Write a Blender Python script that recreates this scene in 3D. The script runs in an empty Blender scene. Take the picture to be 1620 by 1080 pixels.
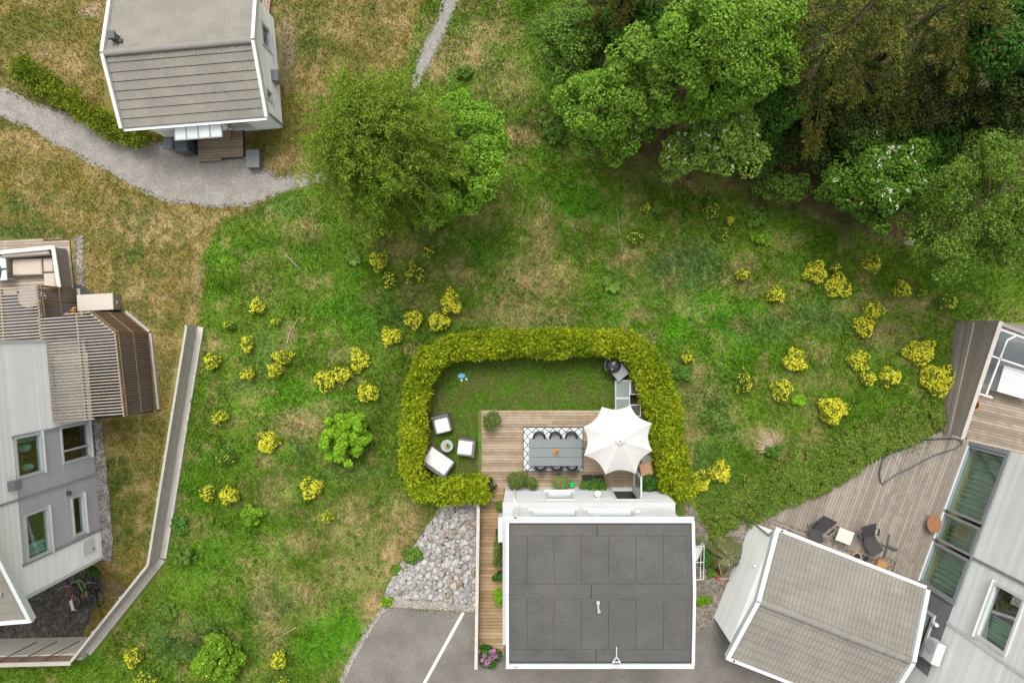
import bpy, math, random
import numpy as np
from mathutils import Vector, Matrix
random.seed(7)
rng = np.random.default_rng(11)
S = bpy.context.scene
COL = S.collection
R = math.radians

# ------------------------------------------------------------------ camera, sky, sun, exposure
H = 29.0; F = 1080.0; NX, NY = 838.0, 525.0        # flying height (m), focal length and nadir in photo pixels
cam = bpy.data.cameras.new('camera'); camo = bpy.data.objects.new('camera', cam); COL.objects.link(camo)
camo.location = (0, 0, H); camo.rotation_euler = (0, 0, 0)
cam.sensor_width = 36; cam.lens = 36 * F / 1620
cam.shift_x = -(NX - 810) / 1620; cam.shift_y = -(540 - NY) / 1620
cam.clip_start = 0.1; cam.clip_end = 2000
S.camera = camo
SUN_EL, SUN_AZ = 62, 6                             # elevation, degrees west of the top of the picture
wd = bpy.data.worlds.new('World'); S.world = wd; wd.use_nodes = True
wn = wd.node_tree.nodes; wl = wd.node_tree.links
sky = wn.new('ShaderNodeTexSky'); sky.sky_type = 'NISHITA'; sky.sun_disc = False
sky.sun_elevation = R(SUN_EL); sky.sun_rotation = R(-SUN_AZ); sky.dust_density = 6; sky.air_density = 1.2; sky.ozone_density = 1
hs = wn.new('ShaderNodeHueSaturation'); hs.inputs['Saturation'].default_value = 0.12
bg = wn['Background']; bg.inputs['Strength'].default_value = 0.15
wl.new(sky.outputs[0], hs.inputs['Color']); wl.new(hs.outputs[0], bg.inputs['Color'])
sl = bpy.data.lights.new('sun', 'SUN'); sl.energy = 0.7; sl.angle = R(16); sl.color = (1, 0.955, 0.88)
so = bpy.data.objects.new('sun', sl); COL.objects.link(so); so.location = (0, 10, 40)
so.rotation_euler = (-R(90 - SUN_EL), 0, R(SUN_AZ))
S.view_settings.view_transform = 'Standard'; S.view_settings.look = 'None'
S.view_settings.exposure = 0.79; S.view_settings.gamma = 1
S.cycles.max_bounces = 6; S.cycles.transparent_max_bounces = 8; S.cycles.use_denoising = True

def W(px, py, z=0.0):
    k = (H - z) / F
    return Vector(((px - NX) * k, (NY - py) * k, z))
def pxy(px, py, z=0.0):
    v = W(px, py, z); return (v.x, v.y)
def onplane(px, py, P0, n):
    d = Vector(((px - NX) / F, (NY - py) / F, -1)); O = Vector((0, 0, H))
    return O + d * (n.dot(P0 - O) / n.dot(d))

# ------------------------------------------------------------------ mesh helpers
def wloc(o):
    v = Vector((0, 0, 0))
    while o is not None: v += Vector(o.location); o = o.parent
    return v
def tag(o, label=None, cat=None, group=None, kind=None):
    if label: o['label'] = label
    if cat: o['category'] = cat
    if group: o['group'] = group
    if kind: o['kind'] = kind
    return o
def empty(name, loc, label, cat, group=None):
    o = bpy.data.objects.new(name, None); COL.objects.link(o); o.location = loc; o.empty_display_size = .2
    return tag(o, label, cat, group)
def finish(name, me, mats, parent=None, local=False):
    for m in (mats if isinstance(mats, (list, tuple)) else [mats]): me.materials.append(m)
    o = bpy.data.objects.new(name, me); COL.objects.link(o)
    if parent is not None:
        o.parent = parent
        if not local:
            v = wloc(parent); me.transform(Matrix.Translation(-v))
    elif not local:
        n = len(me.vertices); a = np.empty(n * 3); me.vertices.foreach_get('co', a); a = a.reshape(-1, 3)
        c = Vector(((a[:, 0].min() + a[:, 0].max()) / 2, (a[:, 1].min() + a[:, 1].max()) / 2, a[:, 2].min()))
        me.transform(Matrix.Translation(-c)); o.location = c
    return o
class MB:
    def __init__(s): s.v = []; s.f = []; s.mi = []; s.m = 0
    def add(s, vs, fs):
        b = len(s.v); s.v += [tuple(p) for p in vs]
        for f in fs: s.f.append([b + i for i in f]); s.mi.append(s.m)
        return s
    def hexa(s, p): # 4 bottom ccw, 4 top ccw
        return s.add(p, [(3, 2, 1, 0), (4, 5, 6, 7), (0, 1, 5, 4), (1, 2, 6, 5), (2, 3, 7, 6), (3, 0, 4, 7)])
    def box(s, cx, cy, cz, sx, sy, sz, rot=0, taper=1.0):
        c, n = math.cos(rot), math.sin(rot); p = []
        for z, t in ((-.5, 1), (.5, taper)):
            for x, y in ((-.5, -.5), (.5, -.5), (.5, .5), (-.5, .5)):
                X, Y = x * sx * t, y * sy * t
                p.append((cx + X * c - Y * n, cy + X * n + Y * c, cz + z * sz))
        return s.hexa(p)
    def rbox(s, cx, cy, cz, sx, sy, sz, rot=0, b=.03):   # bevelled top box
        s.box(cx, cy, cz - b / 2, sx, sy, sz - b, rot)
        c, n = math.cos(rot), math.sin(rot); p = []
        for z, t in ((sz / 2 - b + .0005, 0), (sz / 2, b)):
            for x, y in ((-.5, -.5), (.5, -.5), (.5, .5), (-.5, .5)):
                X, Y = x * (sx - 2 * t), y * (sy - 2 * t)
                p.append((cx + X * c - Y * n, cy + X * n + Y * c, cz + z))
        return s.hexa(p)
    def beam(s, p0, p1, w, h, up=Vector((0, 0, 1))):     # centred bar, w sideways, h along up
        p0, p1 = Vector(p0), Vector(p1); d = (p1 - p0).normalized()
        if abs(d.dot(up)) > .98: up = Vector((0, 1, 0))
        r = d.cross(up).normalized(); u = r.cross(d).normalized(); q = []
        for k in (-h / 2, h / 2):
            for p, sg in ((p0, -1), (p1, -1), (p1, 1), (p0, 1)): q.append(p + r * (-sg * w / 2) + u * k)
        return s.hexa([q[3], q[2], q[1], q[0], q[7], q[6], q[5], q[4]])
    def slab(s, a, b, c, d, t):                          # top face a,b,c,d ; thickness t below
        a, b, c, d = map(Vector, (a, b, c, d)); n = (b - a).cross(d - a).normalized()
        if n.z < 0: n = -n
        return s.hexa([a - n * t, b - n * t, c - n * t, d - n * t, a, b, c, d])
    def prism(s, pts, z0, z1):
        n = len(pts); vs = [(p[0], p[1], z0) for p in pts] + [(p[0], p[1], z1) for p in pts]
        fs = [tuple(range(n - 1, -1, -1)), tuple(range(n, 2 * n))] + [(i, (i + 1) % n, n + (i + 1) % n, n + i) for i in range(n)]
        return s.add(vs, fs)
    def tube(s, pts, r, seg=7, close=False):
        pts = [Vector(p) for p in pts]; n = len(pts); rs = r if isinstance(r, (list, tuple)) else [r] * n
        vs = []; ref = None
        for i, p in enumerate(pts):
            if close: d = pts[(i + 1) % n] - pts[i - 1]
            else: d = pts[min(i + 1, n - 1)] - pts[max(i - 1, 0)]
            d = d.normalized() if d.length > 1e-9 else Vector((0, 0, 1))
            if ref is None: ref = Vector((0, 0, 1)) if abs(d.z) < .9 else Vector((1, 0, 0))
            a = d.cross(ref); a = a.normalized() if a.length > 1e-6 else d.orthogonal().normalized()
            b = d.cross(a).normalized(); ref = -b if False else ref
            for k in range(seg):
                t = 2 * math.pi * k / seg; vs.append(p + (a * math.cos(t) + b * math.sin(t)) * rs[i])
        fs = []
        for i in range(n if close else n - 1):
            j = (i + 1) % n
            for k in range(seg):
                l = (k + 1) % seg; fs.append((i * seg + k, i * seg + l, j * seg + l, j * seg + k))
        if not close: fs += [tuple(range(seg - 1, -1, -1)), tuple((n - 1) * seg + k for k in range(seg))]
        return s.add(vs, fs)
    def lathe(s, prof, c=(0, 0, 0), seg=20, sx=1, sy=1):
        vs = []; m = len(prof)
        for r, z in prof:
            for k in range(seg):
                t = 2 * math.pi * k / seg; vs.append((c[0] + r * sx * math.cos(t), c[1] + r * sy * math.sin(t), c[2] + z))
        fs = [(i * seg + k, i * seg + (k + 1) % seg, (i + 1) * seg + (k + 1) % seg, (i + 1) * seg + k) for i in range(m - 1) for k in range(seg)]
        fs += [tuple(range(seg - 1, -1, -1)), tuple((m - 1) * seg + k for k in range(seg))]
        return s.add(vs, fs)
    def build(s, name, mats, parent=None, smooth=False, local=False):
        me = bpy.data.meshes.new(name); me.from_pydata(s.v, [], s.f); me.update()
        me.polygons.foreach_set('material_index', s.mi)
        if smooth:
            me.polygons.foreach_set('use_smooth', [True] * len(s.f))
            me.set_sharp_from_angle(angle=R(40))
        return finish(name, me, mats, parent, local)
def fast_mesh(name, V, nper, cols=None):
    """V: (N, nper, 3) independent polygons"""
    N = len(V); me = bpy.data.meshes.new(name)
    me.vertices.add(N * nper); me.loops.add(N * nper); me.polygons.add(N)
    me.vertices.foreach_set('co', np.ascontiguousarray(V, dtype=np.float32).ravel())
    me.loops.foreach_set('vertex_index', np.arange(N * nper, dtype=np.int32))
    me.polygons.foreach_set('loop_start', np.arange(0, N * nper, nper, dtype=np.int32))
    if cols is not None:
        at = me.attributes.new('Col', 'FLOAT_COLOR', 'POINT')
        c = np.ones((N, nper, 4), dtype=np.float32); c[:, :, :3] = cols[:, None, :] if cols.ndim == 2 else cols
        at.data.foreach_set('color', c.ravel())
    me.update(calc_edges=True); me.validate()
    return me

# ------------------------------------------------------------------ numpy noise
_P = rng.random((512, 512))
def vnoise(x, y):
    xi = np.floor(x).astype(int); yi = np.floor(y).astype(int); fx = x - xi; fy = y - yi
    fx = fx * fx * (3 - 2 * fx); fy = fy * fy * (3 - 2 * fy)
    a = _P[xi % 512, yi % 512]; b = _P[(xi + 1) % 512, yi % 512]; c = _P[xi % 512, (yi + 1) % 512]; d = _P[(xi + 1) % 512, (yi + 1) % 512]
    return (a * (1 - fx) + b * fx) * (1 - fy) + (c * (1 - fx) + d * fx) * fy
def fbm(x, y, s=1.0, o=4, seed=0):
    v = 0; a = .5; t = 0
    for i in range(o):
        v = v + a * vnoise(x * s + 17.3 * (i + seed), y * s - 9.1 * (i + 2 * seed)); t += a; a *= .55; s *= 2.03
    return v / t
def sstep(a, b, x):
    t = np.clip((x - a) / (b - a), 0, 1); return t * t * (3 - 2 * t)
def inpoly(x, y, poly):
    x = np.asarray(x); y = np.asarray(y); r = np.zeros(np.broadcast(x, y).shape, bool); n = len(poly)
    for i in range(n):
        x1, y1 = poly[i]; x2, y2 = poly[(i + 1) % n]
        if y1 == y2: continue
        r ^= ((y1 > y) != (y2 > y)) & (x < (x2 - x1) * (y - y1) / (y2 - y1) + x1)
    return r
def polydist(x, y, poly, closed=True):
    d = np.full(np.shape(x), 1e9); n = len(poly)
    for i in range(n if closed else n - 1):
        x1, y1 = poly[i]; x2, y2 = poly[(i + 1) % n]; dx, dy = x2 - x1, y2 - y1; L = dx * dx + dy * dy + 1e-12
        t = np.clip(((x - x1) * dx + (y - y1) * dy) / L, 0, 1)
        d = np.minimum(d, np.hypot(x - x1 - t * dx, y - y1 - t * dy))
    return d
def soft(x, y, poly, w):           # 1 inside, 0 outside, blend width w
    d = polydist(x, y, poly); return sstep(-w, w, np.where(inpoly(x, y, poly), d, -d))
def P(*pts, z=0.0): return [pxy(a, b, z) for a, b in pts]
def clip_line(p, d, poly):         # intervals (t0,t1) of the line p+t d inside poly
    ts = []; n = len(poly)
    for i in range(n):
        a = poly[i]; b = poly[(i + 1) % n]; ex, ey = b[0] - a[0], b[1] - a[1]; den = d[0] * ey - d[1] * ex
        if abs(den) < 1e-9: continue
        t = ((a[0] - p[0]) * ey - (a[1] - p[1]) * ex) / den; s = ((a[0] - p[0]) * d[1] - (a[1] - p[1]) * d[0]) / den
        if 0 <= s < 1: ts.append(t)
    ts.sort(); return [(ts[i], ts[i + 1]) for i in range(0, len(ts) - 1, 2)]

# ------------------------------------------------------------------ materials
def lin(c): return tuple((v / 12.92 if v <= .04045 else ((v + .055) / 1.055) ** 2.4) for v in [q / 255 for q in c])
_mats = {}
def M(name, col, rough=.65, noise=6.0, amt=.12, island=0.0, metal=0.0, spec=.35, bump=0.0, col2=None, stretch=None, fine=0.0, rot=0.0):
    if name in _mats: return _mats[name]
    m = bpy.data.materials.new(name); m.use_nodes = True; nt = m.node_tree; N = nt.nodes; L = nt.links
    bs = N['Principled BSDF']; bs.inputs['Roughness'].default_value = rough; bs.inputs['Metallic'].default_value = metal
    bs.inputs['Specular IOR Level'].default_value = spec
    tc = N.new('ShaderNodeTexCoord'); mp = N.new('ShaderNodeMapping'); L.new(tc.outputs['Object'], mp.inputs['Vector'])
    if stretch: mp.inputs['Scale'].default_value = stretch
    mp.inputs['Rotation'].default_value = (0, 0, rot)
    n1 = N.new('ShaderNodeTexNoise'); n1.inputs['Scale'].default_value = noise; n1.inputs['Detail'].default_value = 6; n1.inputs['Roughness'].default_value = .65
    L.new(mp.outputs[0], n1.inputs['Vector'])
    v = N.new('ShaderNodeMath'); v.operation = 'MULTIPLY_ADD'; L.new(n1.outputs['Fac'], v.inputs[0]); v.inputs[1].default_value = 4 * amt; v.inputs[2].default_value = 1 - 2 * amt
    out = v.outputs[0]
    if fine:
        n2 = N.new('ShaderNodeTexNoise'); n2.inputs['Scale'].default_value = noise * 14; n2.inputs['Detail'].default_value = 2; L.new(mp.outputs[0], n2.inputs['Vector'])
        w = N.new('ShaderNodeMath'); w.operation = 'MULTIPLY_ADD'; L.new(n2.outputs['Fac'], w.inputs[0]); w.inputs[1].default_value = 4 * fine; w.inputs[2].default_value = 1 - 2 * fine
        q = N.new('ShaderNodeMath'); q.operation = 'MULTIPLY'; L.new(out, q.inputs[0]); L.new(w.outputs[0], q.inputs[1]); out = q.outputs[0]
    geo = None
    if island:
        geo = N.new('ShaderNodeNewGeometry')
        w = N.new('ShaderNodeMath'); w.operation = 'MULTIPLY_ADD'; L.new(geo.outputs['Random Per Island'], w.inputs[0]); w.inputs[1].default_value = 2 * island; w.inputs[2].default_value = 1 - island
        q = N.new('ShaderNodeMath'); q.operation = 'MULTIPLY'; L.new(out, q.inputs[0]); L.new(w.outputs[0], q.inputs[1]); out = q.outputs[0]
    if col2 is not None:
        mx = N.new('ShaderNodeMix'); mx.data_type = 'RGBA'; mx.inputs['A'].default_value = (*col, 1); mx.inputs['B'].default_value = (*col2, 1)
        n3 = N.new('ShaderNodeTexNoise'); n3.inputs['Scale'].default_value = noise * .7; n3.inputs['Detail'].default_value = 4
        L.new(tc.outputs['Object'], n3.inputs['Vector'])
        cr = N.new('ShaderNodeMapRange'); cr.inputs['From Min'].default_value = .38; cr.inputs['From Max'].default_value = .62
        if island:
            ad = N.new('ShaderNodeMath'); ad.operation = 'MULTIPLY_ADD'; L.new(geo.outputs['Random Per Island'], ad.inputs[0]); ad.inputs[1].default_value = .35; L.new(n3.outputs['Fac'], ad.inputs[2])
            sb = N.new('ShaderNodeMath'); sb.operation = 'SUBTRACT'; L.new(ad.outputs[0], sb.inputs[0]); sb.inputs[1].default_value = .17; L.new(sb.outputs[0], cr.inputs['Value'])
        else: L.new(n3.outputs['Fac'], cr.inputs['Value'])
        L.new(cr.outputs[0], mx.inputs['Factor']); csrc = mx.outputs['Result']
    else:
        rgb = N.new('ShaderNodeRGB'); rgb.outputs[0].default_value = (*col, 1); csrc = rgb.outputs[0]
    vm = N.new('ShaderNodeVectorMath'); vm.operation = 'SCALE'; L.new(csrc, vm.inputs[0]); L.new(out, vm.inputs['Scale'])
    L.new(vm.outputs[0], bs.inputs['Base Color'])
    if bump:
        bp = N.new('ShaderNodeBump'); bp.inputs['Strength'].default_value = bump; bp.inputs['Distance'].default_value = .02
        L.new(n1.outputs['Fac'], bp.inputs['Height']); L.new(bp.outputs[0], bs.inputs['Normal'])
    _mats[name] = m; return m
def LEAF(name, col, col2, island=.35, noise=.9, trans=.28, rough=.55):
    m = M(name, col, rough=rough, noise=noise, amt=.10, island=island, col2=col2, spec=.1)
    nt = m.node_tree; N = nt.nodes; L = nt.links; bs = N['Principled BSDF']; o = N['Material Output']
    tr = N.new('ShaderNodeBsdfTranslucent'); mx = N.new('ShaderNodeMixShader'); mx.inputs[0].default_value = trans
    src = bs.inputs['Base Color'].links[0].from_socket; L.new(src, tr.inputs['Color'])
    L.new(bs.outputs[0], mx.inputs[1]); L.new(tr.outputs[0], mx.inputs[2]); L.new(mx.outputs[0], o.inputs['Surface'])
    return m
def ATTR(name, rough=.85, trans=0.0, noise=None, spec=.15, bump=0.0, amt=.25):
    m = bpy.data.materials.new(name); m.use_nodes = True; nt = m.node_tree; N = nt.nodes; L = nt.links; bs = N['Principled BSDF']; o = N['Material Output']
    bs.inputs['Roughness'].default_value = rough; bs.inputs['Specular IOR Level'].default_value = spec
    at = N.new('ShaderNodeAttribute'); at.attribute_name = 'Col'; src = at.outputs['Color']
    if noise:
        tc = N.new('ShaderNodeNewGeometry'); acc = None
        for sc, a in ((noise, amt), (noise * 4.3, amt * .8), (noise * 15, amt * .6)):
            n = N.new('ShaderNodeTexNoise'); n.inputs['Scale'].default_value = sc; n.inputs['Detail'].default_value = 3; L.new(tc.outputs['Position'], n.inputs['Vector'])
            v = N.new('ShaderNodeMath'); v.operation = 'MULTIPLY_ADD'; L.new(n.outputs['Fac'], v.inputs[0]); v.inputs[1].default_value = 4 * a; v.inputs[2].default_value = 1 - 2 * a
            if acc is None: acc = v.outputs[0]
            else:
                q = N.new('ShaderNodeMath'); q.operation = 'MULTIPLY'; L.new(acc, q.inputs[0]); L.new(v.outputs[0], q.inputs[1]); acc = q.outputs[0]
        vm = N.new('ShaderNodeVectorMath'); vm.operation = 'SCALE'; L.new(src, vm.inputs[0]); L.new(acc, vm.inputs['Scale']); src = vm.outputs[0]
        if bump:
            bp = N.new('ShaderNodeBump'); bp.inputs['Strength'].default_value = bump; bp.inputs['Distance'].default_value = .03; L.new(acc, bp.inputs['Height']); L.new(bp.outputs[0], bs.inputs['Normal'])
    L.new(src, bs.inputs['Base Color'])
    if trans:
        tr = N.new('ShaderNodeBsdfTranslucent'); mx = N.new('ShaderNodeMixShader'); mx.inputs[0].default_value = trans
        L.new(src, tr.inputs['Color']); L.new(bs.outputs[0], mx.inputs[1]); L.new(tr.outputs[0], mx.inputs[2]); L.new(mx.outputs[0], o.inputs['Surface'])
    return m
def GLASS(name, tint=(.75, .88, .84), k=1.0):
    m = bpy.data.materials.new(name); m.use_nodes = True; nt = m.node_tree; N = nt.nodes; L = nt.links; o = N['Material Output']
    N.remove(N['Principled BSDF'])
    t = N.new('ShaderNodeBsdfTransparent'); t.inputs[0].default_value = (*tint, 1)
    g = N.new('ShaderNodeBsdfGlossy'); g.inputs['Roughness'].default_value = .03; g.inputs[0].default_value = (.8, .85, .85, 1)
    f = N.new('ShaderNodeFresnel'); f.inputs[0].default_value = 1.4
    q = N.new('ShaderNodeMath'); q.operation = 'MULTIPLY'; q.inputs[1].default_value = k; L.new(f.outputs[0], q.inputs[0])
    mx = N.new('ShaderNodeMixShader'); L.new(q.outputs[0], mx.inputs[0]); L.new(t.outputs[0], mx.inputs[1]); L.new(g.outputs[0], mx.inputs[2]); L.new(mx.outputs[0], o.inputs['Surface'])
    return m
white = M('white_paint', (.53, .54, .535), rough=.45, noise=1.1, amt=.05, fine=.02)
whited = M('white_boards', (.80, .805, .79), rough=.5, noise=1.2, amt=.05, island=.05)
greyc = M('grey_boards', (.40, .40, .42), rough=.55, noise=2, amt=.03, island=.03)
dgrey = M('dark_grey_metal', (.07, .075, .08), rough=.45, noise=4, amt=.08)
mgrey = M('mid_grey_metal', (.25, .26, .27), rough=.4, noise=4, amt=.08, metal=.3)
black = M('black_plastic', (.018, .018, .02), rough=.4, noise=8, amt=.15)
concrete = M('concrete', (.46, .43, .38), rough=.85, noise=2.5, amt=.16, fine=.06)
glass = GLASS('window_glass', k=.22); clear_glass = GLASS('clear_glass', (.95, .97, .97), .3); darkroom = M('dark_interior', (.05, .045, .04), rough=.9)
terracotta = M('terracotta', (.45, .2, .1), rough=.8, noise=8, amt=.12)
soil = M('potting_soil', (.03, .022, .015), rough=.95, noise=20, amt=.3)
bark = M('bark', (.11, .085, .06), rough=.9, noise=7, amt=.3, bump=.5)
birchbark = M('birch_bark', (.5, .48, .43), rough=.8, noise=9, amt=.3)
# ------------------------------------------------------------------ terrain
FENCE_CAP = P((295, 516), (234, 893), (112, 1046), z=1.05)
FENCE_BASE = P((314, 517), (260, 886), (143, 1032))
YARD = [FENCE_CAP[0], FENCE_CAP[1], pxy(112, 1054, 1.05), pxy(-260, 1070, 1.05), pxy(-260, 500), pxy(200, 500)]
YA, YB = Vector(pxy(190, 896)), Vector(pxy(140, 962))
HUMP = P((330, 400), (560, 330), (900, 240), (1300, 380), (1450, 560), (1420, 640), (1150, 760), (1090, 640), (1030, 480), (700, 480), (600, 640), (600, 850), (480, 1000), (200, 1020), (280, 880), (330, 560))
LAWN = P((700, 560), (990, 560), (1005, 600), (1010, 648), (763, 648), (763, 775), (660, 760), (665, 640))
HEDGE = P((766, 774), (715, 777), (669, 776), (649, 746), (655, 660), (660, 610), (680, 570), (715, 550), (770, 544), (830, 543), (890, 543), (945, 541), (988, 544), (1015, 564), (1034, 603), (1051, 650), (1058, 700), (1066, 745), (1078, 790), z=1.1)
PATH_NW = P((-60, 120), (0, 140), (60, 165), (110, 178), (170, 205), (235, 222), (330, 236), (390, 250), (440, 280), (510, 268), (560, 255), (565, 290), (500, 290), (440, 308), (400, 325), (340, 328), (260, 318), (200, 290), (140, 255), (80, 225), (40, 200), (0, 185), (-60, 160))
PATH_N = P((738, -80), (705, -10), (690, 30), (660, 95), (640, 140), (615, 175), (585, 200), (560, 225), (580, 250), (620, 215), (650, 170), (668, 125), (695, 70), (720, 15), (755, -60))
ASPHALT = P((525, 1120), (548, 1070), (562, 1040), (590, 992), (606, 968), (622, 959), (660, 962), (752, 968), (800, 940), (1085, 940), (1105, 1000), (1125, 980), (1140, 985), (1300, 1060), (1300, 1200), (500, 1200))
GRAVEL_YARD = P((1085, 790), (1125, 850), (1195, 812), (1225, 815), (1300, 840), (1425, 885), (1445, 960), (1300, 1100), (1080, 1070))
ROCKS = P((757, 775), (705, 790), (672, 838), (650, 870), (625, 910), (612, 935), (640, 945), (700, 948), (752, 955))
GRAVEL_EDGE = P((612, 925), (600, 965), (575, 1000), (545, 1055), (525, 1100), (545, 1110), (570, 1040), (600, 985), (625, 962), (752, 970), (755, 940), (700, 935), (640, 935))
GRAVEL_W = P((119, 375), (131, 372), (134, 470), (122, 470))
GRAVEL_H = P((140, 665), (163, 668), (171, 760), (180, 850), (176, 888), (160, 884), (148, 760))
DARKPAD = P((-60, 960), (40, 930), (165, 884), (160, 930), (140, 985), (122, 1012), (-60, 1012), z=-1.3)

def ground_z(x, y):
    x = np.asarray(x, float); y = np.asarray(y, float)
    s = sstep(.02, .32, fbm(x, y, .28, 3, 3) - .36) * .45 + .18 * fbm(x, y, .9, 3, 5)
    z = s * soft(x, y, HUMP, .9)
    d = ((x - YA.x) * (YB.x - YA.x) + (y - YA.y) * (YB.y - YA.y)) / (YB - YA).length_squared
    z = np.where(inpoly(x, y, YARD), -1.32 * sstep(0, 1, d), z)
    return z
def gz(x, y): return float(ground_z(np.array([x]), np.array([y]))[0])
def G(px, py):                      # ground point under a photo pixel
    z = 0.0
    for _ in range(4): v = W(px, py, z); z = gz(v.x, v.y)
    return W(px, py, z)

# land cover: albedo by place (what grows there), shared by the ground sheet and the grass on it
A_ = np.array
C_LUSH, C_MID, C_VIV = A_([.082, .165, .010]), A_([.120, .190, .020]), A_([.070, .215, .006])
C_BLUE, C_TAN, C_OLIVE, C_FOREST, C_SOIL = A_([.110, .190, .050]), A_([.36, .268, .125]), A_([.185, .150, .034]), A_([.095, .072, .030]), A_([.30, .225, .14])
OLIVE_Z = P((-100, -100), (690, -100), (650, 90), (600, 200), (520, 270), (470, 300), (345, 345), (318, 430), (312, 516), (295, 516), (234, 893), (112, 1046), (-100, 1046))
FOREST_Z = P((890, -100), (905, 60), (900, 190), (960, 240), (1050, 262), (1160, 285), (1280, 345), (1380, 380), (1440, 395), (1520, 400), (1720, 380), (1720, -100))
DRY = [(850, 440, 75, 42, .75), (815, 490, 55, 32, .8), (860, 375, 24, 55, .65), (640, 395, 42, 26, .55), (660, 460, 35, 45, .35), (820, 215, 38, 24, .8), (735, 85, 55, 32, .75), (770, 50, 60, 30, .6), (690, 95, 30, 50, .6), (800, 130, 50, 45, .45), (480, 668, 50, 28, .85), (520, 640, 30, 14, .4), (560, 830, 60, 40, .6), (640, 830, 45, 50, .85), (610, 880, 60, 50, .75), (560, 800, 40, 24, .7), (480, 855, 40, 28, .65), (430, 900, 40, 30, .4), (560, 900, 60, 34, .55), (590, 960, 26, 45, .8), (430, 1000, 26, 50, .6), (415, 935, 20, 50, .5), (490, 940, 50, 50, .35), (990, 410, 34, 26, .5), (1000, 465, 40, 16, .35), (1120, 285, 80, 24, .7), (1000, 265, 60, 22, .4), (1240, 300, 60, 26, .6), (1330, 340, 40, 25, .55), (1205, 690, 44, 20, .6), (1105, 620, 40, 14, .45), (1095, 590, 25, 30, .5), (1085, 705, 14, 60, .8), (1400, 530, 50, 26, .55), (1440, 480, 60, 22, .45), (1170, 420, 30, 14, .3), (440, 775, 34, 36, .55), (430, 725, 22, 14, .6), (560, 600, 30, 12, .3), (380, 665, 22, 12, .5), (340, 540, 12, 18, .7), (345, 620, 10, 26, .5), (460, 525, 14, 22, .6), (545, 560, 26, 14, .5), (480, 365, 40, 22, .4), (420, 455, 30, 30, .3), (655, 555, 16, 12, .7), (680, 620, 12, 30, .5), (720, 430, 40, 30, .35), (760, 340, 50, 30, .35), (700, 335, 26, 12, .3), (920, 240, 60, 20, .3), (1290, 600, 50, 14, .3), (1010, 495, 30, 10, .35), (880, 500, 40, 18, .5), (745, 500, 40, 14, .5)]
VIV = [(1085, 500, 120, 52, 1.0), (1130, 560, 80, 40, .5), (1010, 520, 40, 50, .6), (1000, 480, 60, 30, .7), (930, 335, 62, 42, .8), (930, 300, 40, 26, .6), (540, 1010, 80, 60, .85), (360, 400, 55, 30, .45), (340, 460, 32, 22, .5), (520, 630, 60, 22, .5), (550, 500, 60, 45, .55), (450, 640, 60, 40, .35), (300, 760, 40, 80, .45), (320, 860, 50, 50, .45), (440, 860, 60, 30, .4), (590, 450, 40, 40, .4), (740, 400, 40, 26, .5), (880, 130, 40, 60, .45), (745, 40, 36, 22, .8), (860, 240, 50, 20, .4), (1180, 490, 50, 26, .6), (1180, 540, 60, 30, .35), (1330, 470, 60, 20, .3), (1490, 480, 90, 40, .3), (620, 790, 30, 12, .4), (580, 860, 26, 14, .5), (650, 860, 30, 16, .3)]
BLU = [(1078, 425, 72, 46, 1.0), (1190, 515, 80, 26, .8), (1280, 500, 70, 26, .7), (430, 950, 50, 40, .55), (300, 1010, 80, 45, .75), (430, 330, 60, 22, .4), (600, 500, 40, 40, .35), (420, 560, 26, 46, .4), (400, 610, 40, 22, .4), (1120, 650, 50, 50, .55), (860, 505, 40, 16, .5), (1100, 720, 40, 40, .5), (480, 700, 16, 40, .5), (560, 740, 60, 24, .45), (1150, 790, 50, 40, .4)]
OGREEN = [(60, 40, 70, 40, .7), (20, 60, 50, 40, .6), (40, 370, 90, 26, .7), (130, 320, 50, 22, .3), (210, 405, 24, 16, .9), (250, 430, 20, 12, .4), (290, 470, 20, 22, .6), (270, 510, 22, 18, .7), (260, 590, 22, 40, .5), (185, 740, 26, 60, .55), (210, 680, 40, 30, .5), (200, 840, 30, 60, .45), (500, 60, 50, 60, .35), (560, 110, 40, 60, .35), (480, 200, 40, 40, .5), (420, 240, 24, 16, .6), (60, 270, 70, 20, .25), (590, 40, 30, 60, .3), (460, 120, 12, 60, .6), (30, 320, 60, 20, .5), (150, 90, 14, 40, .4)]
OTAN = [(60, 225, 100, 30, .5), (240, 360, 110, 34, .65), (330, 345, 60, 16, .9), (430, 325, 60, 10, .9), (315, 440, 14, 60, .9), (305, 500, 10, 30, .8), (200, 460, 60, 40, .45), (230, 520, 40, 50, .35), (455, 255, 46, 24, .7), (145, 15, 20, 14, .9), (110, 110, 50, 30, .5), (70, 85, 20, 12, .5), (450, 85, 22, 70, .65), (545, 30, 60, 40, .3), (160, 690, 14, 80, .5), (215, 780, 30, 40, .3), (150, 950, 40, 26, .7), (80, 385, 60, 8, .8), (620, 20, 40, 50, .35), (510, 130, 50, 50, .35)]
def blobs(px, py, L, nz):
    a = np.zeros(px.shape)
    for cx, cy, rx, ry, w in L:
        d = np.hypot((px - cx) / rx, (py - cy) / ry) + nz * .62
        a = np.maximum(a, w * (1 - sstep(.35, 1.25, d)))
    return a
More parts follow.
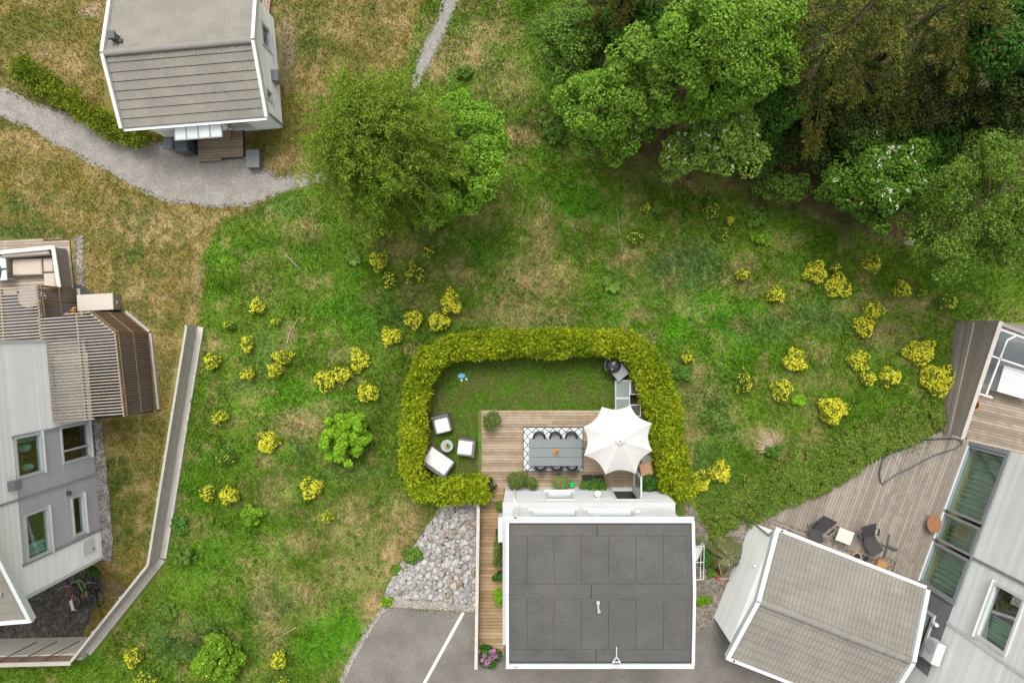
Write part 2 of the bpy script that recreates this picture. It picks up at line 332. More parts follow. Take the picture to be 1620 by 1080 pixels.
def cover(x, y):
    px = x * F / H + NX; py = NY - y * F / H
    n1 = fbm(x, y, 1.1, 4, 1) - .5; n2 = fbm(x, y, .45, 4, 2) - .5; n3 = fbm(x, y, 3.2, 3, 4) - .5; n4 = fbm(x, y, 8, 2, 6) - .5
    wob = n1 * 1.5 + n3 * .8
    lay = lambda c, t, k: c + (t - c) * np.clip(k, 0, 1)[:, None]
    c = np.repeat(C_LUSH[None], len(x), 0)
    c = lay(c, C_MID, .5 + 2.2 * n2 + 1.2 * n1)
    c = lay(c, C_BLUE, blobs(px, py, BLU, wob) * (.9 + n3))
    c = lay(c, C_VIV, blobs(px, py, VIV, wob) * (.95 + n3))
    c = lay(c, C_TAN, blobs(px, py, DRY, wob) * (.75 + 1.3 * n3) + np.clip((n1 + .7 * n3 - .09) * 2.4, 0, .36))
    ol = np.repeat(C_OLIVE[None], len(x), 0)
    ol = lay(ol, C_TAN, blobs(px, py, OTAN, wob) * (.75 + n3) + np.clip((n1 + n3) * 2.2, 0, .45))
    ol = lay(ol, A_([.085, .115, .022]), blobs(px, py, OGREEN, wob) * .85 + np.clip(-(n2 + n3 * .8) * 2.4 - .06, 0, .6))
    ol = lay(ol, C_SOIL, blobs(px, py, [(455, 75, 14, 70, .7), (145, 17, 16, 10, .8), (70, 85, 12, 8, .7), (318, 430, 10, 16, .8), (160, 945, 30, 14, .6)], wob))
    k = soft(x + n1 * .9, y + n2 * .9, OLIVE_Z, .22); c = c * (1 - k[:, None]) + ol * k[:, None]
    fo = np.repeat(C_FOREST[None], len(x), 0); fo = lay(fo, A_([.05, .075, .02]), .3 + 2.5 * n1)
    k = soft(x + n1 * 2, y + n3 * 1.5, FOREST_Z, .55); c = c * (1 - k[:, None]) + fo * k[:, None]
    k = soft(x, y, DARKPAD, .12); c = c * (1 - k[:, None]) + A_([.075, .07, .06]) * k[:, None]
    return c * (1 + n4 * .35)[:, None]

gx = np.concatenate([[-300, -120, -60, -40, -32, -28], np.arange(-26, 24.01, .1), [26, 30, 36, 60, 120, 300]])
gy = np.concatenate([[-300, -120, -60, -36, -26, -21], np.arange(-17.5, 17.01, .1), [19, 22, 28, 40, 60, 120, 300]])
XX, YY = np.meshgrid(gx, gy); fx_, fy_ = XX.ravel(), YY.ravel(); zz = ground_z(fx_, fy_)
nxg, nyg = len(gx), len(gy)
me = bpy.data.meshes.new('ground'); me.vertices.add(nxg * nyg)
me.vertices.foreach_set('co', np.stack([fx_, fy_, zz], 1).astype(np.float32).ravel())
ii = (np.arange(nyg - 1)[:, None] * nxg + np.arange(nxg - 1)[None]).ravel()
q = np.stack([ii, ii + 1, ii + nxg + 1, ii + nxg], 1).astype(np.int32)
me.loops.add(q.size); me.polygons.add(len(q)); me.loops.foreach_set('vertex_index', q.ravel()); me.polygons.foreach_set('loop_start', np.arange(0, q.size, 4, dtype=np.int32))
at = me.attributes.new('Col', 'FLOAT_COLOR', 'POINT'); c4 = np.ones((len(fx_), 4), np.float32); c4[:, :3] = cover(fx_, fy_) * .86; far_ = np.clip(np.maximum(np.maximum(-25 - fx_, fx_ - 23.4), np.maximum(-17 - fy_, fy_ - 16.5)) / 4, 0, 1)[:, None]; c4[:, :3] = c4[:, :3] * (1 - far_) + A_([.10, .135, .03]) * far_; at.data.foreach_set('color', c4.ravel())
me.polygons.foreach_set('use_smooth', [True] * len(q)); me.update(calc_edges=True)
tag(finish('ground', me, ATTR('soil_and_turf', noise=3.5, bump=.4, amt=.16), local=True), kind='structure')

# paved and gravelled sheets
def sheet(name, poly, z, mat, rag=.0, step=.12, kind='structure', zfn=None):
    pts = []
    n = len(poly)
    for i in range(n):
        a, b = Vector(poly[i]), Vector(poly[(i + 1) % n]); k = max(1, int((b - a).length / step)); d = (b - a)
        nr = Vector((-d.y, d.x)).normalized()
        for j in range(k):
            p = a + d * (j / k); o = (fbm(np.array([p.x]), np.array([p.y]), 1.6, 4, 9)[0] - .5) * 2 * rag + random.uniform(-.25, .25) * rag
            pts.append(p + nr * o)
    mb = MB(); mb.add([(p.x, p.y, (zfn(p.x, p.y) if zfn else 0) + z) for p in pts], [tuple(range(len(pts)))])
    me = bpy.data.meshes.new(name); me.from_pydata(mb.v, [], mb.f)
    if sum(p.normal.z for p in me.polygons) < 0: me.flip_normals()
    return tag(finish(name, me, mat), kind=kind)
def GRAV(name, c, c2, sc=22, sp=.5, amt=.09, ns=2.2):
    m = M(name, c, rough=.95, noise=ns, amt=amt, col2=c2, spec=.15); nt = m.node_tree; N = nt.nodes; L = nt.links; bs = N['Principled BSDF']
    v = N.new('ShaderNodeTexVoronoi'); v.inputs['Scale'].default_value = sc; tc = N.new('ShaderNodeNewGeometry'); L.new(tc.outputs['Position'], v.inputs['Vector'])
    v2 = N.new('ShaderNodeTexNoise'); v2.inputs['Scale'].default_value = sc * 1.7; v2.inputs['Detail'].default_value = 2; L.new(tc.outputs['Position'], v2.inputs['Vector'])
    sep = N.new('ShaderNodeSeparateColor'); L.new(v.outputs['Color'], sep.inputs[0])
    a = N.new('ShaderNodeMath'); a.operation = 'MULTIPLY_ADD'; L.new(sep.outputs[0], a.inputs[0]); a.inputs[1].default_value = sp; a.inputs[2].default_value = 1 - sp * .5
    b = N.new('ShaderNodeMath'); b.operation = 'MULTIPLY_ADD'; L.new(v2.outputs['Fac'], b.inputs[0]); b.inputs[1].default_value = 1.1; b.inputs[2].default_value = .45
    q = N.new('ShaderNodeMath'); q.operation = 'MULTIPLY'; L.new(a.outputs[0], q.inputs[0]); L.new(b.outputs[0], q.inputs[1])
    vm = N.new('ShaderNodeVectorMath'); vm.operation = 'SCALE'; L.new(bs.inputs['Base Color'].links[0].from_socket, vm.inputs[0]); L.new(q.outputs[0], vm.inputs['Scale']); L.new(vm.outputs[0], bs.inputs['Base Color'])
    bp = N.new('ShaderNodeBump'); bp.inputs['Strength'].default_value = .7; bp.inputs['Distance'].default_value = .02; L.new(v.outputs['Distance'], bp.inputs['Height']); L.new(bp.outputs[0], bs.inputs['Normal'])
    return m
gravel = GRAV('grey_gravel', (.215, .198, .178), (.255, .238, .215), 22, .3)
gravel2 = GRAV('coarse_gravel', (.23, .215, .20), (.17, .155, .14), 13, .9)
gravel3 = GRAV('sandy_gravel', (.20, .172, .14), (.145, .122, .095), 14, .8)
sheet('gravel_path', PATH_NW, .012, gravel, rag=.16)
sheet('footpath', PATH_N, .012, gravel, rag=.12)
sheet('gravel_strip', GRAVEL_W, .012, gravel2, rag=.05)
sheet('gravel_border', GRAVEL_H, .045, gravel2, rag=.06, zfn=gz)
sheet('gravel_verge', GRAVEL_EDGE, .010, GRAV('beige_gravel', (.29, .262, .23), (.23, .205, .175), 16, .7), rag=.12)
sheet('gravel_yard', GRAVEL_YARD, .008, gravel3, rag=.2)
asph = M('asphalt', (.205, .195, .18), rough=.9, noise=.55, amt=.16, fine=.0, spec=.2, col2=(.165, .157, .147))
nt = asph.node_tree
sheet('parking_asphalt', ASPHALT, .022, GRAV('asphalt_stones', (.185, .17, .149), (.145, .133, .118), 40, .35, .16, .7), rag=.035)
paint = M('road_paint', (.55, .53, .47), rough=.7, noise=9, amt=.1)
a, b = W(733, 968), W(660, 1100); d = (b - a).normalized(); nr = Vector((-d.y, d.x, 0)) * .066
mb = MB(); mb.add([a - nr + Vector((0, 0, .027)), a + nr + Vector((0, 0, .027)), b + nr + Vector((0, 0, .027)), b - nr + Vector((0, 0, .027))], [(0, 1, 2, 3)]); o = mb.build('parking_line', paint); tag(o, kind='structure')
sheet('garage_yard', DARKPAD, .02, GRAV('yard_grit', (.078, .07, .06), (.052, .048, .043), 11, .9, .2), rag=.1, zfn=lambda x, y: -1.32)

# lawn inside the hedge
def lawn_grid(poly, z):
    xs = [p[0] for p in poly]; ys = [p[1] for p in poly]
    X, Y = np.meshgrid(np.arange(min(xs), max(xs) + .01, .08), np.arange(min(ys), max(ys) + .01, .08)); x, y = X.ravel(), Y.ravel()
    n1 = fbm(x, y, .9, 4, 21) - .5; n3 = fbm(x, y, 3.5, 3, 22) - .5
    px = x * F / H + NX; py = NY - y * F / H
    c = np.repeat(A_([.078, .180, .008])[None], len(x), 0)
    k = np.clip(blobs(px, py, [(760, 600, 60, 25, .55), (880, 625, 110, 20, .5), (690, 645, 26, 50, .85), (740, 680, 30, 40, .3), (745, 740, 26, 20, .7), (690, 600, 20, 20, .6), (730, 625, 40, 10, .6)], n1 * 1.5 + n3) + np.clip((n1 + n3) * .6, 0, .15), 0, 1)[:, None]
    return x, y, c + (A_([.17, .165, .05]) - c) * k
lx, ly, lc = lawn_grid(LAWN, 0)
BIGLAWN = P((655, 545), (985, 540), (1040, 600), (1060, 700), (1010, 648), (763, 648), (763, 790), (650, 780))
m = inpoly(lx, ly, BIGLAWN)
o = sheet('lawn', P((672, 545), (985, 545), (1020, 600), (1030, 660), (1010, 648), (763, 648), (763, 780), (655, 765), (655, 620)), .006, M('lawn_turf', (.08, .17, .008), rough=.9, noise=1.6, amt=.16, fine=.18, col2=(.12, .13, .035)))

# grass blades
def blades(name, x, y, z, L, wdt, cols, label=None, lean=.75, ang=None, mat=None, kind='stuff'):
    n = len(x); a = rng.random(n) * 2 * math.pi if ang is None else ang
    le = lean * (0.4 + .9 * rng.random(n)); dx, dy = np.cos(a), np.sin(a); hx = L * np.sin(le); hz = L * np.cos(le)
    p0 = np.stack([x, y, z - .01], 1); tip = np.stack([x + dx * hx, y + dy * hx, z + hz], 1); sd = np.stack([-dy, dx, np.zeros(n)], 1) * (wdt / 2)[:, None]
    mid = p0 * .45 + tip * .55; mid[:, 2] += .12 * L
    V = np.stack([p0 - sd * .7, p0 + sd * .7, mid + sd, tip, mid - sd], 1)
    me = fast_mesh(name, V, 5, cols)
    o = finish(name, me, mat, local=True); tag(o, label, 'grass' if label else None, kind=kind); return o
def scatter(n, poly, excl, x0=None):
    xs = [p[0] for p in poly]; ys = [p[1] for p in poly]
    x = rng.uniform(min(xs), max(xs), n); y = rng.uniform(min(ys), max(ys), n); k = inpoly(x, y, poly)
    for e, sh in excl: k &= ~(inpoly(x, y, e) & (polydist(x, y, e) > sh))
    return x[k], y[k]
grassm = ATTR('grass_blades', rough=.85, trans=.3, spec=.04)
FRAME = P((-20, -20), (1640, -20), (1640, 1100), (-20, 1100))
DECKS = [P((757, 648), (1050, 648), (1060, 800), (757, 800)), P((750, 770), (1100, 770), (1100, 1060), (750, 1060)), P((1205, 815), (1350, 745), (1520, 685), (1500, 520), (1700, 500), (1700, 1100), (1190, 1100)), P((-40, 375), (118, 375), (118, 480), (245, 520), (250, 655), (150, 670), (165, 884), (-60, 960)), P((165, 60), (445, 40), (447, 205), (165, 215))]
EX = [(PATH_NW, .13), (PATH_N, .1), (ASPHALT, .04), (ROCKS, .25), (GRAVEL_EDGE, .08), (GRAVEL_YARD, .12), (GRAVEL_W, .04), (GRAVEL_H, .04), (LAWN, -.3), (DARKPAD, .05), (P((285, 516), (320, 516), (267, 892), (150, 1040), (120, 1046), (230, 893)), .0)] + [(d_, .02) for d_ in DECKS]
x, y = scatter(620000, FRAME, EX)
kO = soft(x, y, OLIVE_Z, .3); kF = soft(x, y, FOREST_Z, .5)
keep = rng.random(len(x)) < np.where(kF > .5, .35, np.where(kO > .5, .75, 1)); x, y, kO, kF = x[keep], y[keep], kO[keep], kF[keep]
c = cover(x + rng.normal(0, .05, len(x)), y + rng.normal(0, .05, len(x)))
px_ = x * F / H + NX; py_ = NY - y * F / H
tall = fbm(x, y, .7, 3, 8); cl = fbm(x, y, 2.6, 2, 12)
L = np.where(kO > .5, .05 + .07 * rng.random(len(x)), (.05 + .13 * rng.random(len(x)) ** 1.5) * (.45 + 1.1 * tall) * (.6 + .8 * cl)) * (1 + .3 * blobs(px_, py_, BLU, tall * 0))
w = .016 + .022 * rng.random(len(x))
ang = fbm(x, y, .35, 3, 14) * 4 * math.pi + rng.normal(0, .9, len(x))
br = np.exp(rng.normal(0, .17, len(x)))[:, None]; hue = rng.normal(0, .09, len(x))
c = c * br * np.stack([1 + hue, np.ones(len(x)), 1 - hue * .5], 1)
stray = (rng.random(len(x)) < .018) & (kO < .5) & (kF < .5); c[stray] = A_([.36, .29, .15]) * (.6 + .6 * rng.random((stray.sum(), 1))); L[stray] *= 1.2
blades('meadow_grass', x, y, ground_z(x, y), L, w, np.clip(c, .004, .8), 'rough green and straw coloured meadow grass over the slope around the gardens', ang=ang, mat=grassm, lean=.95)
x, y = scatter(150000, P((655, 545), (1020, 545), (1030, 650), (762, 650), (762, 780), (655, 765)), [(DECKS[0], 0)])
px_ = x * F / H + NX; py_ = NY - y * F / H; n1 = fbm(x, y, .9, 4, 21) - .5; n3 = fbm(x, y, 3.5, 3, 22) - .5
c = np.repeat(A_([.088, .195, .008])[None], len(x), 0)
k = np.clip(blobs(px_, py_, [(760, 600, 60, 25, .55), (880, 625, 110, 20, .5), (690, 645, 26, 50, .85), (740, 680, 30, 40, .3), (745, 740, 26, 20, .7), (690, 600, 20, 20, .6), (730, 625, 40, 10, .6)], n1 * 1.5 + n3) + np.clip((n1 + n3) * .6, 0, .16), 0, 1)[:, None]
c = (c + (A_([.17, .165, .05]) - c) * k) * np.exp(rng.normal(0, .2, len(x)))[:, None]
blades('lawn_grass', x, y, np.full(len(x), .006), .03 + .035 * rng.random(len(x)), .012 + .012 * rng.random(len(x)), c, 'short mown green lawn inside the clipped hedge', mat=grassm)
# ------------------------------------------------------------------ vegetation builders
def leaf_cards(C, Nn, size, aspect=.62, fold=.0):
    """diamond leaves at C facing Nn"""
    n = len(C); Nn = Nn / (np.linalg.norm(Nn, axis=1, keepdims=True) + 1e-9)
    t = rng.normal(size=(n, 3)); a = np.cross(Nn, t); a /= np.linalg.norm(a, axis=1, keepdims=True) + 1e-9; b = np.cross(Nn, a)
    s = size * (.65 + .7 * rng.random(n)); s = s[:, None]
    return np.stack([C - a * s * .5, C + b * s * aspect * .5 - a * s * .08, C + a * s * .5, C - b * s * aspect * .5 - a * s * .08], 1)
def clump_leaves(centers, radii, per, size, up=.75, aspect=.62, squash=.75, shell=.55, jit=.6):
    C = np.repeat(np.asarray(centers), per, 0); r = np.repeat(np.asarray(radii), per)
    d = rng.normal(size=(len(C), 3)); d /= np.linalg.norm(d, axis=1, keepdims=True)
    k = rng.random(len(C)) ** .5 * (1 - shell) + shell
    Pp = C + d * (r * k)[:, None] * np.array([1, 1, squash])
    Nn = d * .55 + np.array([0, 0, up]) + rng.normal(size=d.shape) * jit * .6
    return leaf_cards(Pp, Nn, size, aspect)
def trunk_limbs(base, top, r, targets, mat, parent, nl=18):
    mb = MB(); base = Vector(base); top = Vector(top)
    pts = [base.lerp(top, t) + Vector((random.uniform(-.06, .06), random.uniform(-.06, .06), 0)) * (1 if 0 < t < 1 else 0) for t in (0, .2, .45, .7, 1)]
    mb.tube(pts, [r * 1.25, r, r * .8, r * .5, r * .16], 8)
    for t in random.sample(list(targets), min(nl, len(targets))):
        t = Vector(t); h = min(.9, max(.25, (t.z - base.z) / max(.1, top.z - base.z) - .18)); s = base.lerp(top, h)
        m = s.lerp(t, .5) + Vector((0, 0, .12 * (t - s).length))
        mb.tube([s, m, t], [r * .38 * (1 - h * .5), r * .22, r * .06], 5)
    return mb.build('trunk', mat, parent, smooth=True)
def crown_clumps(c, rx, ry, rz, n, low=-.35, seed=0, rough=.16, fill=.25):
    """clump centres over an uneven ellipsoid surface plus some inside"""
    out = []; lobes = [Vector((random.gauss(0, 1), random.gauss(0, 1), random.gauss(.3, .8))).normalized() for _ in range(11)]
    for i in range(n):
        while True:
            v = Vector((random.gauss(0, 1), random.gauss(0, 1), random.gauss(0, 1))).normalized()
            if v.z > low: break
        f = (1 - rough * 1.15) + rough * 1.9 * max(math.exp(-((v - l).length ** 2) / .22) for l in lobes) + random.uniform(-.06, .06)
        if random.random() < fill: f *= random.uniform(.45, .85)
        out.append((c[0] + v.x * rx * f, c[1] + v.y * ry * f, c[2] + v.z * rz * f))
    return out
def broad_tree(name, base, c, rx, ry, rz, nclump, crad, per, leaf, mats, label, cat='tree', group=None, seed=0, flowers=0, fmat=None, r=.13, limb=20, low=-.35, rough=.16, squash=.75, aspect=.62, barkm=None, fill=.25, up=.75):
    random.seed(100 + seed)
    t = empty(name, base, label, cat, group); cl = crown_clumps(c, rx, ry, rz, nclump, low, seed, rough, fill)
    rad = [crad * random.uniform(.7, 1.25) for _ in cl]
    trunk_limbs(base, (c[0], c[1], c[2] + rz * .55), r, cl, barkm or bark, t, limb)
    V = clump_leaves(cl, rad, per, leaf, squash=squash, aspect=aspect, up=up)
    finish('crown', fast_mesh('crown', V, 4), mats, t)
    if flowers:
        k = [i for i in range(len(cl)) if cl[i][2] > c[2] - .1]; sel = [random.choice(k) for _ in range(flowers)]; Fv = []
        for i in sel:
            d = Vector((random.gauss(0, .5), random.gauss(0, .5), 1)).normalized(); p = Vector(cl[i]) + d * rad[i] * .95
            pc = rng.normal(0, .035, (9, 3)) * [1, 1, .3] + np.array(p); Fv.append(leaf_cards(pc, np.tile([0, 0, 1.], (9, 1)) + rng.normal(0, .4, (9, 3)), .04, .9))
        finish('blossoms', fast_mesh('blossoms', np.concatenate(Fv), 4), fmat, t)
    return t
leaf_maple = LEAF('bright_maple_leaves', (.110, .24, .015), (.165, .30, .026), .35, noise=.7)
leaf_birch = LEAF('birch_leaves', (.14, .225, .018), (.205, .275, .034), .3, noise=.5, trans=.4)
leaf_mapleB = LEAF('mid_green_leaves', (.095, .21, .014), (.155, .26, .03), .4, noise=.6)
leaf_rowan = LEAF('pale_green_leaves', (.135, .24, .026), (.19, .29, .05), .35, noise=.8)
leaf_dark = LEAF('dark_green_leaves', (.035, .105, .012), (.055, .14, .016), .4, noise=.8)
leaf_olive = LEAF('olive_needles', (.050, .100, .015), (.135, .150, .026), .45, noise=.8, trans=.15)
leaf_tip = LEAF('olive_young_tips', (.115, .135, .026), (.20, .17, .038), .4, noise=1.2)
leaf_cherry = LEAF('blue_green_leaves', (.062, .145, .012), (.10, .19, .02), .4, noise=.8)
leaf_light = LEAF('light_birch_leaves', (.072, .145, .012), (.112, .18, .022), .4, noise=.7)
leaf_under = LEAF('undergrowth_leaves', (.042, .078, .014), (.07, .09, .02), .5, noise=.8)
leaf_thuja = LEAF('thuja_sprays', (.175, .262, .010), (.345, .40, .017), .35, noise=1.3)
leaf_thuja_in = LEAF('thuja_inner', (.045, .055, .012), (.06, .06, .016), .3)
leaf_bush = LEAF('bush_leaves', (.085, .165, .02), (.12, .205, .03), .35)
leaf_pot = LEAF('pot_plant_leaves', (.085, .15, .03), (.145, .175, .045), .4, noise=6)
leaf_pot2 = LEAF('pale_pot_leaves', (.16, .22, .06), (.21, .26, .08), .3, noise=6)
leaf_straw = LEAF('strawberry_leaves', (.06, .15, .02), (.09, .19, .03), .3, noise=5)
leaf_juni = LEAF('creeping_leaves', (.10, .185, .016), (.165, .22, .035), .45, noise=1.4)
yellow = LEAF('yellow_blossom', (.56, .53, .025), (.69, .66, .05), .3, trans=.15)
whitef = LEAF('white_blossom', (.72, .72, .60), (.62, .62, .48), .2, trans=.1)

# the pair of trees left of centre
random.seed(5)
bt = empty('birch_tree', (-4.85, 6.0, gz(-4.85, 6.0)), 'tall olive green birch with fine drooping twigs, beside the bright maple left of centre', 'tree')
bc = []; 
mb = MB(); base = Vector((-4.95, 5.95, -.05)); top = Vector((-5.0, 6.15, 9.0))
mb.tube([base, base.lerp(top, .3) + Vector((.08, 0, 0)), base.lerp(top, .65), top], [.17, .13, .09, .02], 8)
leafP = []; leafN = []
for i in range(330):
    h = random.uniform(.2, 1.0) ** .85; s = base.lerp(top, h); an = random.uniform(0, 2 * math.pi)
    ln = (2.15 * math.sin(math.pi * min(1, (1.04 - h) * 1.02 + .12)) ** .75 + .35) * random.uniform(.55, 1.12)
    d = Vector((math.cos(an), math.sin(an), 0)); rise = random.uniform(.2, .7) * (1.15 - h)
    e = s + d * ln + Vector((0, 0, ln * (rise - .25))); mid = s + d * ln * .5 + Vector((0, 0, ln * rise * .75))
    if i % 4 == 0 and h < .75: mb.tube([s, mid, e], [.016, .009, .003], 4)
    for j in range(15):                                   # hanging twigs
        t = random.uniform(.22, 1); p = (s * (1 - t) ** 2 + mid * 2 * t * (1 - t) + e * t * t) + Vector((random.gauss(0, .16), random.gauss(0, .16), random.gauss(0, .08)))
        tw = d * random.uniform(.05, .45) + Vector((random.gauss(0, .2), random.gauss(0, .2), -random.uniform(.2, .75)))
        m = 46; tt = rng.random(m)[:, None]; leafP.append(np.array(p) + np.array(tw) * tt + rng.normal(0, .05, (m, 3)))
leafP = np.concatenate(leafP)
finish('crown', fast_mesh('crown', leaf_cards(leafP, rng.normal(0, .6, leafP.shape) + [0, 0, .75], .066, .6), 4), leaf_birch, bt)
mb.build('trunk', M('birch_twigs', (.26, .22, .16), rough=.85, noise=9, amt=.3), bt, smooth=True)
broad_tree('maple_tree', (-2.85, 6.3, 0), (-2.95, 6.35, 3.9), 2.1, 2.05, 2.3, 190, .36, 220, .105, leaf_maple, 'bright yellow green maple with a dense rounded crown, right of the birch', seed=1, r=.14, rough=.2)
# wood in the upper right
broad_tree('maple_tree', (2.75, 8.2, 0), (2.7, 8.0, 4.6), 1.45, 1.45, 2.2, 105, .36, 220, .105, leaf_mapleB, 'fresh green maple at the left front corner of the wood', seed=2, rough=.3)
broad_tree('maple_tree', (6.0, 9.1, 0), (6.0, 9.0, 6.4), 2.25, 2.2, 2.8, 210, .38, 240, .105, leaf_mapleB, 'largest fresh green maple in the wood, with yellowish leaf tips on top', seed=3, r=.18, rough=.28)
broad_tree('rowan_tree', (6.6, 6.9, 0), (6.55, 6.95, 3.6), 1.65, 1.0, 1.5, 75, .42, 150, .11, leaf_rowan, 'pale green tree with a few white flowers, in front of the largest maple', seed=4, flowers=34, fmat=whitef, rough=.42)
broad_tree('rowan_tree', (4.35, 8.05, 0), (4.35, 8.1, 4.9), .8, .8, 1.0, 26, .4, 150, .11, leaf_rowan, 'slim tree dotted with white flowers, wedged between the two green maples', seed=44, flowers=34, fmat=whitef, rough=.28)
broad_tree('flowering_cherry', (13.0, 5.7, 0), (12.95, 5.75, 3.0), 1.55, 1.45, 1.5, 90, .42, 150, .13, leaf_cherry, 'dark blue green tree covered in white blossom at the wood edge', seed=5, flowers=75, fmat=whitef, rough=.40)
broad_tree('birch_tree', (16.4, 4.2, 0), (16.1, 4.15, 4.6), 2.45, 2.1, 2.4, 150, .5, 250, .085, leaf_light, 'broad light green birch at the right edge below the white blossom tree', seed=6, barkm=bark, squash=.6, rough=.36, limb=7)
broad_tree('oak_tree', (16.4, 10.8, 0), (16.3, 10.6, 5.6), 1.5, 1.4, 1.6, 70, .5, 170, .13, leaf_dark, 'deep green broadleaf tree in the top right corner', seed=7)
broad_tree('hazel_bush', (10.2, 5.9, 0), (10.2, 5.85, 1.3), .75, .55, .8, 24, .3, 130, .10, leaf_bush, 'low green bush left of the white blossom tree', 'bush', seed=8, rough=.4, r=.04, limb=8)
broad_tree('hazel_bush', (15.3, 7.2, 0), (15.2, 7.15, 2.2), 1.5, .7, 1.0, 50, .36, 150, .10, leaf_dark, 'dark green bush above the white blossom tree and its right neighbour', 'bush', seed=9, r=.05)
broad_tree('hazel_bush', (17.5, 6.9, 0), (17.4, 6.75, 3.0), .85, .8, 1.1, 30, .36, 150, .10, leaf_light, 'pale green bush at the right edge above the broad birch', 'bush', seed=19, r=.05)
broad_tree('elder_bush', (12.0, 7.4, 0), (12.0, 7.4, 1.5), 2.0, .9, 1.2, 50, .42, 130, .11, leaf_under, 'shaded brownish green undergrowth bush beneath the hanging olive boughs', 'bush', seed=10, r=.05)
broad_tree('elder_bush', (15.6, 9.0, 0), (15.5, 8.9, 2.6), 2.0, 1.0, 1.6, 70, .45, 130, .11, leaf_under, 'dark brownish tree under the deep green tree of the corner', 'bush', seed=11, r=.06)
broad_tree('elder_bush', (8.9, 7.1, 0), (8.8, 7.2, 1.8), 1.0, .9, 1.2, 34, .4, 130, .11, leaf_dark, 'dark green bush right of the pale flowering tree, below the olive boughs', 'bush', seed=12, r=.05)
leaf_gloom = LEAF('shaded_leaves', (.028, .055, .010), (.05, .065, .014), .5, noise=.8)  # for bushes added to darken gaps in the wood, shade in their colour
for i_, (x_, y_, z_, rx_, ry_, lb_) in enumerate(((10.4, 9.0, 1.4, 1.7, 1.0, 'added bush darkening the wood directly beneath the middle olive conifer'), (13.2, 9.2, 1.5, 1.6, 1.0, 'added bush darkening the wood between the two big olive conifers'), (17.6, 8.7, 1.9, 1.2, 1.0, 'dark bush at the right edge below the deep green corner tree'), (4.9, 10.4, 1.5, 1.4, .9, 'added bush darkening the wood behind the two green maples'), (8.4, 8.3, 1.4, 1.0, .9, 'added bush darkening the gap right of the largest maple'), (14.4, 6.9, 1.3, .9, .8, 'added bush darkening the gap between the white blossom tree and the shrub on its right'))):
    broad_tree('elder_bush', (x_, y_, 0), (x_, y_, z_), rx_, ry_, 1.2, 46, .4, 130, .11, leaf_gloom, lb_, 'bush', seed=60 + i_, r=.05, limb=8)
def bough_tree(name, base, h, n, reach, label, seed, a0=0, a1=2 * math.pi, mat=leaf_olive, lo=.35):
    """conifer with long drooping layered boughs"""
    random.seed(seed); t = empty(name, base, label, 'tree', None); mb = MB(); b = Vector(base); top = b + Vector((0, 0, h))
    mb.tube([b, b.lerp(top, .5), top], [.2, .13, .03], 8); LP = []; TP = []
    for i in range(n):
        f = lo + (1 - lo) * (i + .5) / n; s = b.lerp(top, f); an = a0 + (i * 2.399) % (a1 - a0)
        ln = reach * (1.08 - f) / (1.08 - lo) * random.uniform(.75, 1.1) + .3
        d = Vector((math.cos(an), math.sin(an), 0)); sd = Vector((-d.y, d.x, 0)); e = s + d * ln + Vector((0, 0, -ln * random.uniform(.22, .42))); mid = s + d * ln * .5 + Vector((0, 0, ln * .02))
        mb.tube([s, mid, e], [.03, .018, .005], 5)
        for k in range(int(34 * ln)):
            q = random.uniform(.22, 1.02); p = s * (1 - q) ** 2 + mid * 2 * q * (1 - q) + e * q * q; wd_ =   .44 * math.sin(math.pi * min(.93, q * .85 + .12)) * ln / 3
            sg = random.choice((-1, 1)); p = p + sd * sg * abs(random.gauss(0, .55)) * wd_ + Vector((0, 0, random.gauss(-.05, .07)))
            m = 26; tt = rng.random((m, 1)) ** .8
            tw = np.array(d * .25 + sd * sg * .16 + Vector((0, 0, -.14))) * (1 + .5 * rng.random()); (TP if q > .45 and random.random() < .38 else LP).append(np.array(p) + tw * tt + rng.normal(0, .05, (m, 3)))
    LP = np.concatenate(LP); finish('crown', fast_mesh('crown', leaf_cards(LP, rng.normal(0, .5, LP.shape) + [0, 0, .9], .088, .5), 4), mat, t)
    TP = np.concatenate(TP) + [0, 0, .05]; finish('young_tips', fast_mesh('young_tips', leaf_cards(TP, rng.normal(0, .5, TP.shape) + [0, 0, .9], .085, .5), 4), leaf_tip, t)
    mb.build('trunk', bark, t, smooth=True); return t
bough_tree('spruce_tree', (10.3, 9.9, 0), 11.0, 30, 3.3, 'tall olive brown conifer with long drooping boughs in the middle of the wood', 3)
bough_tree('spruce_tree', (13.8, 10.8, 0), 10.5, 28, 3.2, 'olive brown conifer on the top edge, left of the deep green corner tree', 4)
bough_tree('spruce_tree', (3.3, 12.0, 0), 9.0, 30, 2.6, 'olive conifer peeking in at the top edge behind the left maple', 6)
bough_tree('spruce_tree', (7.9, 13.0, 0), 9.5, 26, 2.5, 'olive conifer at the top edge behind the largest maple', 8)

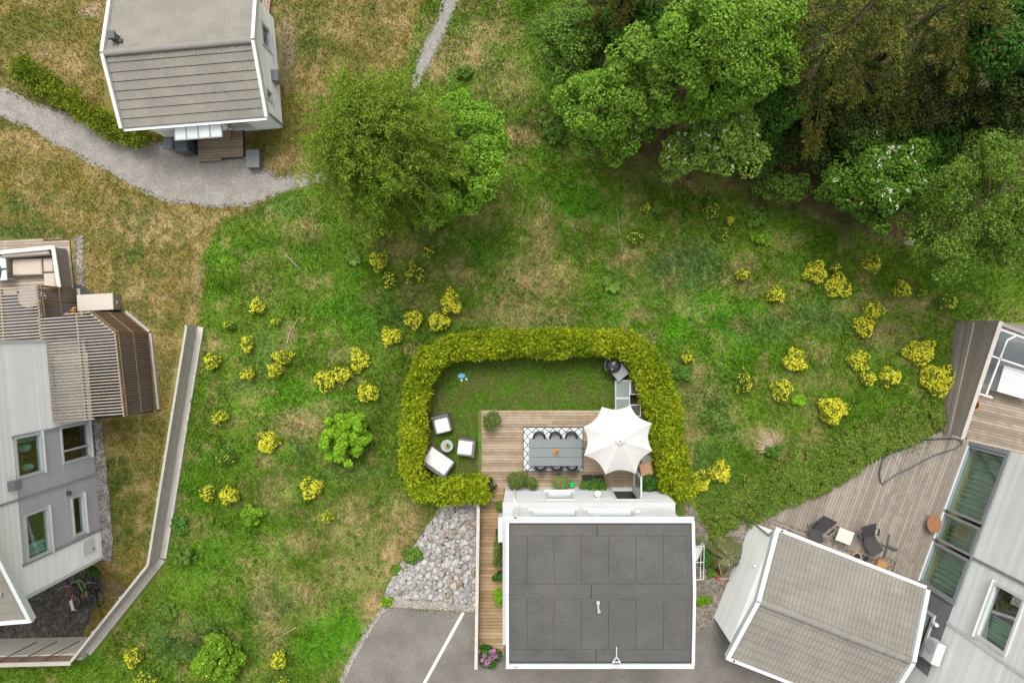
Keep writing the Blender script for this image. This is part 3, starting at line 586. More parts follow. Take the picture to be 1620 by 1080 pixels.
# clipped hedge around the garden
def path_pts(poly, step):
    out = []
    for i in range(len(poly) - 1):
        a, b = Vector(poly[i]), Vector(poly[i + 1]); k = max(1, int((b - a).length / step))
        out += [(a.lerp(b, j / k), (b - a).normalized()) for j in range(k)]
    return out
random.seed(21)
pp = path_pts(HEDGE, .21); wdt_ = lambda p: (.82 if p.x < -2.2 and p.y < -3 else .92 if p.x < -3 else 1) + .45 * float(sstep(3.8, 6.2, np.array(p.x - .25 * p.y))) + .12 * math.sin(p.x * 2.2 + p.y * 1.7)
hedge = empty('conifer_hedge', (pp[len(pp) // 2][0].x, pp[len(pp) // 2][0].y, 0), 'yellow green clipped conifer hedge running round the garden and lawn', 'hedge')
cl = []; cr = []; inn = []
for p, d in pp:
    nr = Vector((-d.y, d.x)); wob = .15 * math.sin(p.x * 3.1 + 1.3 * math.sin(p.x * 1.3)) + .14 * math.sin(p.y * 3.7 + math.sin(p.y * 1.9))
    for k in range(7):
        o = (random.uniform(-.32, .32) + wob * .4) * wdt_(p); h = 1.55 + wob * .7 - abs(o) * .6 + random.uniform(-.30, .16); cl.append((p.x + nr.x * o, p.y + nr.y * o, h)); cr.append(random.choice((.10, .15, .2, .28, .32)))
    for sg in (-1, 1):
        for h in (.35, .8, 1.2):
            cl.append((p.x + nr.x * sg * (.36 * wdt_(p) + random.uniform(-.09, .07)), p.y + nr.y * sg * (.36 * wdt_(p) + random.uniform(-.09, .07)), h)); cr.append(.22)
    inn.append((p.x, p.y, .7))
Cn = np.repeat(np.array(cl), 115, 0); r_ = np.repeat(np.array(cr), 115); d = rng.normal(size=Cn.shape); d /= np.linalg.norm(d, axis=1, keepdims=True)
Pp = Cn + d * (r_ * (.6 + .55 * rng.random(len(Cn))))[:, None] * [1, 1, .8]
def sprays(C, D, size, aspect):
    n = len(C); D = D + rng.normal(0, .45, D.shape); D /= np.linalg.norm(D, axis=1, keepdims=True); t = rng.normal(size=D.shape); b = np.cross(D, t); b /= np.linalg.norm(b, axis=1, keepdims=True)
    s = (size * (.6 + .8 * rng.random(n)))[:, None]; return np.stack([C - D * s * .5, C + b * s * aspect * .5, C + D * s * .5, C - b * s * aspect * .5], 1)
finish('sprays', fast_mesh('sprays', sprays(Pp, d * [1, 1, .5] + [0, 0, .35], .125, .36), 4), leaf_thuja, hedge)
mb = MB()
for a, b in zip(pp[:-1], pp[1:]):
    mb.tube([(a[0].x, a[0].y, 0), (a[0].x, a[0].y, 1.25)], [.05, .02], 5)
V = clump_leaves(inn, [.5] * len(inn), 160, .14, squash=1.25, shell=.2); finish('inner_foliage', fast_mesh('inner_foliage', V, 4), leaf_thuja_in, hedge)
mb.build('stems', bark, hedge)
# low conifer hedge by the path of the upper left house
random.seed(22)
HP = P((28, 105), (70, 130), (120, 165), (165, 195), (195, 215), (232, 214), z=.7)
pp2 = path_pts(HP, .16)
h2 = empty('conifer_hedge', (pp2[10][0].x, pp2[10][0].y, 0), 'loose green hedge between the gravel path and the upper left house', 'hedge')
cl = []; cr = []
for p, d in pp2:
    nr = Vector((-d.y, d.x))
    for k in range(4):
        o = random.uniform(-.42, .42); cl.append((p.x + nr.x * o, p.y + nr.y * o, .95 - abs(o) * .6 + random.uniform(-.2, .12))); cr.append(random.uniform(.16, .26))
    cl.append((p.x, p.y, .4)); cr.append(.4)
Cn = np.repeat(np.array(cl), 70, 0); r_ = np.repeat(np.array(cr), 70); d = rng.normal(size=Cn.shape); d /= np.linalg.norm(d, axis=1, keepdims=True)
Pp = Cn + d * (r_ * (.6 + .5 * rng.random(len(Cn))))[:, None]
leaf_hedge2 = LEAF('loose_hedge_leaves', (.125, .19, .016), (.23, .275, .022), .4, noise=1.2)
finish('sprays', fast_mesh('sprays', sprays(Pp, d + [0, 0, .3], .11, .5), 4), leaf_hedge2, h2)
mb = MB(); [mb.tube([(p.x, p.y, 0), (p.x, p.y, .8)], [.03, .01], 4) for p, _ in pp2[::2]]; mb.build('stems', bark, h2)

# ------------------------------------------------------------------ yellow flowering clumps
leaf_fb = LEAF('spurge_leaves', (.15, .22, .02), (.24, .28, .035), .35)
def flower_bush(px, py, rx, ry, dens, label, hgt=.5, green=1.0):
    g = G(px, py); k = (H - g.z - hgt * .8) / F; X = (px - NX) * k; Y = (NY - py) * k; rx, ry = rx * k * .95, ry * k * .95
    r0 = max(rx, ry); z0 = gz(X, Y); n = max(30, int(1500 * rx * ry / .2 * green))
    t = empty('flowering_bush', (X, Y, z0), label, 'bush', 'yellow flowering bushes scattered over the meadow')
    def dome(n, lo, hi, sp):
        a = rng.random(n) * 2 * math.pi; q = np.sqrt(rng.random(n)) * sp; wv = 1 + .14 * np.sin(3 * a + px) + .1 * np.sin(5 * a + py)
        x = np.cos(a) * q * rx * wv; y = np.sin(a) * q * ry * wv; z = hgt * np.sqrt(np.clip(1 - (q * .86) ** 2, 0, 1)) * (lo + (hi - lo) * rng.random(n))
        return np.stack([X + x, Y + y, z0 + .04 + z], 1), np.stack([x / r0, y / r0, np.full(n, .9)], 1)
    C, Nn = dome(n, .35, 1.0, 1.08); finish('foliage', fast_mesh('foliage', leaf_cards(C, Nn + rng.normal(0, .45, Nn.shape), .085, .38), 4), leaf_fb if dens > .5 else leaf_bush, t)
    m = max(4, int(230 * rx * ry / .2 * dens)); C, Nn = dome(m, .86, 1.1, 1.06); C[:, 2] += .02; kp = vnoise(C[:, 0] * 5.5, C[:, 1] * 5.5) + rng.normal(0, .12, m) > .33; kp[:4] = True; C = C[kp]; m = len(C)
    C = np.repeat(C, 5, 0) + rng.normal(0, .017, (m * 5, 3)) * [1, 1, .4]
    finish('blossoms', fast_mesh('blossoms', leaf_cards(C, rng.normal(0, .35, C.shape) + [0, 0, 1], .034, .85), 4), yellow, t)
FL = [
 (405, 484, 12, 12, 1, 'lone yellow bush in the upper left meadow, nearest below the dry tan patch'),
 (360, 514, 9, 8, .35, 'faint few flowered yellow plant right of the slatted fence top end'),
 (434, 509, 7, 6, .6, 'tiny yellow tuft just below the lone upper left bush'),
 (389, 544, 10, 14, 1, 'narrow upright yellow bush, next one right of the fence top'),
 (334, 571, 13, 12, .7, 'greenish yellow bush standing closest to the slatted fence upper half'),
 (388, 592, 11, 11, .8, 'small irregular yellow bush below the narrow upright one'),
 (446, 565, 16, 11, 1, 'upper half of the touching pair of yellow bushes in the left meadow'),
 (434, 586, 12, 13, 1, 'lower half of the touching pair of yellow bushes in the left meadow'),
 (515, 602, 17, 18, 1.2, 'dense round yellow bush touching a paler one, upper left of the bright green shrub'),
 (541, 593, 13, 13, 1, 'paler yellow bush touching the right side of a dense round one'),
 (567, 569, 15, 19, 1.1, 'tall oval yellow bush above the touching dense and pale pair'),
 (580, 621, 17, 15, 1, 'wide yellow bush right above the bright green shrub'),
 (617, 532, 16, 15, 1.2, 'round yellow bush left of the hedge corner, lowest of the diagonal row'),
 (653, 505, 15, 14, 1.2, 'round yellow bush, second from below in the diagonal row by the hedge'),
 (693, 509, 17, 14, 1.2, 'yellow bush just above the hedge corner with a pinkish dry edge'),
 (713, 477, 16, 20, 1.3, 'tallest double headed yellow bush above the hedge corner'),
 (656, 432, 18, 17, .45, 'large mostly green bush with yellow tips below the big tree pair'),
 (613, 444, 13, 13, .5, 'compact green and yellow bush left of the large mostly green one'),
 (597, 412, 14, 15, .75, 'airy yellow bush at the foot of the birch shade, above the compact one'),
 (678, 398, 11, 9, .45, 'sparse yellow plant in the shade right below the bright maple'),
 (609, 366, 11, 8, .5, 'small yellow plant directly under the birch edge'),
 (345, 661, 13, 12, .6, 'green and yellow bush beside the middle of the slatted fence'),
 (355, 722, 14, 14, .12, 'almost bare green bush below the middle fence bush'),
 (422, 699, 17, 17, 1.5, 'brightest dense yellow bush standing alone in the left meadow'),
 (326, 780, 12, 13, .6, 'dull yellow bush left of a bright one near the fence bend'),
 (360, 784, 15, 14, 1.2, 'bright yellow bush right of a dull one near the fence bend'),
 (491, 772, 17, 17, 1.3, 'bright yellow bush below the bright green shrub'),
 (517, 818, 9, 9, .7, 'scrappy small yellow plant above the stone slope grass'),
 (208, 1040, 13, 16, .9, 'oval yellow bush at the bottom left near the fence corner'),
 (438, 1046, 13, 14, 1, 'yellow bush at the bottom, right of the large green bottom shrub'),
 (228, 1072, 20, 10, .3, 'thin yellow plants at the bottom edge below the oval bush'),
 (440, 1079, 18, 8, .3, 'sparse yellow plants on the bottom edge right of the large shrub'),
 (1089, 564, 11, 10, .8, 'small yellow bush just right of the hedge, level with the kettle grill'),
 (1178, 604, 13, 20, .35, 'long mostly green bush with a few yellow tips right of the hedge'),
 (1238, 617, 17, 18, .75, 'ring shaped yellow bush with a green middle in the right meadow'),
 (1260, 570, 18, 18, 1.3, 'dense round yellow bush above the ring shaped one'),
 (1320, 649, 23, 21, 1.4, 'biggest perfectly round yellow bush above the grey timber deck'),
 (1362, 571, 17, 16, 1, 'yellow bush above the low touching pair in the right meadow'),
 (1376, 599, 11, 11, .9, 'small left one of the low touching pair of yellow bushes'),
 (1409, 596, 17, 15, 1.2, 'larger right one of the low touching pair of yellow bushes'),
 (1457, 557, 25, 20, 1.1, 'large yellow bush left of the weathered board wall, the upper of two'),
 (1489, 600, 30, 24, 1.1, 'longest yellow bush, leaning onto the weathered board wall'),
 (1383, 492, 18, 17, .9, 'upper bush of the stacked yellow pair left of the board wall'),
 (1369, 515, 17, 18, 1, 'lower bush of the stacked yellow pair left of the board wall'),
 (1292, 430, 18, 18, .9, 'upper left bush of the pair near the white blossom tree'),
 (1329, 452, 21, 19, 1, 'lower right wide bush of the pair near the white blossom tree'),
 (1323, 423, 8, 8, .5, 'tiny yellow tuft above the wide bush near the white blossom tree'),
 (1381, 417, 16, 13, .9, 'yellow bush in the shade directly below the white blossom tree'),
 (1229, 466, 14, 12, .8, 'flat yellow bush right of the bluish grass patch'),
 (1176, 434, 10, 9, .8, 'small orange yellow plant at the right rim of the bluish grass'),
 (1429, 457, 14, 13, .9, 'yellow bush in the shade under the light green birch'),
 (1500, 478, 18, 12, .3, 'spindly yellow plant right above the weathered board wall'),
 (1462, 463, 8, 8, .3, 'faint yellow sprigs between two shaded bushes under the birch'),
 (1127, 331, 14, 16, .2, 'bright green plant with yellow tips in the upper meadow below the rowan'),
 (1142, 370, 12, 11, .12, 'low green plant with scant yellow flowers above the bluish grass'),
 (1156, 348, 6, 6, .9, 'tiny bright yellow tuft beside the green plant in the upper meadow'),
 (1141, 747, 17, 18, 1.4, 'bright yellow bush right of the hedge bottom end, upper of two'),
 (1112, 760, 13, 17, 1.3, 'bright yellow bush squeezed against the hedge bottom end'),
 (1006, 377, 13, 11, .25, 'low green and yellow plant left of the bluish grass'),
 (1022, 328, 8, 7, .6, 'tiny yellow plant right of the bright green grass patch'),
]
for f in FL: flower_bush(*f)

# ------------------------------------------------------------------ other shrubs and plants
def shrub(px, py, rx, ry, h, mat, label, name='shrub', leaf=.09, n=40, per=110, crad=.2, seed=0, cat='bush', flowers=None, group=None):
    g = W(px, py, h * .6); k = (H - h * .6) / F; z0 = gz(g.x, g.y); random.seed(500 + seed)
    t = empty(name, (g.x, g.y, z0), label, cat, group); n = int(n * 1.7); crad = crad * 1.0; per = int(per * 1.4); cl = crown_clumps((g.x, g.y, z0 + h * .42), rx * k * .85, ry * k * .85, h * .5, n, -.5, seed, .25, .45)
    finish('foliage', fast_mesh('foliage', clump_leaves(cl, [crad * random.uniform(.7, 1.2) for _ in cl], per, leaf, squash=.7, aspect=.75, shell=.15), 4), mat, t)
    mb = MB()
    for q in random.sample(cl, min(14, n)): mb.tube([(g.x, g.y, z0 - .05), ((g.x + q[0]) / 2, (g.y + q[1]) / 2, z0 + h * .35), q], [.02, .014, .005], 4)
    mb.build('stems', bark, t)
    if flowers:
        C = np.array([Vector(q) + Vector((random.gauss(0, .1), random.gauss(0, .1), crad * .9)) for q in random.choices(cl, k=flowers)]); C = np.repeat(C, 5, 0) + rng.normal(0, .02, (flowers * 5, 3))
        finish('blossoms', fast_mesh('blossoms', leaf_cards(C, rng.normal(0, .3, C.shape) + [0, 0, 1], .05, .8), 4), yellow, t)
    return t
leaf_vivid = LEAF('vivid_shrub_leaves', (.145, .30, .012), (.20, .37, .02), .35, noise=2)
leaf_vivid2 = LEAF('yellowgreen_shrub_leaves', (.115, .24, .014), (.165, .29, .02), .4, noise=2)
shrub(549, 688, 39, 42, 1.5, leaf_vivid, 'bright lime green shrub standing alone left of the garden hedge', leaf=.115, n=60, seed=1)
shrub(341, 1042, 37, 44, 1.3, leaf_vivid2, 'large yellow green shrub at the bottom of the meadow', n=60, seed=2, flowers=9)
shrub(400, 811, 18, 17, .6, leaf_vivid2, 'small leafy shrub below the dull and bright yellow pair near the fence bend', n=18, crad=.14, seed=3, leaf=.1)
shrub(291, 880, 15, 17, .6, leaf_bush, 'small green shrub close to the bend of the slatted fence', n=18, crad=.14, seed=4)
shrub(285, 830, 16, 14, .4, leaf_straw, 'leafy weed rosette above the fence bend', 'wild_plant', n=12, crad=.12, seed=5, leaf=.13)
shrub(275, 958, 17, 15, .4, leaf_bush, 'low green shrub right of the diagonal part of the fence', n=14, crad=.14, seed=6)
shrub(652, 880, 16, 16, .5, leaf_bush, 'green weed growing in the left edge of the stone slope', 'wild_plant', n=16, crad=.14, seed=7)
shrub(627, 900, 10, 9, .3, leaf_bush, 'small weed at the lower left corner of the stone slope', 'wild_plant', n=9, crad=.1, seed=8)
shrub(612, 952, 9, 8, .3, leaf_vivid2, 'tiny weed with a yellow flower on the gravel verge by the asphalt', 'wild_plant', n=8, crad=.09, seed=9, flowers=4)
shrub(880, 208, 22, 20, .6, leaf_bush, 'green thistle clump left of the left maple', 'wild_plant', n=20, crad=.16, seed=10)
shrub(735, 112, 14, 10, .4, leaf_bush, 'isolated green weed right of the footpath', 'wild_plant', n=12, crad=.12, seed=11)
shrub(1205, 377, 16, 12, .4, leaf_vivid2, 'light green weed in the shaded grass below the wood', 'wild_plant', n=12, crad=.12, seed=12)
shrub(1200, 345, 16, 20, .4, leaf_bush, 'fresh green weed patch below the rowan, left of the white blossom tree', 'wild_plant', n=14, crad=.12, seed=13)
shrub(1260, 634, 13, 10, .3, leaf_vivid, 'bright green low plant touching the ring shaped yellow bush', 'wild_plant', n=9, crad=.1, seed=14)
shrub(1222, 712, 14, 12, .5, leaf_straw, 'green plant at the foot of the dry straw tuft', 'wild_plant', n=12, crad=.12, seed=15)
shrub(1078, 590, 17, 12, .35, leaf_straw, 'dark green broad leaved weed right of the hedge by the grill', 'wild_plant', n=12, crad=.12, seed=16, leaf=.14)
shrub(1335, 225, 26, 30, 1.6, leaf_bush, 'mid green undergrowth shrub above the white blossom tree', n=26, crad=.24, seed=17)
shrub(1480, 245, 40, 26, 2.0, leaf_bush, 'mid green shrub right of the white blossom tree under the dark boughs', n=40, crad=.26, seed=18)
shrub(920, 50, 28, 40, 3.5, leaf_bush, 'shaded green shrub on the left fringe of the wood', n=40, crad=.3, seed=19)
shrub(1035, 330, 12, 12, .35, leaf_bush, 'small weed between the vivid grass and the forest shade', 'wild_plant', n=9, crad=.1, seed=20)
# broad leaved rosettes
def rosette(px, py, r, label, mat, n=16):
    g = G(px, py); k = r * H / F; t = empty('dock_plant', tuple(g), label, 'plant'); mb = MB()
    for i in range(n):
        a = i * 2.399; L = k * random.uniform(.7, 1.1); w = L * .28; d = Vector((math.cos(a), math.sin(a), 0)); s = Vector((-d.y, d.x, 0)); up = random.uniform(.1, .5)
        p = [g + d * L * q + Vector((0, 0, L * up * math.sin(q * 2.2) + .03)) for q in (0, .3, .65, 1)]; ww = (.15, .8, 1, .1)
        vs = []; [vs.extend([pp_ - s * w * q, pp_ + Vector((0, 0, -.01)), pp_ + s * w * q]) for pp_, q in zip(p, ww)]
        mb.add(vs, [(3 * i_ + j, 3 * i_ + j + 1, 3 * i_ + j + 4, 3 * i_ + j + 3) for i_ in range(3) for j in range(2)])
    mb.build('leaves', mat, t, smooth=True)
rosette(968, 448, 16, 'large leaved dark green rosette left of the bluish grass', leaf_bush, 26)
rosette(561, 407, 13, 'large leaved rosette left of the airy yellow bush', leaf_bush, 20)
rosette(865, 190, 14, 'broad leaved weed between the maple pair and the wood', leaf_bush, 16)
# straw tuft
g = G(1224, 708); mb = MB()
for i in range(130):
    a = R(random.gauss(128, 34)); L = random.uniform(.45, .95); d = Vector((math.cos(a), math.sin(a), 0)); e = g + d * L + Vector((0, 0, .06)); m_ = g + d * L * .5 + Vector((d.y * random.uniform(-.1, .15), 0, .28))
    mb.tube([g + Vector((0, 0, .02)), m_, e], [.008, .008, .004], 3)
tag(mb.build('straw_tuft', M('straw', (.46, .37, .23), rough=.8, noise=5, amt=.15, island=.3)), 'dry tuft of pale straw fanned out above the grey timber deck', 'grass tuft')
# creeping ground cover on the bank by the deck
BANK = P((1102, 850), (1120, 790), (1160, 745), (1230, 712), (1300, 690), (1370, 655), (1440, 630), (1488, 632), (1492, 672), (1440, 702), (1380, 722), (1352, 748), (1300, 778), (1240, 800), (1205, 818), (1160, 842), (1130, 872), (1108, 880))
x, y = scatter(7500, BANK, []); kk = rng.random(len(x)) < .12 + .9 * sstep(.15, 1.0, polydist(x, y, BANK) + fbm(x, y, 1.1, 3, 33) * .9 - .35 + .8 * (polydist(x, y, [pxy(1205, 818), pxy(1352, 748), pxy(1440, 702), pxy(1492, 672)], False) < .7)); x, y = x[kk], y[kk]; z = .12 + .28 * fbm(x, y, 1.4, 3, 30); V = clump_leaves(np.stack([x, y, z], 1), np.full(len(x), .12), 26, .075, up=.9, aspect=.45, shell=.3)
o = finish('creeping_shrubs', fast_mesh('creeping_shrubs', V, 4), leaf_juni, local=True); tag(o, 'mass of low creeping green shrubs on the bank along the grey deck edge', 'ground cover', kind='stuff')
# dry sticks
def stick(pts, label, r=.014):
    mb = MB(); mb.tube([G(a, b) + Vector((0, 0, .12)) for a, b in pts], [r, r * .8, r * .4][:len(pts)] if len(pts) == 3 else r, 5)
    for k in range(3):
        a, b = pts[0]; c, d = pts[-1]; t = random.uniform(.3, .8); q = G(a + (c - a) * t, b + (d - b) * t) + Vector((0, 0, .12)); mb.tube([q, q + Vector((random.uniform(-.3, .3), random.uniform(.05, .3), .05))], [r * .6, r * .2], 4)
    tag(mb.build('dry_twig', M('dry_wood', (.40, .34, .26), rough=.85, noise=6, amt=.2)), label, 'twig')
stick([(452, 402), (465, 415), (477, 428)], 'pale forked twig lying in the upper left meadow')
stick([(455, 545), (460, 525), (474, 502)], 'pale dry stem cluster below the tiny yellow tuft')
stick([(470, 990), (452, 1000), (432, 1012)], 'short dry twig in the lower meadow above the large bottom shrub', .012)
stick([(975, 330), (980, 365), (984, 400)], 'thin dead stalk right of the vivid grass patch', .009)
stick([(1440, 372), (1465, 371), (1485, 368)], 'long bleached branch at the foot of the broad right birch', .018)
mb = MB(); g = G(1437, 384); vs = [];
for i in range(10):
    a = i * .628; vs.append((g.x + .24 * math.cos(a), g.y + .13 * math.sin(a), g.z - .05))
n0 = len(vs); vs += [(g.x + .18 * math.cos(i * .628 + .2), g.y + .09 * math.sin(i * .628 + .2), g.z + .15 + .05 * math.sin(i * 2.3)) for i in range(10)]
mb.add(vs, [(i, (i + 1) % 10, 10 + (i + 1) % 10, 10 + i) for i in range(10)] + [tuple(range(10, 20))])
tag(mb.build('boulder', M('boulder_stone', (.30, .27, .27), rough=.9, noise=5, amt=.2, bump=.5)), 'grey boulder lying between the white blossom tree and the broad birch', 'rock')

# broad leaved weeds growing through the meadow
x, y = scatter(2600, P((330, 340), (620, 390), (700, 330), (880, 120), (900, 230), (1260, 350), (1500, 470), (1490, 620), (1150, 760), (1080, 600), (1000, 500), (690, 500), (620, 620), (650, 800), (560, 960), (520, 1080), (160, 1080), (280, 880), (330, 520)), [(OLIVE_Z, -.2)])
k = fbm(x, y, .8, 3, 40) + rng.normal(0, .07, len(x)) > .52; x, y = x[k], y[k]; nW = len(x)
V = clump_leaves(np.stack([x, y, ground_z(x, y) + .09 + .06 * rng.random(nW)], 1), .06 + .10 * rng.random(nW) ** 2, 22, .075, up=1.0, aspect=.6, squash=.5, shell=.1)
tag(finish('meadow_weeds', fast_mesh('meadow_weeds', V, 4), LEAF('weed_leaves', (.06, .15, .012), (.11, .20, .022), .45, noise=.8), local=True), 'low broad leaved weeds growing in patches through the meadow grass', 'weeds', kind='stuff')
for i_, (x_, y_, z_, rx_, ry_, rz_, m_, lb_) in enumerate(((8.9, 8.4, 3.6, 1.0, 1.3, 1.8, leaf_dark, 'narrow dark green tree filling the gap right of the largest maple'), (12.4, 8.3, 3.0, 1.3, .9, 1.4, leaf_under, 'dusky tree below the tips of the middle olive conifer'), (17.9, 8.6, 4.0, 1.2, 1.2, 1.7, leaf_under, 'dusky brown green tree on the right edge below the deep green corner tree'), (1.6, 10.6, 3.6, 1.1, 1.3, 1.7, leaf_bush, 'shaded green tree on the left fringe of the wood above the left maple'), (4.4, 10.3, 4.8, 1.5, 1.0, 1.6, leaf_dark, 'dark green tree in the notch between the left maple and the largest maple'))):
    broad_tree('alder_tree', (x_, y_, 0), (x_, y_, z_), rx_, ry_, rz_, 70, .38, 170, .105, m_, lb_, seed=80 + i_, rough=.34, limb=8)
# ------------------------------------------------------------------ building helpers
ZU = Vector((0, 0, 1))
class Wall:
    """vertical wall plane: origin at its base, u along it, n outward"""
    def __init__(s, a, b, z0=0.0):
        s.a = Vector((a[0], a[1], z0)); b = Vector((b[0], b[1], z0)); s.L = (b - s.a).length; s.u = (b - s.a).normalized(); s.n = s.u.cross(ZU)
    def at(s, u, z, o=0.0): return Vector((s.a.x, s.a.y, 0)) + s.u * u + Vector((0, 0, z)) + s.n * o
    def uz(s, px, py): p = onplane(px, py, s.a, s.n); return (p - s.a).dot(s.u), p.z
    def block(s, mb, u0, u1, z0, z1, o0, o1):   # box on the wall, from offset o0 (inner) to o1 (outer)
        A = lambda u, z, o: s.at(u, z, o)
        return mb.hexa([A(u0, z0, o0), A(u1, z0, o0), A(u1, z0, o1), A(u0, z0, o1), A(u0, z1, o0), A(u1, z1, o0), A(u1, z1, o1), A(u0, z1, o1)])
def clad(wall, mb, u0, u1, z0, z1, openings=(), board=.14, o=.0, top=None, vertical=False, t=.03):
    zs = [z0]; 
    while zs[-1] < z1 - .02: zs.append(min(z1, zs[-1] + board))
    for q in openings:
        for zz_ in (q[2], q[3]):
            if z0 < zz_ < z1 and min(abs(zz_ - a_) for a_ in zs) > .01: zs.append(zz_)
    zs.sort()
    for za, zb in zip(zs[:-1], zs[1:]):
        zm = (za + zb) / 2; iv = [(u0, u1)]
        if top:
            iv = [top(zm)]
            if iv[0] is None: continue
        for q in openings:
            if q[2] < zm < q[3]:
                nv = []
                for a, b in iv:
                    if q[1] <= a or q[0] >= b: nv.append((a, b))
                    else:
                        if q[0] > a: nv.append((a, q[0]))
                        if q[1] < b: nv.append((q[1], b))
                iv = nv
        for a, b in iv:
            A = wall.at
            mb.hexa([A(a, za, o - t), A(b, za, o - t), A(b, za, o + .02), A(a, za, o + .02), A(a, zb - .012, o - t), A(b, zb - .012, o - t), A(b, zb - .012, o), A(a, zb - .012, o)])
    return mb
def window(wall, u0, u1, z0, z1, parent, fmat, mull=(), fw=.07, proud=.05, name='window', pane=True, sill=True, depth=.18, label=None, gm=None):
    mb = MB()
    for a, b, c, d in ((u0, u1, z1 - fw, z1), (u0, u1, z0, z0 + fw), (u0, u0 + fw, z0 + fw, z1 - fw), (u1 - fw, u1, z0 + fw, z1 - fw)): wall.block(mb, a, b, c, d, -depth * .6, proud)
    for m in mull: wall.block(mb, m - fw * .4, m + fw * .4, z0 + fw, z1 - fw, -depth * .4, proud - .012)
    f = mb.build(name, fmat, parent)
    if label: f['label'] = label
    if pane:
        mb = MB(); wall.block(mb, u0 + fw, u1 - fw, z0 + fw, z1 - fw, -.05, -.03); mb.build('pane', gm or glass, f)
    if sill:
        mb = MB(); wall.block(mb, u0 - .05, u1 + .05, z0 - .045, z0 - .003, -.02, proud + .07); mb.build('sill', fmat, f)
    return f
def curtain(wall, u0, u1, z0, z1, off, mat, parent, folds=14, amp=.05):
    mb = MB(); n = folds * 8; vs = []
    for k in range(n + 1):
        u = u0 + (u1 - u0) * k / n; o = off + amp * math.sin(2 * math.pi * folds * k / n) + .02 * math.sin(k * .37)
        vs += [wall.at(u, z0, o), wall.at(u, z1, o), wall.at(u, z1, o - .012), wall.at(u, z0, o - .012)]
    fs = []
    for k in range(n):
        a, b = 4 * k, 4 * k + 4; fs += [(a, b, b + 1, a + 1), (a + 3, a + 2, b + 2, b + 3), (a + 1, b + 1, b + 2, a + 2), (a, a + 3, b + 3, b)]
    mb.add(vs, fs); return mb.build('curtain', mat, parent, smooth=True)
tilem = M('roof_tiles', (.215, .20, .17), rough=.85, noise=1.3, amt=.13, fine=.09, col2=(.19, .177, .152))
tileridge = M('ridge_tiles', (.20, .19, .168), rough=.85, noise=3, amt=.1, island=.06)
def tile_slope(eL, eR, rR, rL, courses, name, parent, wave=.15, amp=.017, step=.035, mat=None, gap=.0):
    """pantile slope: eave left/right, ridge right/left"""
    eL, eR, rR, rL = map(Vector, (eL, eR, rR, rL)); nrm = (eR - eL).cross(rL - eL).normalized(); nrm = nrm if nrm.z > 0 else -nrm
    n = int((eR - eL).length / wave); m = n * 6; vs = []; fs = []
    for c in range(courses):
        for k, (t, hh) in enumerate((((c + gap) / courses, .0), ((c + gap) / courses, step), ((c + .5) / courses, step * .55), ((c + 1) / courses, .004))):
            a = eL.lerp(rL, t); b = eR.lerp(rR, t)
            for i in range(m + 1):
                ph = i / 6; w = amp * .8 * math.cos(2 * math.pi * ph) + .0012 * math.sin(c * 12.9 + int(ph) * 7.7)
                vs.append(a.lerp(b, i / m) + nrm * ((hh + w) if k else -.01))
        b0 = c * 4 * (m + 1)
        for k in range(3):
            for i in range(m):
                a = b0 + k * (m + 1) + i; fs.append((a, a + 1, a + m + 2, a + m + 1))
    mb = MB(); mb.add(vs, fs); mb.m = 1; mb.slab(eL - nrm * .03, eR - nrm * .03, rR - nrm * .03, rL - nrm * .03, .10)
    return mb.build(name, [mat or tilem, M('overlap_shade_underlay', (.03, .028, .026), rough=.95, noise=3, amt=.1)], parent)  # near black slab shows in the course gaps as the overlap shade
def ridge(a, b, r, parent, n=None):
    a, b = Vector(a), Vector(b); n = n or int((b - a).length / .36); mb = MB(); d = (b - a) / n; rt = d.cross(ZU).normalized()
    for i in range(n):
        p0 = a + d * i; p1 = a + d * (i + 1.06); vs = []
        for p, q in ((p0, r * 1.06), (p1, r * .95)):
            for k in range(9):
                t = math.pi * k / 8; vs.append(p + rt * math.cos(t) * q + ZU * math.sin(t) * q * .8)
        mb.add(vs, [(k, k + 1, 10 + k, 9 + k) for k in range(8)] + [tuple(range(9)), tuple(range(17, 8, -1))])
    return mb.build('ridge_cap', tileridge, parent)
gutter_m = M('white_metal', (.70, .71, .71), rough=.35, noise=2, amt=.04)

# ------------------------------------------------------------------ centre house
hs_ = empty('white_house', (2.4, -9.0, 0), 'small white house with a dark felt roof, bottom centre, behind the garden deck', 'house')
X0, X1, YN, YS, ZL = -1.02, 5.62, -6.62, -12.1, 2.45
lowm = M('light_grey_boards', (.56, .575, .57), rough=.5, noise=2, amt=.03, island=.02)
wN = Wall((X1, YN), (X0, YN)); wW = Wall((X0, YN), (X0, YS)); wE = Wall((X1, YS), (X1, YN)); wS = Wall((X0, YS), (X1, YS))
uX = lambda x: X1 - x
win = (uX(1.78), uX(.66), .85, 2.12); door = (uX(4.42), uX(3.36), .05, 2.12)
mb = MB(); clad(wN, mb, 0, wN.L, 0, ZL, [win, door], .18)
for w_ in (wW, wE, wS): clad(w_, mb, 0, w_.L, 0, ZL, (), .18)
mb.build('lower_wall', lowm, hs_)
mb = MB(); mb.box((X0 + X1) / 2, (YN + YS) / 2, ZL + .03, X1 - X0 + .06, YN - YS + .06, .06); mb.build('ledge', M('ledge_sheet_metal', (.44, .45, .44), rough=.5, noise=2, amt=.05), hs_)
mb = MB(); mb.box((X0 + X1) / 2, (YN + YS) / 2, .03, X1 - X0 - .2, YN - YS - .2, .06); mb.box((X0 + X1) / 2, YN - 2.2, 1.2, X1 - X0 - .2, .08, 2.3); mb.build('interior', darkroom, hs_)
U0, U1, UN, US, ZT = -.60, 5.45, -6.80, -11.2, 5.5
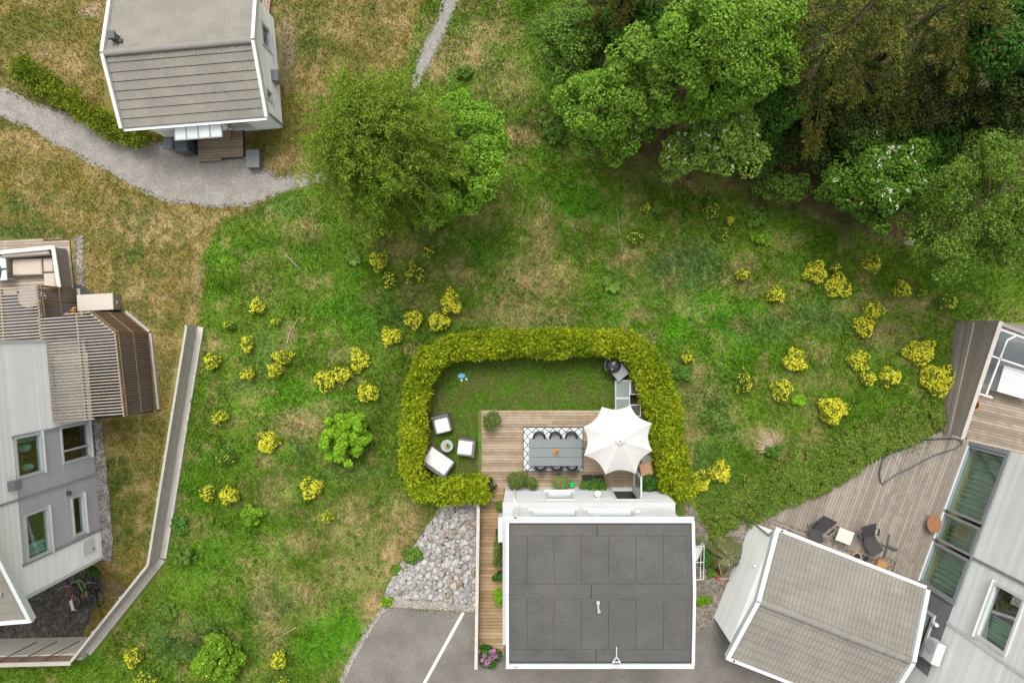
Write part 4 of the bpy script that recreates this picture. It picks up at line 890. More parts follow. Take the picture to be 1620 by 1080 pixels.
vN = Wall((U1, UN), (U0, UN)); vW = Wall((U0, UN), (U0, US)); vE = Wall((U1, US), (U1, UN)); vS = Wall((U0, US), (U1, US))
vX = lambda x: U1 - x
w1 = (vX(1.80), vX(.02), 2.98, 4.3); w2 = (vX(3.92), vX(2.12), 2.98, 4.3)
mb = MB(); clad(vN, mb, 0, vN.L, ZL + .06, ZT - .1, [w1, w2], .2)
for w_ in (vW, vE, vS): clad(w_, mb, 0, w_.L, ZL + .06, ZT - .12, (), .2)
mb.build('upper_wall', white, hs_)
sheenm = M('pane_sheen_white', (.72, .73, .72), rough=.7, noise=3, amt=.03)  # pale sheets behind the panes paint in the bright sky reflection
for q in (w1, w2):
    f = window(vN, *q, hs_, white, fw=.08, proud=.035, gm=clear_glass)
    mb = MB()
    for k in range(14): vN.block(mb, q[0] + .08, q[1] - .08, q[2] + .085 + k * .082, q[2] + .162 + k * .082, -.075, -.06)
    mb.build('pane_sheen', sheenm, f)
mb = MB(); vN.block(mb, w2[1] + .02, w1[0] - .02, 3.0, 4.25, -.03, .012)
mb.build('window_panel', M('grey_panel', (.55, .56, .56), rough=.5, noise=3, amt=.05), hs_)
mb = MB(); p = vN.at(vX(4.02), 3.6, .12); mb.tube([p + Vector((.09 * math.cos(t * .524), 0.0, .11 * math.sin(t * .524))) for t in range(12)], .02, 6, close=True); mb.tube([p - vN.n * .12 + Vector((0, 0, -.11)), p + Vector((0, 0, -.11))], .02, 6); mb.build('wall_lamp', gutter_m, hs_)
f = window(wN, *win, hs_, white, fw=.09, proud=.05, gm=clear_glass); mb = MB()
for k in range(12): wN.block(mb, win[0] + .08, win[1] - .08, win[2] + .09 + k * .09, win[2] + .176 + k * .09, -.075, -.06)
mb.build('pane_sheen', sheenm, f)
mb = MB(); p = wN.at(uX(2.72), 1.75, .16); mb.lathe([(.02, .14), (.10, .10), (.14, 0), (.10, -.10), (.03, -.14)], p, 16); mb.tube([p + Vector((0, 0, .12)), wN.at(uX(2.72), 1.95, .16), wN.at(uX(2.72), 1.95, 0)], .02, 6)
mb.build('wall_lamp', M('opal_lamp_glass', (.75, .75, .73), rough=.3, noise=2, amt=.02), hs_, smooth=True)
df = window(wN, *door, hs_, white, fw=.09, proud=.04, name='door_frame', pane=False, sill=False)
mb = MB(); Wd = Wall((4.40, YN + .07), (4.40, YN + .90)); 
for a, b, c, d in ((0, .83, 1.99, 2.1), (0, .83, .08, .28), (0, .1, .28, 1.99), (.73, .83, .28, 1.99)): Wd.block(mb, a, b, c, d, -.03, .03)
dl = mb.build('glass_door', white, hs_); mb = MB(); Wd.block(mb, .1, .73, .28, 1.99, -.008, .008); mb.build('pane', glass, dl)
mb = MB(); mb.tube([Wd.at(.78, 1.05, .03), Wd.at(.78, 1.05, .09), Wd.at(.66, 1.05, .09)], .013, 6); mb.build('handle', mgrey, dl)
mb = MB(); mb.tube([wN.at(uX(-.62), .1, .07), wN.at(uX(-.62), ZL - .2, .07), vN.at(vX(-.46), ZL + .25, .07), vN.at(vX(-.46), ZT - .25, .07)], .045, 8); mb.build('downpipe', gutter_m, hs_)
# roof of the centre house
RX0, RX1, RYN, RYS, ZE, ZR, RYM = -.76, 5.61, -6.54, -11.40, 5.5, 5.70, -8.92
felt = M('roof_felt', (.080, .080, .076), rough=.95, noise=1.1, amt=.17, fine=.14, spec=.15, col2=(.090, .086, .080), bump=.25); nt = felt.node_tree
mb = MB(); zs = lambda y: ZE + (ZR - ZE) * ((RYN - y) / (RYN - RYM) if y > RYM else (y - RYS) / (RYM - RYS))
for ya, yb in ((RYN, RYM), (RYM, RYS)): mb.slab((RX0, yb, zs(yb)), (RX1, yb, zs(yb)), (RX1, ya, zs(ya)), (RX0, ya, zs(ya)), .14)
roof = mb.build('roof', M('tar_underlay', (.038, .037, .035), rough=.95, noise=2, amt=.15), hs_)
def felt_sheet(mb, x0, x1, ya, yb, up, tilt=.0):
    ridge_ = RYM; segs = [(ya, yb)] if (ya - ridge_) * (yb - ridge_) >= 0 else [(ya, ridge_), (ridge_, yb)]
    for a, b in segs:
        z = lambda y: zs(y) + up
        mb.slab((x0, b, z(b)), (x1, b, z(b) + tilt), (x1, a, z(a) + tilt), (x0, a, z(a)), .006)
mb = MB(); rxp = lambda px, z=5.75: (px - NX) * (H - z) / F
seams = [834, 876.5, 920, 963.5, 1007, 1051]
ed = [RX0 + .215] + [rxp(q) for q in seams] + [RX1 - .215]; yy = lambda py, z: -(py - NY) * (H - z) / F
yA, yB, yC, yD = yy(848, 5.62), yy(928, 5.97), yy(951, 5.98), yy(1028, 5.62)
for i in range(len(ed) - 1):
    for a, b in ((yA, yB), (yC, yD)): felt_sheet(mb, ed[i] + .007, ed[i + 1] - .007, a - .008, b + .008, .012 + .003 * random.random(), .004)
mb.build('felt_sheet', felt, roof)
for x0, x1 in ((RX0 + .13, rxp(945)), (rxp(945) + .03, RX1 - .13)): mb = MB(); felt_sheet(mb, x0, x1, yA, RYN - .07, .016); mb.build('felt_band', felt, roof)
for x0, x1 in ((RX0 + .13, rxp(943)), (rxp(943) + .03, RX1 - .13)): mb = MB(); felt_sheet(mb, x0, x1, yD, RYS + .07, .016); mb.build('felt_band', felt, roof)
for x0, x1 in ((RX0 + .2, rxp(936, 6)), (rxp(936, 6) + .03, RX1 - .2)): mb = MB(); felt_sheet(mb, x0, x1, yB, yC, .024, .004); mb.build('felt_band', felt, roof)
mb = MB()
for xe, sg in ((RX0, 1), (RX1, -1)): mb = MB(); felt_sheet(mb, min(xe + sg * .07, xe + sg * .215), max(xe + sg * .07, xe + sg * .215), RYN - .07, RYS + .07, .010); mb.build('felt_edge', felt, roof)
mb = MB()
for xe in (RX0, RX1):
    for a, b in ((RYN, RYM), (RYM, RYS)): mb.beam((xe, a, zs(a) - .03), (xe, b, zs(b) - .03), .10, .24)
mb.beam((RX0 - .05, RYN + .03, ZE - .03), (RX1 + .05, RYN + .03, ZE - .03), .07, .22); mb.beam((RX0 - .05, RYS - .03, ZE - .03), (RX1 + .05, RYS - .03, ZE - .03), .07, .22)
mb.build('fascia', white, roof)
for y, sg in ((RYN + .13, 1), (RYS - .13, -1)):
    mb = MB(); vs = []
    for x in (RX0 - .06, RX1 + .06):
        for k in range(7):
            t = math.pi * k / 6; vs.append((x, y + .055 * math.cos(t), ZE - .01 - .075 * math.sin(t)))
        for k in range(7):
            t = math.pi * (6 - k) / 6; vs.append((x, y + .045 * math.cos(t), ZE - .01 - .065 * math.sin(t)))
    mb.add(vs, [(k, (k + 1) % 14, 14 + (k + 1) % 14, 14 + k) for k in range(14)]); mb.build('gutter', gutter_m, roof)
mb = MB(); mb.box(RX0 + .27, RYN + .13, ZE - .06, .09, .05, .03); mb.box(RX0 + .27, RYS - .13, ZE - .06, .09, .05, .03); mb.build('gutter_outlet', black, roof)
mb = MB(); a = W(946, 952, 5.70); b = W(946, 966, 5.68); mb.tube([a + Vector((0, 0, .10)), a.lerp(b, .5) + Vector((0, 0, .12)), b + Vector((.02, 0, .10)), b + Vector((.06, -.03, .06))], .03, 8)
mb.box(a.x, a.y, a.z + .02, .1, .1, .12); mb.box(b.x + .03, b.y, b.z + .02, .09, .09, .12); mb.build('roof_pipe', M('pale_grey_pipe', (.42, .44, .43), rough=.4, noise=4, amt=.06), roof, smooth=True)
mb = MB(); T = W(975, 1021, 5.62); q1, q2, q3 = W(975, 1037, 5.58), W(969, 1045, 5.60), W(981, 1045, 5.60); e1, e2 = W(969, 1053, 5.62), W(981, 1053, 5.62)
dz = Vector((0, 0, .06))
for a, b in ((T, q1), (q1, q2), (q1, q3), (q2, e1), (q3, e2), (e1, e2), (q2, q3)): mb.beam(a + dz, b + dz, .035, .035)
mb.box(W(975, 1051, 5.62).x, W(975, 1051, 5.62).y, 5.68, .22, .06, .03); mb.build('roof_ladder_hook', M('pale_grey_pipe', (.42, .44, .43)), roof)

# ------------------------------------------------------------------ upper left house
h2_ = empty('white_cottage', (-13.0, 10.8, 0), 'white cottage with a grey pantiled roof in the upper left corner', 'house')
SE, SW = Vector((-10.5, 8.67, 0)), Vector((-15.47, 8.27, 0)); NE = Vector((-10.89, 13.3, 0)); NW = SW + (NE - SE)
ZE2, ZR2 = 2.4, 3.25
s1 = Wall(SW, SE); s2 = Wall(SE, NE); s3 = Wall(NE, NW); s4 = Wall(NW, SW)
gab = lambda w: (lambda z_: (lambda z: (0, w.L) if z < ZE2 else ((w.L / 2 * (z - ZE2) / (ZR2 - ZE2), w.L - w.L / 2 * (z - ZE2) / (ZR2 - ZE2)) if z < ZR2 - .06 else None))(z_ + .16))
u1, z1 = s2.uz(428, 85); u2, z2 = s2.uz(412, 33); u3, z3 = s2.uz(430, 164); u4, z4 = s2.uz(419, 138)
wa = (min(u1, u2), max(u1, u2), min(z1, z2), min(2.55, max(z1, z2))); wb = (min(u3, u4), max(u3, u4), min(z3, z4), max(z3, z4))
wa = (wa[0], wa[1], max(.6, wa[2]), max(wa[2] + .9, wa[3])); 
dr = (s1.L - 2.0, s1.L - 1.05, .25, 2.2)
mb = MB(); clad(s1, mb, 0, s1.L, 0, ZE2 - .1, [dr], .16)
clad(s2, mb, 0, s2.L, 0, ZR2, [wa, wb], .16, top=gab(s2)); clad(s4, mb, 0, s4.L, 0, ZR2, (), .16, top=gab(s4)); clad(s3, mb, 0, s3.L, 0, ZE2 - .1, (), .16)
mb.build('wall', whited, h2_)
mb = MB(); c_ = (SE + NW) / 2; mb.prism([tuple((p * .9 + c_ * .1).xy) for p in (SE, NE, NW, SW)], .02, .06); mb.build('interior', darkroom, h2_)
mb = MB(); s1.block(mb, dr[0] + .06, dr[1] - .06, dr[2] + .02, dr[3] - .06, -.06, -.02); dd = mb.build('door', M('door_paint', (.38, .38, .37), rough=.4, noise=3, amt=.05), h2_)
mb = MB(); mb.tube([s1.at(dr[0] + .14, 1.2, -.02), s1.at(dr[0] + .14, 1.2, .05), s1.at(dr[0] + .26, 1.2, .05)], .012, 6); mb.build('handle', mgrey, dd)
window(s1, *dr, h2_, white, name='door_frame', pane=False, sill=False)
for q in (wa, wb): window(s2, *q, h2_, white, fw=.09, proud=.06)
mb = MB(); u_, z_ = s2.uz(437, 132); s2.block(mb, u_ - .1, u_ + .35, max(.4, z_ - .35), max(.9, z_ + .3), 0, .28); mb.build('wall_vent', mgrey, h2_)
mb = MB(); mb.tube([s2.at(.06, .05, .07), s2.at(.06, ZE2 - .25, .07), s2.at(-.1, ZE2 - .1, .2)], .04, 8); mb.build('downpipe', mgrey, h2_)
eSE, eSW = Vector((-10.22, 8.37, ZE2)), Vector((-15.86, 7.92, ZE2)); rE, rW = Vector((-10.40, 10.98, ZR2)), Vector((-16.07, 10.48, ZR2))
eNE, eNW = Vector((-10.6, 13.6, ZE2)), Vector((-16.28, 13.05, ZE2))
mb = MB(); ups = Vector((0, 0, .02))
bbs = [(a + ups, b + ups) for a, b in ((eSE, rE), (rE, eNE), (eSW, rW), (rW, eNW))]
rf = tile_slope(eSW, eSE, rE, rW, 8, 'roof', h2_, gap=.05); tile_slope(eNE, eNW, rW, rE, 8, 'roof', h2_)

for a, b in bbs: mb = MB(); mb.beam(a, b, .13, .26); mb.build('barge_board', white, rf)
ridge(rW + ups * 2, rE + ups * 2, .12, rf)
mb = MB(); mb.beam(eSW + Vector((0, -.04, -.06)), eSE + Vector((0, -.04, -.06)), .12, .05); mb.build('gutter', gutter_m, rf)
p = W(182, 60, 3.2); mb = MB(); mb.box(p.x, p.y, p.z - .02, .22, .22, .34, .1); mb.box(p.x, p.y, p.z + .22, .28, .28, .14, .1); mb.box(p.x + .14, p.y - .1, p.z - .06, .2, .14, .14, .1); mb.build('roof_vent', dgrey, rf)
# awning over its entrance
aw = empty('glass_awning', (-14.0, 8.1, 2.1), 'glass canopy of four panes over the entrance of the upper left house', 'awning')
A, B, C_, D_ = W(275, 197, 2.2), W(350, 193, 2.2), W(352, 216, 1.95), W(277, 222, 1.95)
mb = MB(); 
for t in (0, .25, .5, .75, 1): mb.beam(A.lerp(B, t), D_.lerp(C_, t), .04, .05)
mb.beam(A, B, .05, .05); mb.beam(D_, C_, .05, .05); mb.build('frame', mgrey, aw)
mb = MB(); mb.slab(D_ + ups * .6, C_ + ups * .6, B + ups * .6, A + ups * .6, .012); mb.build('pane', M('frosted_glass', (.62, .65, .64), rough=.15, noise=2.5, amt=.09, spec=.6), aw)
mb = MB(); 
for p in (D_, C_): mb.tube([p, Vector((p.x, 8.45, 1.2))], .02, 6)
mb.build('bracket', mgrey, aw)
# its steps, bins, metal box, rear terrace
def plank_deck(name, poly, dirv, z, label, wplank, mat, gap=.014, thick=.03, cat='deck', skirt=None, kind=None, off=0.0, gapmat=None, parent=None):
    """planks run along dirv, cut to the outline; random butt joints"""
    d = Vector(dirv).normalized(); nr = Vector((-d.y, d.x)); ks = [nr.x * p[0] + nr.y * p[1] for p in poly]; mb = MB(); k = min(ks) + off
    while k < max(ks):
        for t0, t1 in clip_line((nr.x * (k + wplank / 2), nr.y * (k + wplank / 2)), (d.x, d.y), poly):
            t = t0; 
            while t < t1 - .01:
                e = min(t1, t + random.uniform(1.6, 4.6)); e = t1 if t1 - e < .5 else e
                a = d * (t + .002) + nr * (k + gap / 2); b = d * (e - .002) + nr * (k + gap / 2); c = b + nr * (wplank - gap); f_ = a + nr * (wplank - gap); zz_ = z + random.uniform(-.0025, .0025)
                mb.hexa([(q.x, q.y, zz_ - thick) for q in (a, b, c, f_)] + [(q.x, q.y, zz_) for q in (a, b, c, f_)]); t = e
        k += wplank
    root = empty(name, (poly[0][0], poly[0][1], 0), label, cat) if parent is None else parent
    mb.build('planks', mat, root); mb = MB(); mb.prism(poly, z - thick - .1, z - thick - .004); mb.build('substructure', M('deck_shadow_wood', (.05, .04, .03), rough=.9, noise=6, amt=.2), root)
    return root
def WOOD(name, c, c2, isl, ang):
    return M(name, c, rough=.75, noise=5, amt=.13, island=isl, col2=c2, stretch=(.5, 9, 1), rot=-ang, spec=.2, fine=.07)
wood_step = WOOD('weathered_step_wood', (.20, .155, .115), (.24, .19, .14), .1, R(4))
plank_deck('wooden_steps', P((312, 206), (384, 203), (385, 248), (314, 256), z=.22), (1, .05), .24, 'small weathered plank landing at the entrance of the upper left house', .12, wood_step, cat='steps')
mb = MB(); p = W(332, 212, .33); mb.box(p.x + .6, p.y - .05, .265, .55, .55, .03, R(4)); tag(mb.build('doormat', M('brown_mat', (.22, .15, .10), rough=.95, noise=14, amt=.2)), 'brown square doormat on the small plank landing of the upper left house', 'mat')
def bin_(px, py, rot, col, label, s=1.0):
    g = W(px, py, .9); t = empty('waste_bin', (g.x, g.y, 0), label, 'bin', 'waste bins by the cottage entrance'); mb = MB(); mb.box(g.x, g.y, .5, .46 * s, .52 * s, .84, rot, 1.14); mb.build('body', col, t)
    mb = MB(); mb.rbox(g.x, g.y, .98, .58 * s, .66 * s, .11, rot, .05); mb.build('lid', col, t)
    mb = MB(); c, n = math.cos(rot), math.sin(rot)
    for sx in (-.2, .2): q = Vector((g.x + sx * c - .28 * n, g.y + sx * n + .28 * c, .1)); mb.tube([q - Vector((.03 * c, .03 * n, 0)), q + Vector((.03 * c, .03 * n, 0))], .1, 12)
    mb.build('wheels', black, t)
binm = M('bin_plastic', (.055, .062, .075), rough=.45, noise=5, amt=.15)
bin_(288, 229, R(8), binm, 'dark grey wheeled bin half under the glass canopy')
bin_(268, 227, R(-4), M('bin_plastic_light', (.13, .14, .15), rough=.5, noise=5, amt=.1), 'paler grey bin left of the dark bin by the canopy', .7)
mb = MB(); p = W(281, 237, .3); mb.box(p.x, p.y, .16, .42, .22, .3, .1); mb.box(p.x, p.y, .32, .46, .26, .02, .1); tag(mb.build('clay_box', terracotta), 'small terracotta coloured box at the foot of the dark bin', 'planter')
mb = MB(); p = W(400, 251, .4); mb.rbox(p.x, p.y, .2, .52, .72, .4, R(2), .02); mb.box(p.x, p.y, .42, .55, .75, .03, R(2)); tag(mb.build('storage_box', M('slate_lid', (.12, .125, .125), rough=.5, noise=3, amt=.12)), 'flat grey storage box on the grass right of the plank landing', 'box')
plank_deck('wooden_terrace', P((411, -40), (427, -40), (428, 18), (431, 34), (415, 10)), (.1, 1), .12, 'narrow brown plank terrace along the right wall of the upper left house', .12, wood_step)

# ------------------------------------------------------------------ left house
h3 = empty('grey_and_white_house', (-20.5, -5.5, 0), 'white and grey boarded house on the left edge, below the slatted pergola', 'house')
A3, B3 = Vector((-18.13, -9.59, 0)), Vector((-18.9, -.32, 0)); g3 = Wall(A3, B3); W3 = -g3.n * 8
def rect(w, *c):
    us = []; zs_ = []
    for a, b in c: u, z = w.uz(a, b); us.append(u); zs_.append(z)
    return (min(us), max(us), min(zs_), max(zs_))
wi1 = rect(g3, (30, 690), (72, 745)); wi2 = rect(g3, (101, 674), (143, 722)); wi3 = rect(g3, (44, 812), (80, 872)); wi4 = rect(g3, (121, 783), (138, 840))
ops = []
for q, (zlo, zhi) in zip((wi1, wi2, wi3, wi4), ((3.05, 4.4), (.25, 2.0), (3.0, 4.25), (.95, 1.7))): ops.append((q[0], q[1], zlo, zhi))
ua, _ = g3.uz(155, 838); ub, _ = g3.uz(145, 668); ZE3, ZR3 = 4.9, 9.3
gt = lambda z_: (0, g3.L) if z_ < ZE3 else ((g3.L * (z_ + .16 - ZE3) / (ZR3 - ZE3), g3.L) if z_ < ZR3 - .3 else None)
GZ = (ua, ub, .0, 4.45)
mb = MB(); clad(g3, mb, 0, g3.L, -1.4, ZR3, ops + [GZ], .13, top=gt); mb.build('white_wall', whited, h3)
mb = MB(); clad(g3, mb, ua, ub, 0, 4.45, ops, .13); mb.build('grey_wall', greyc, h3)
mb = MB(); C3 = B3 + W3; D3 = A3 + W3
for a, b, zt_ in ((B3, C3, ZR3 - .2), (C3, D3, ZE3), (D3, A3, ZE3 - .15)): w_ = Wall(a, b); clad(w_, mb, 0, w_.L, -1.4, zt_, (), .3)
mb.build('side_wall', whited, h3)
mb = MB(); 
for z in (.0, 2.6): mb.prism([tuple(q.xy) for q in (A3 - g3.n * .1 + g3.u * .1, B3 - g3.n * .1 - g3.u * .1, B3 + W3 * .4, A3 + W3 * .4)], z - .05, z)
mb.build('floor', M('interior_floor', (.16, .11, .07), rough=.6, noise=4, amt=.15), h3)
curt = M('curtain_cloth', (.50, .58, .52), rough=.85, noise=3, amt=.06); plantm = leaf_dark
for i, q in enumerate(ops):
    f = window(g3, *q, h3, white, mull=([q[0] + (q[1] - q[0]) * .0 + .5] if i == 1 else ()), fw=.08, proud=.06)
    if i in (0, 2):
        mb = MB(); p = g3.at((q[0] + q[1]) / 2 + (.25 if i == 0 else -.1), q[2] + .12, -.35)
        if i == 0: mb.lathe([(.02, 0), (.10, .05), (.16, .2), (.12, .4), (.04, .42)], p, 14); p2 = p + g3.u * -.75; mb.lathe([(.02, 0), (.12, .04), (.15, .2), (.1, .3), (.03, .31)], p2, 14); mb.build('vase', M('pale_green_glass', (.45, .62, .52), rough=.3, noise=3, amt=.05), f, smooth=True)
        else:
            V = clump_leaves([p + Vector((0, 0, .35))], [.22], 260, .11); finish('house_plant', fast_mesh('house_plant', V, 4), plantm, f)
    if i in (0, 2): curtain(g3, q[1] - .28 if i == 0 else q[0] + .1, q[1] - .1 if i == 0 else q[0] + .55, q[2] + .1, q[3] - .1, -.16, curt, f, 3, .03)
trimm = M('grey_trim', (.30, .30, .32), rough=.5, noise=3, amt=.05)
ut, _ = g3.uz(151, 750); mb = MB(); g3.block(mb, ut - .04, ut + .04, 0, 6.1, .012, .055); mb.build('drain_pipe', trimm, h3)
mb = MB(); g3.block(mb, ub - .02, ub + .10, 0, 4.5, .012, .05); mb.build('corner_trim', trimm, h3); mb = MB(); g3.block(mb, ua - .08, ua + .03, 0, 4.5, .012, .05); mb.build('corner_trim', trimm, h3)
mb = MB(); g3.block(mb, -.02, .10, -1.4, ZE3 - .2, .012, .05); mb.build('corner_board', white, h3); mb = MB(); g3.block(mb, g3.L - .1, g3.L + .02, 0, ZE3, .012, .05); mb.build('corner_board', white, h3)
uu, zz_ = g3.uz(16, 768); mb = MB(); g3.block(mb, uu - .17, uu + .17, zz_ - .2, zz_ + .15, .0, .28); mb.build('wall_box', mgrey, h3)
uu, zz_ = g3.uz(117, 776); mb = MB(); p = g3.at(uu, max(1.9, zz_), .1); mb.lathe([(.09, .05), (.1, 0), (.07, -.1)], p, 14); mb.tube([p, p - g3.n * .1], .025, 6); mb.build('wall_lamp', dgrey, h3)
uu, zz_ = g3.uz(132, 868); mb = MB(); g3.block(mb, uu - .3, uu + .28, .55, 1.25, .0, .05); hb = mb.build('wall_hatch', M('hatch_paint', (.60, .61, .59), rough=.5, noise=3, amt=.05), h3)
mb = MB(); g3.block(mb, uu - .2, uu - .12, .6, .7, .05, .1); mb.build('hatch_handle', mgrey, hb)
# roof with overhang
ov, oe = .55, .6; mid3 = g3.L; sl3 = (ZR3 - ZE3) / mid3
eS = g3.at(-oe, ZE3 - sl3 * oe * .2 + .1, ov); eSw = eS + W3 * 1.1; rEa = g3.at(mid3, ZR3 + .12, ov); rWa = rEa + W3 * 1.1
r3 = tile_slope(eSw, eS, rEa, rWa, 24, 'roof', h3, gap=.04)
mb = MB(); 
mb.beam(eS, rEa, .14, .24)
mb.beam(eSw, eS, .14, .16); mb.build('barge_board', white, r3); ridge(rWa, rEa, .13, r3)
a, b = eSw.lerp(rWa, .12), eS.lerp(rEa, .12); mb = MB(); mb.beam(a + ups * 5, b.lerp(a, .06) + ups * 5, .1, .08); mb.build('snow_guard', gutter_m, r3)

# ------------------------------------------------------------------ right house
h4 = empty('white_modern_house', (21, -9, 0), 'white boarded house with tall glass doors and curtains on the right edge', 'house')
C4, D4 = Vector((18.72, -4.65, 0)), Vector((16.49, -10.74, 0)); E4 = C4 + (D4 - C4).normalized() * 12.5
g4 = Wall(C4, E4); ZG = 2.42; W4 = -g4.n * 7
uf = lambda px, py: g4.uz(px, py)[0]
uP1a, uP1b = .18, uf(1497, 806); uDa, uDb = uP1b + .12, uf(1478, 851); uP2a, uP2b = uDb + .12, uf(1455, 918); uE = uf(1438, 966)
GL = (0.06, uP2b + .08, .05, ZG)
_q = [g4.uz(*c_) for c_ in ((1572, 918), (1544, 1006), (1591, 1043))]
wr = (_q[0][0], _q[1][0], _q[1][1], _q[2][1])
swn = (uf(1466, 963), uf(1441, 1024), max(.2, g4.uz(1466, 963)[1]), max(.8, g4.uz(1484, 969)[1]))
mb = MB(); clad(g4, mb, 0, g4.L, ZG, 8.0, [wr], .12); clad(g4, mb, uE + 1.7, g4.L, 0, ZG, [], .12); mb.build('white_wall', M('dimmed_white_boards', (.60, .61, .595), rough=.5, noise=1.2, amt=.05, island=.07), h4)  # front boards coloured darker than the side walls to offset brighter light
mb = MB(); clad(g4, mb, uP2b + .08, uE + 1.7, 0, ZG, [swn], .09, t=.03); mb.build('grey_wall', M('dark_grey_boards', (.16, .165, .17), rough=.5, noise=3, amt=.04, island=.06), h4)
mb = MB()
for a, b in ((E4, E4 + W4), (E4 + W4, C4 + W4), (C4 + W4, C4)): w_ = Wall(a, b); clad(w_, mb, 0, w_.L, 0, 8.0, (), .3)
mb.build('side_wall', whited, h4)
mb = MB(); mb.prism([tuple(p.xy) for p in (C4 - g4.n * -.3, C4 + W4, E4 + W4, E4 - g4.n * -.3)], 8.0, 8.2); mb.build('roof', M('grey_roofing', (.2, .2, .2), rough=.9, noise=2, amt=.1), h4)
mb = MB(); mb.prism([tuple(p.xy) for p in (C4 - g4.n * .1, E4 - g4.n * .1, E4 + W4 * .5, C4 + W4 * .5)], .0, .05)
mb.prism([tuple(p.xy) for p in (C4 - g4.n * .15, E4 - g4.n * .15, E4 + W4 * .9, C4 + W4 * .9)], ZG + .1, ZG + .2); mb.build('floor', M('oak_floor', (.42, .31, .13), rough=.5, noise=4, amt=.12), h4)
frm = M('grey_window_metal', (.24, .26, .27), rough=.4, noise=3, amt=.05)
lightfr = M('pale_window_metal', (.55, .57, .58), rough=.4, noise=3, amt=.05)
for nm, a, b, mt in (('glass_front', uP1a, uP1b, frm), ('glass_door', uDa, uDb, frm), ('glass_front', uP2a, uP2b, frm)):
    f = window(g4, a, b, .04, ZG - .02, h4, mt, fw=.10, proud=.06, name=nm, sill=False)
    mb = MB(); g4.block(mb, a, b, .0, .10, .06, .12); mb.build('threshold', lightfr, f)
    curtain(g4, a + .1, b - .1, .12, ZG - .12, -.42, M('sheer_curtain', (.36, .47, .39), rough=.9, noise=2, amt=.1), f, max(5, int((b - a) * 4.5)), .10)
mb = MB(); g4.block(mb, 0.0, .16, 0, ZG, -.05, .08); g4.block(mb, uP2b + .0, uP2b + .09, 0, ZG, -.05, .09); g4.block(mb, 0, uP2b + .09, ZG - .0, ZG + .09, -.05, .07); mb.build('door_surround', frm, h4)
f = window(g4, *wr, h4, white, fw=.11, proud=.08)
mb = MB(); p = g4.at((wr[0] + wr[1]) / 2 - .5, wr[2] + .25, -.35); V = clump_leaves([p + Vector((0, 0, .3))], [.26], 260, .13); finish('house_plant', fast_mesh('house_plant', V, 4), leaf_dark, f)
curtain(g4, (wr[0] + wr[1]) / 2 + .1, wr[1] - .15, wr[2] + .1, wr[3] - .1, -.3, M('sheer_curtain', (.46, .52, .46)), f, 7, .05)
f = window(g4, *swn, h4, white, fw=.12, proud=.09)
ut4 = uf(1535, 880); mb = MB(); g4.block(mb, ut4 - .05, ut4 + .05, ZG + .1, 7.9, .021, .06); mb.build('corner_trim', mgrey, h4)
ut5 = uf(1502, 986); mb = MB(); g4.block(mb, ut5 - .05, ut5 + .05, ZG, 7.9, .012, .06); mb.build('joint_trim', white, h4)
p = onplane(1481, 988, g4.at(0, 0, .12), g4.n); mb = MB(); mb.lathe([(.03, .1), (.08, .06), (.09, -.1), (.05, -.1)], p, 12); mb.tube([p, p - g4.n * .13], .02, 6); mb.build('wall_lamp', gutter_m, h4)
p = onplane(1476, 1029, g4.at(0, 0, .35), g4.n); hp = empty('heat_pump', tuple(p), 'white heat pump unit with a round fan grille on the right house wall', 'heat pump')
uu = (p - g4.a).dot(g4.u); zz_ = p.z; mb = MB(); g4.block(mb, uu - .42, uu + .42, zz_ - .3, zz_ + .3, .14, .48); mb.build('casing', white, hp)
mb = MB(); c0 = g4.at(uu - .1, zz_, .485)
for rr in (.24, .18, .12, .06): mb.tube([c0 + g4.u * rr * math.cos(t * .3927) + Vector((0, 0, rr * math.sin(t * .3927))) for t in range(16)], .008, 5, close=True)
mb.build('fan_grille', mgrey, hp); mb = MB()
for s_ in (-.3, .3): g4.block(mb, uu + s_ - .02, uu + s_ + .02, zz_ - .36, zz_ - .3, 0, .46)
mb.build('bracket', mgrey, hp)

# ------------------------------------------------------------------ tiled garage in front of it
h5 = empty('tiled_garage', (11.6, -11.5, 0), 'white garage with a grey pantiled gable roof at the bottom right', 'garage')
GE, GR = 2.35, 3.05
eNW5, eSW5 = W(1227, 838, GE), W(1150, 1038, GE); eNE5 = W(1465, 931, GE); eSE5 = eNE5 + (eSW5 - eNW5)
rW5 = (eNW5 + eSW5) / 2; rW5.z = GR; rE5 = (eNE5 + eSE5) / 2; rE5.z = GR
k5 = tile_slope(eNE5, eNW5, rW5, rE5, 8, 'roof', h5, wave=.16, amp=.02, gap=.022); tile_slope(eSW5, eSE5, rE5, rW5, 8, 'roof', h5, wave=.16, amp=.02, gap=.085)
mb = MB()
for a, b in ((eNW5, rW5), (rW5, eSW5), (eNE5, rE5), (rE5, eSE5)): mb = MB(); mb.beam(a + ups * 2, b + ups * 2, .17, .24); mb.build('barge_board', white, k5)
mb = MB(); lN = (eNW5 - eSW5).normalized() * .06
for a, b, o_ in ((eNW5, eNE5, lN), (eSW5, eSE5, -lN)): mb.beam(a + o_ - ups * 2, b + o_ - ups * 2, .12, .09)
mb.build('gutter', gutter_m, k5)
mb = MB(); mb.box(*(eNW5.lerp(eNE5, .04) + lN + Vector((0, 0, .01))), .09, .07, .02, R(-21)); mb.box(*(eSW5.lerp(eSE5, .05) - lN + Vector((0, 0, .01))), .09, .07, .02, R(-21)); mb.build('gutter_outlet', black, k5)
ridge(rW5 + (rW5 - rE5).normalized() * .04 + ups, rE5 - (rW5 - rE5).normalized() * .04 + ups, .15, k5)
bNW, bSW = Vector(pxy(1189, 826)), Vector(pxy(1130, 976)); 
al5 = (eNE5 - eNW5).normalized(); 
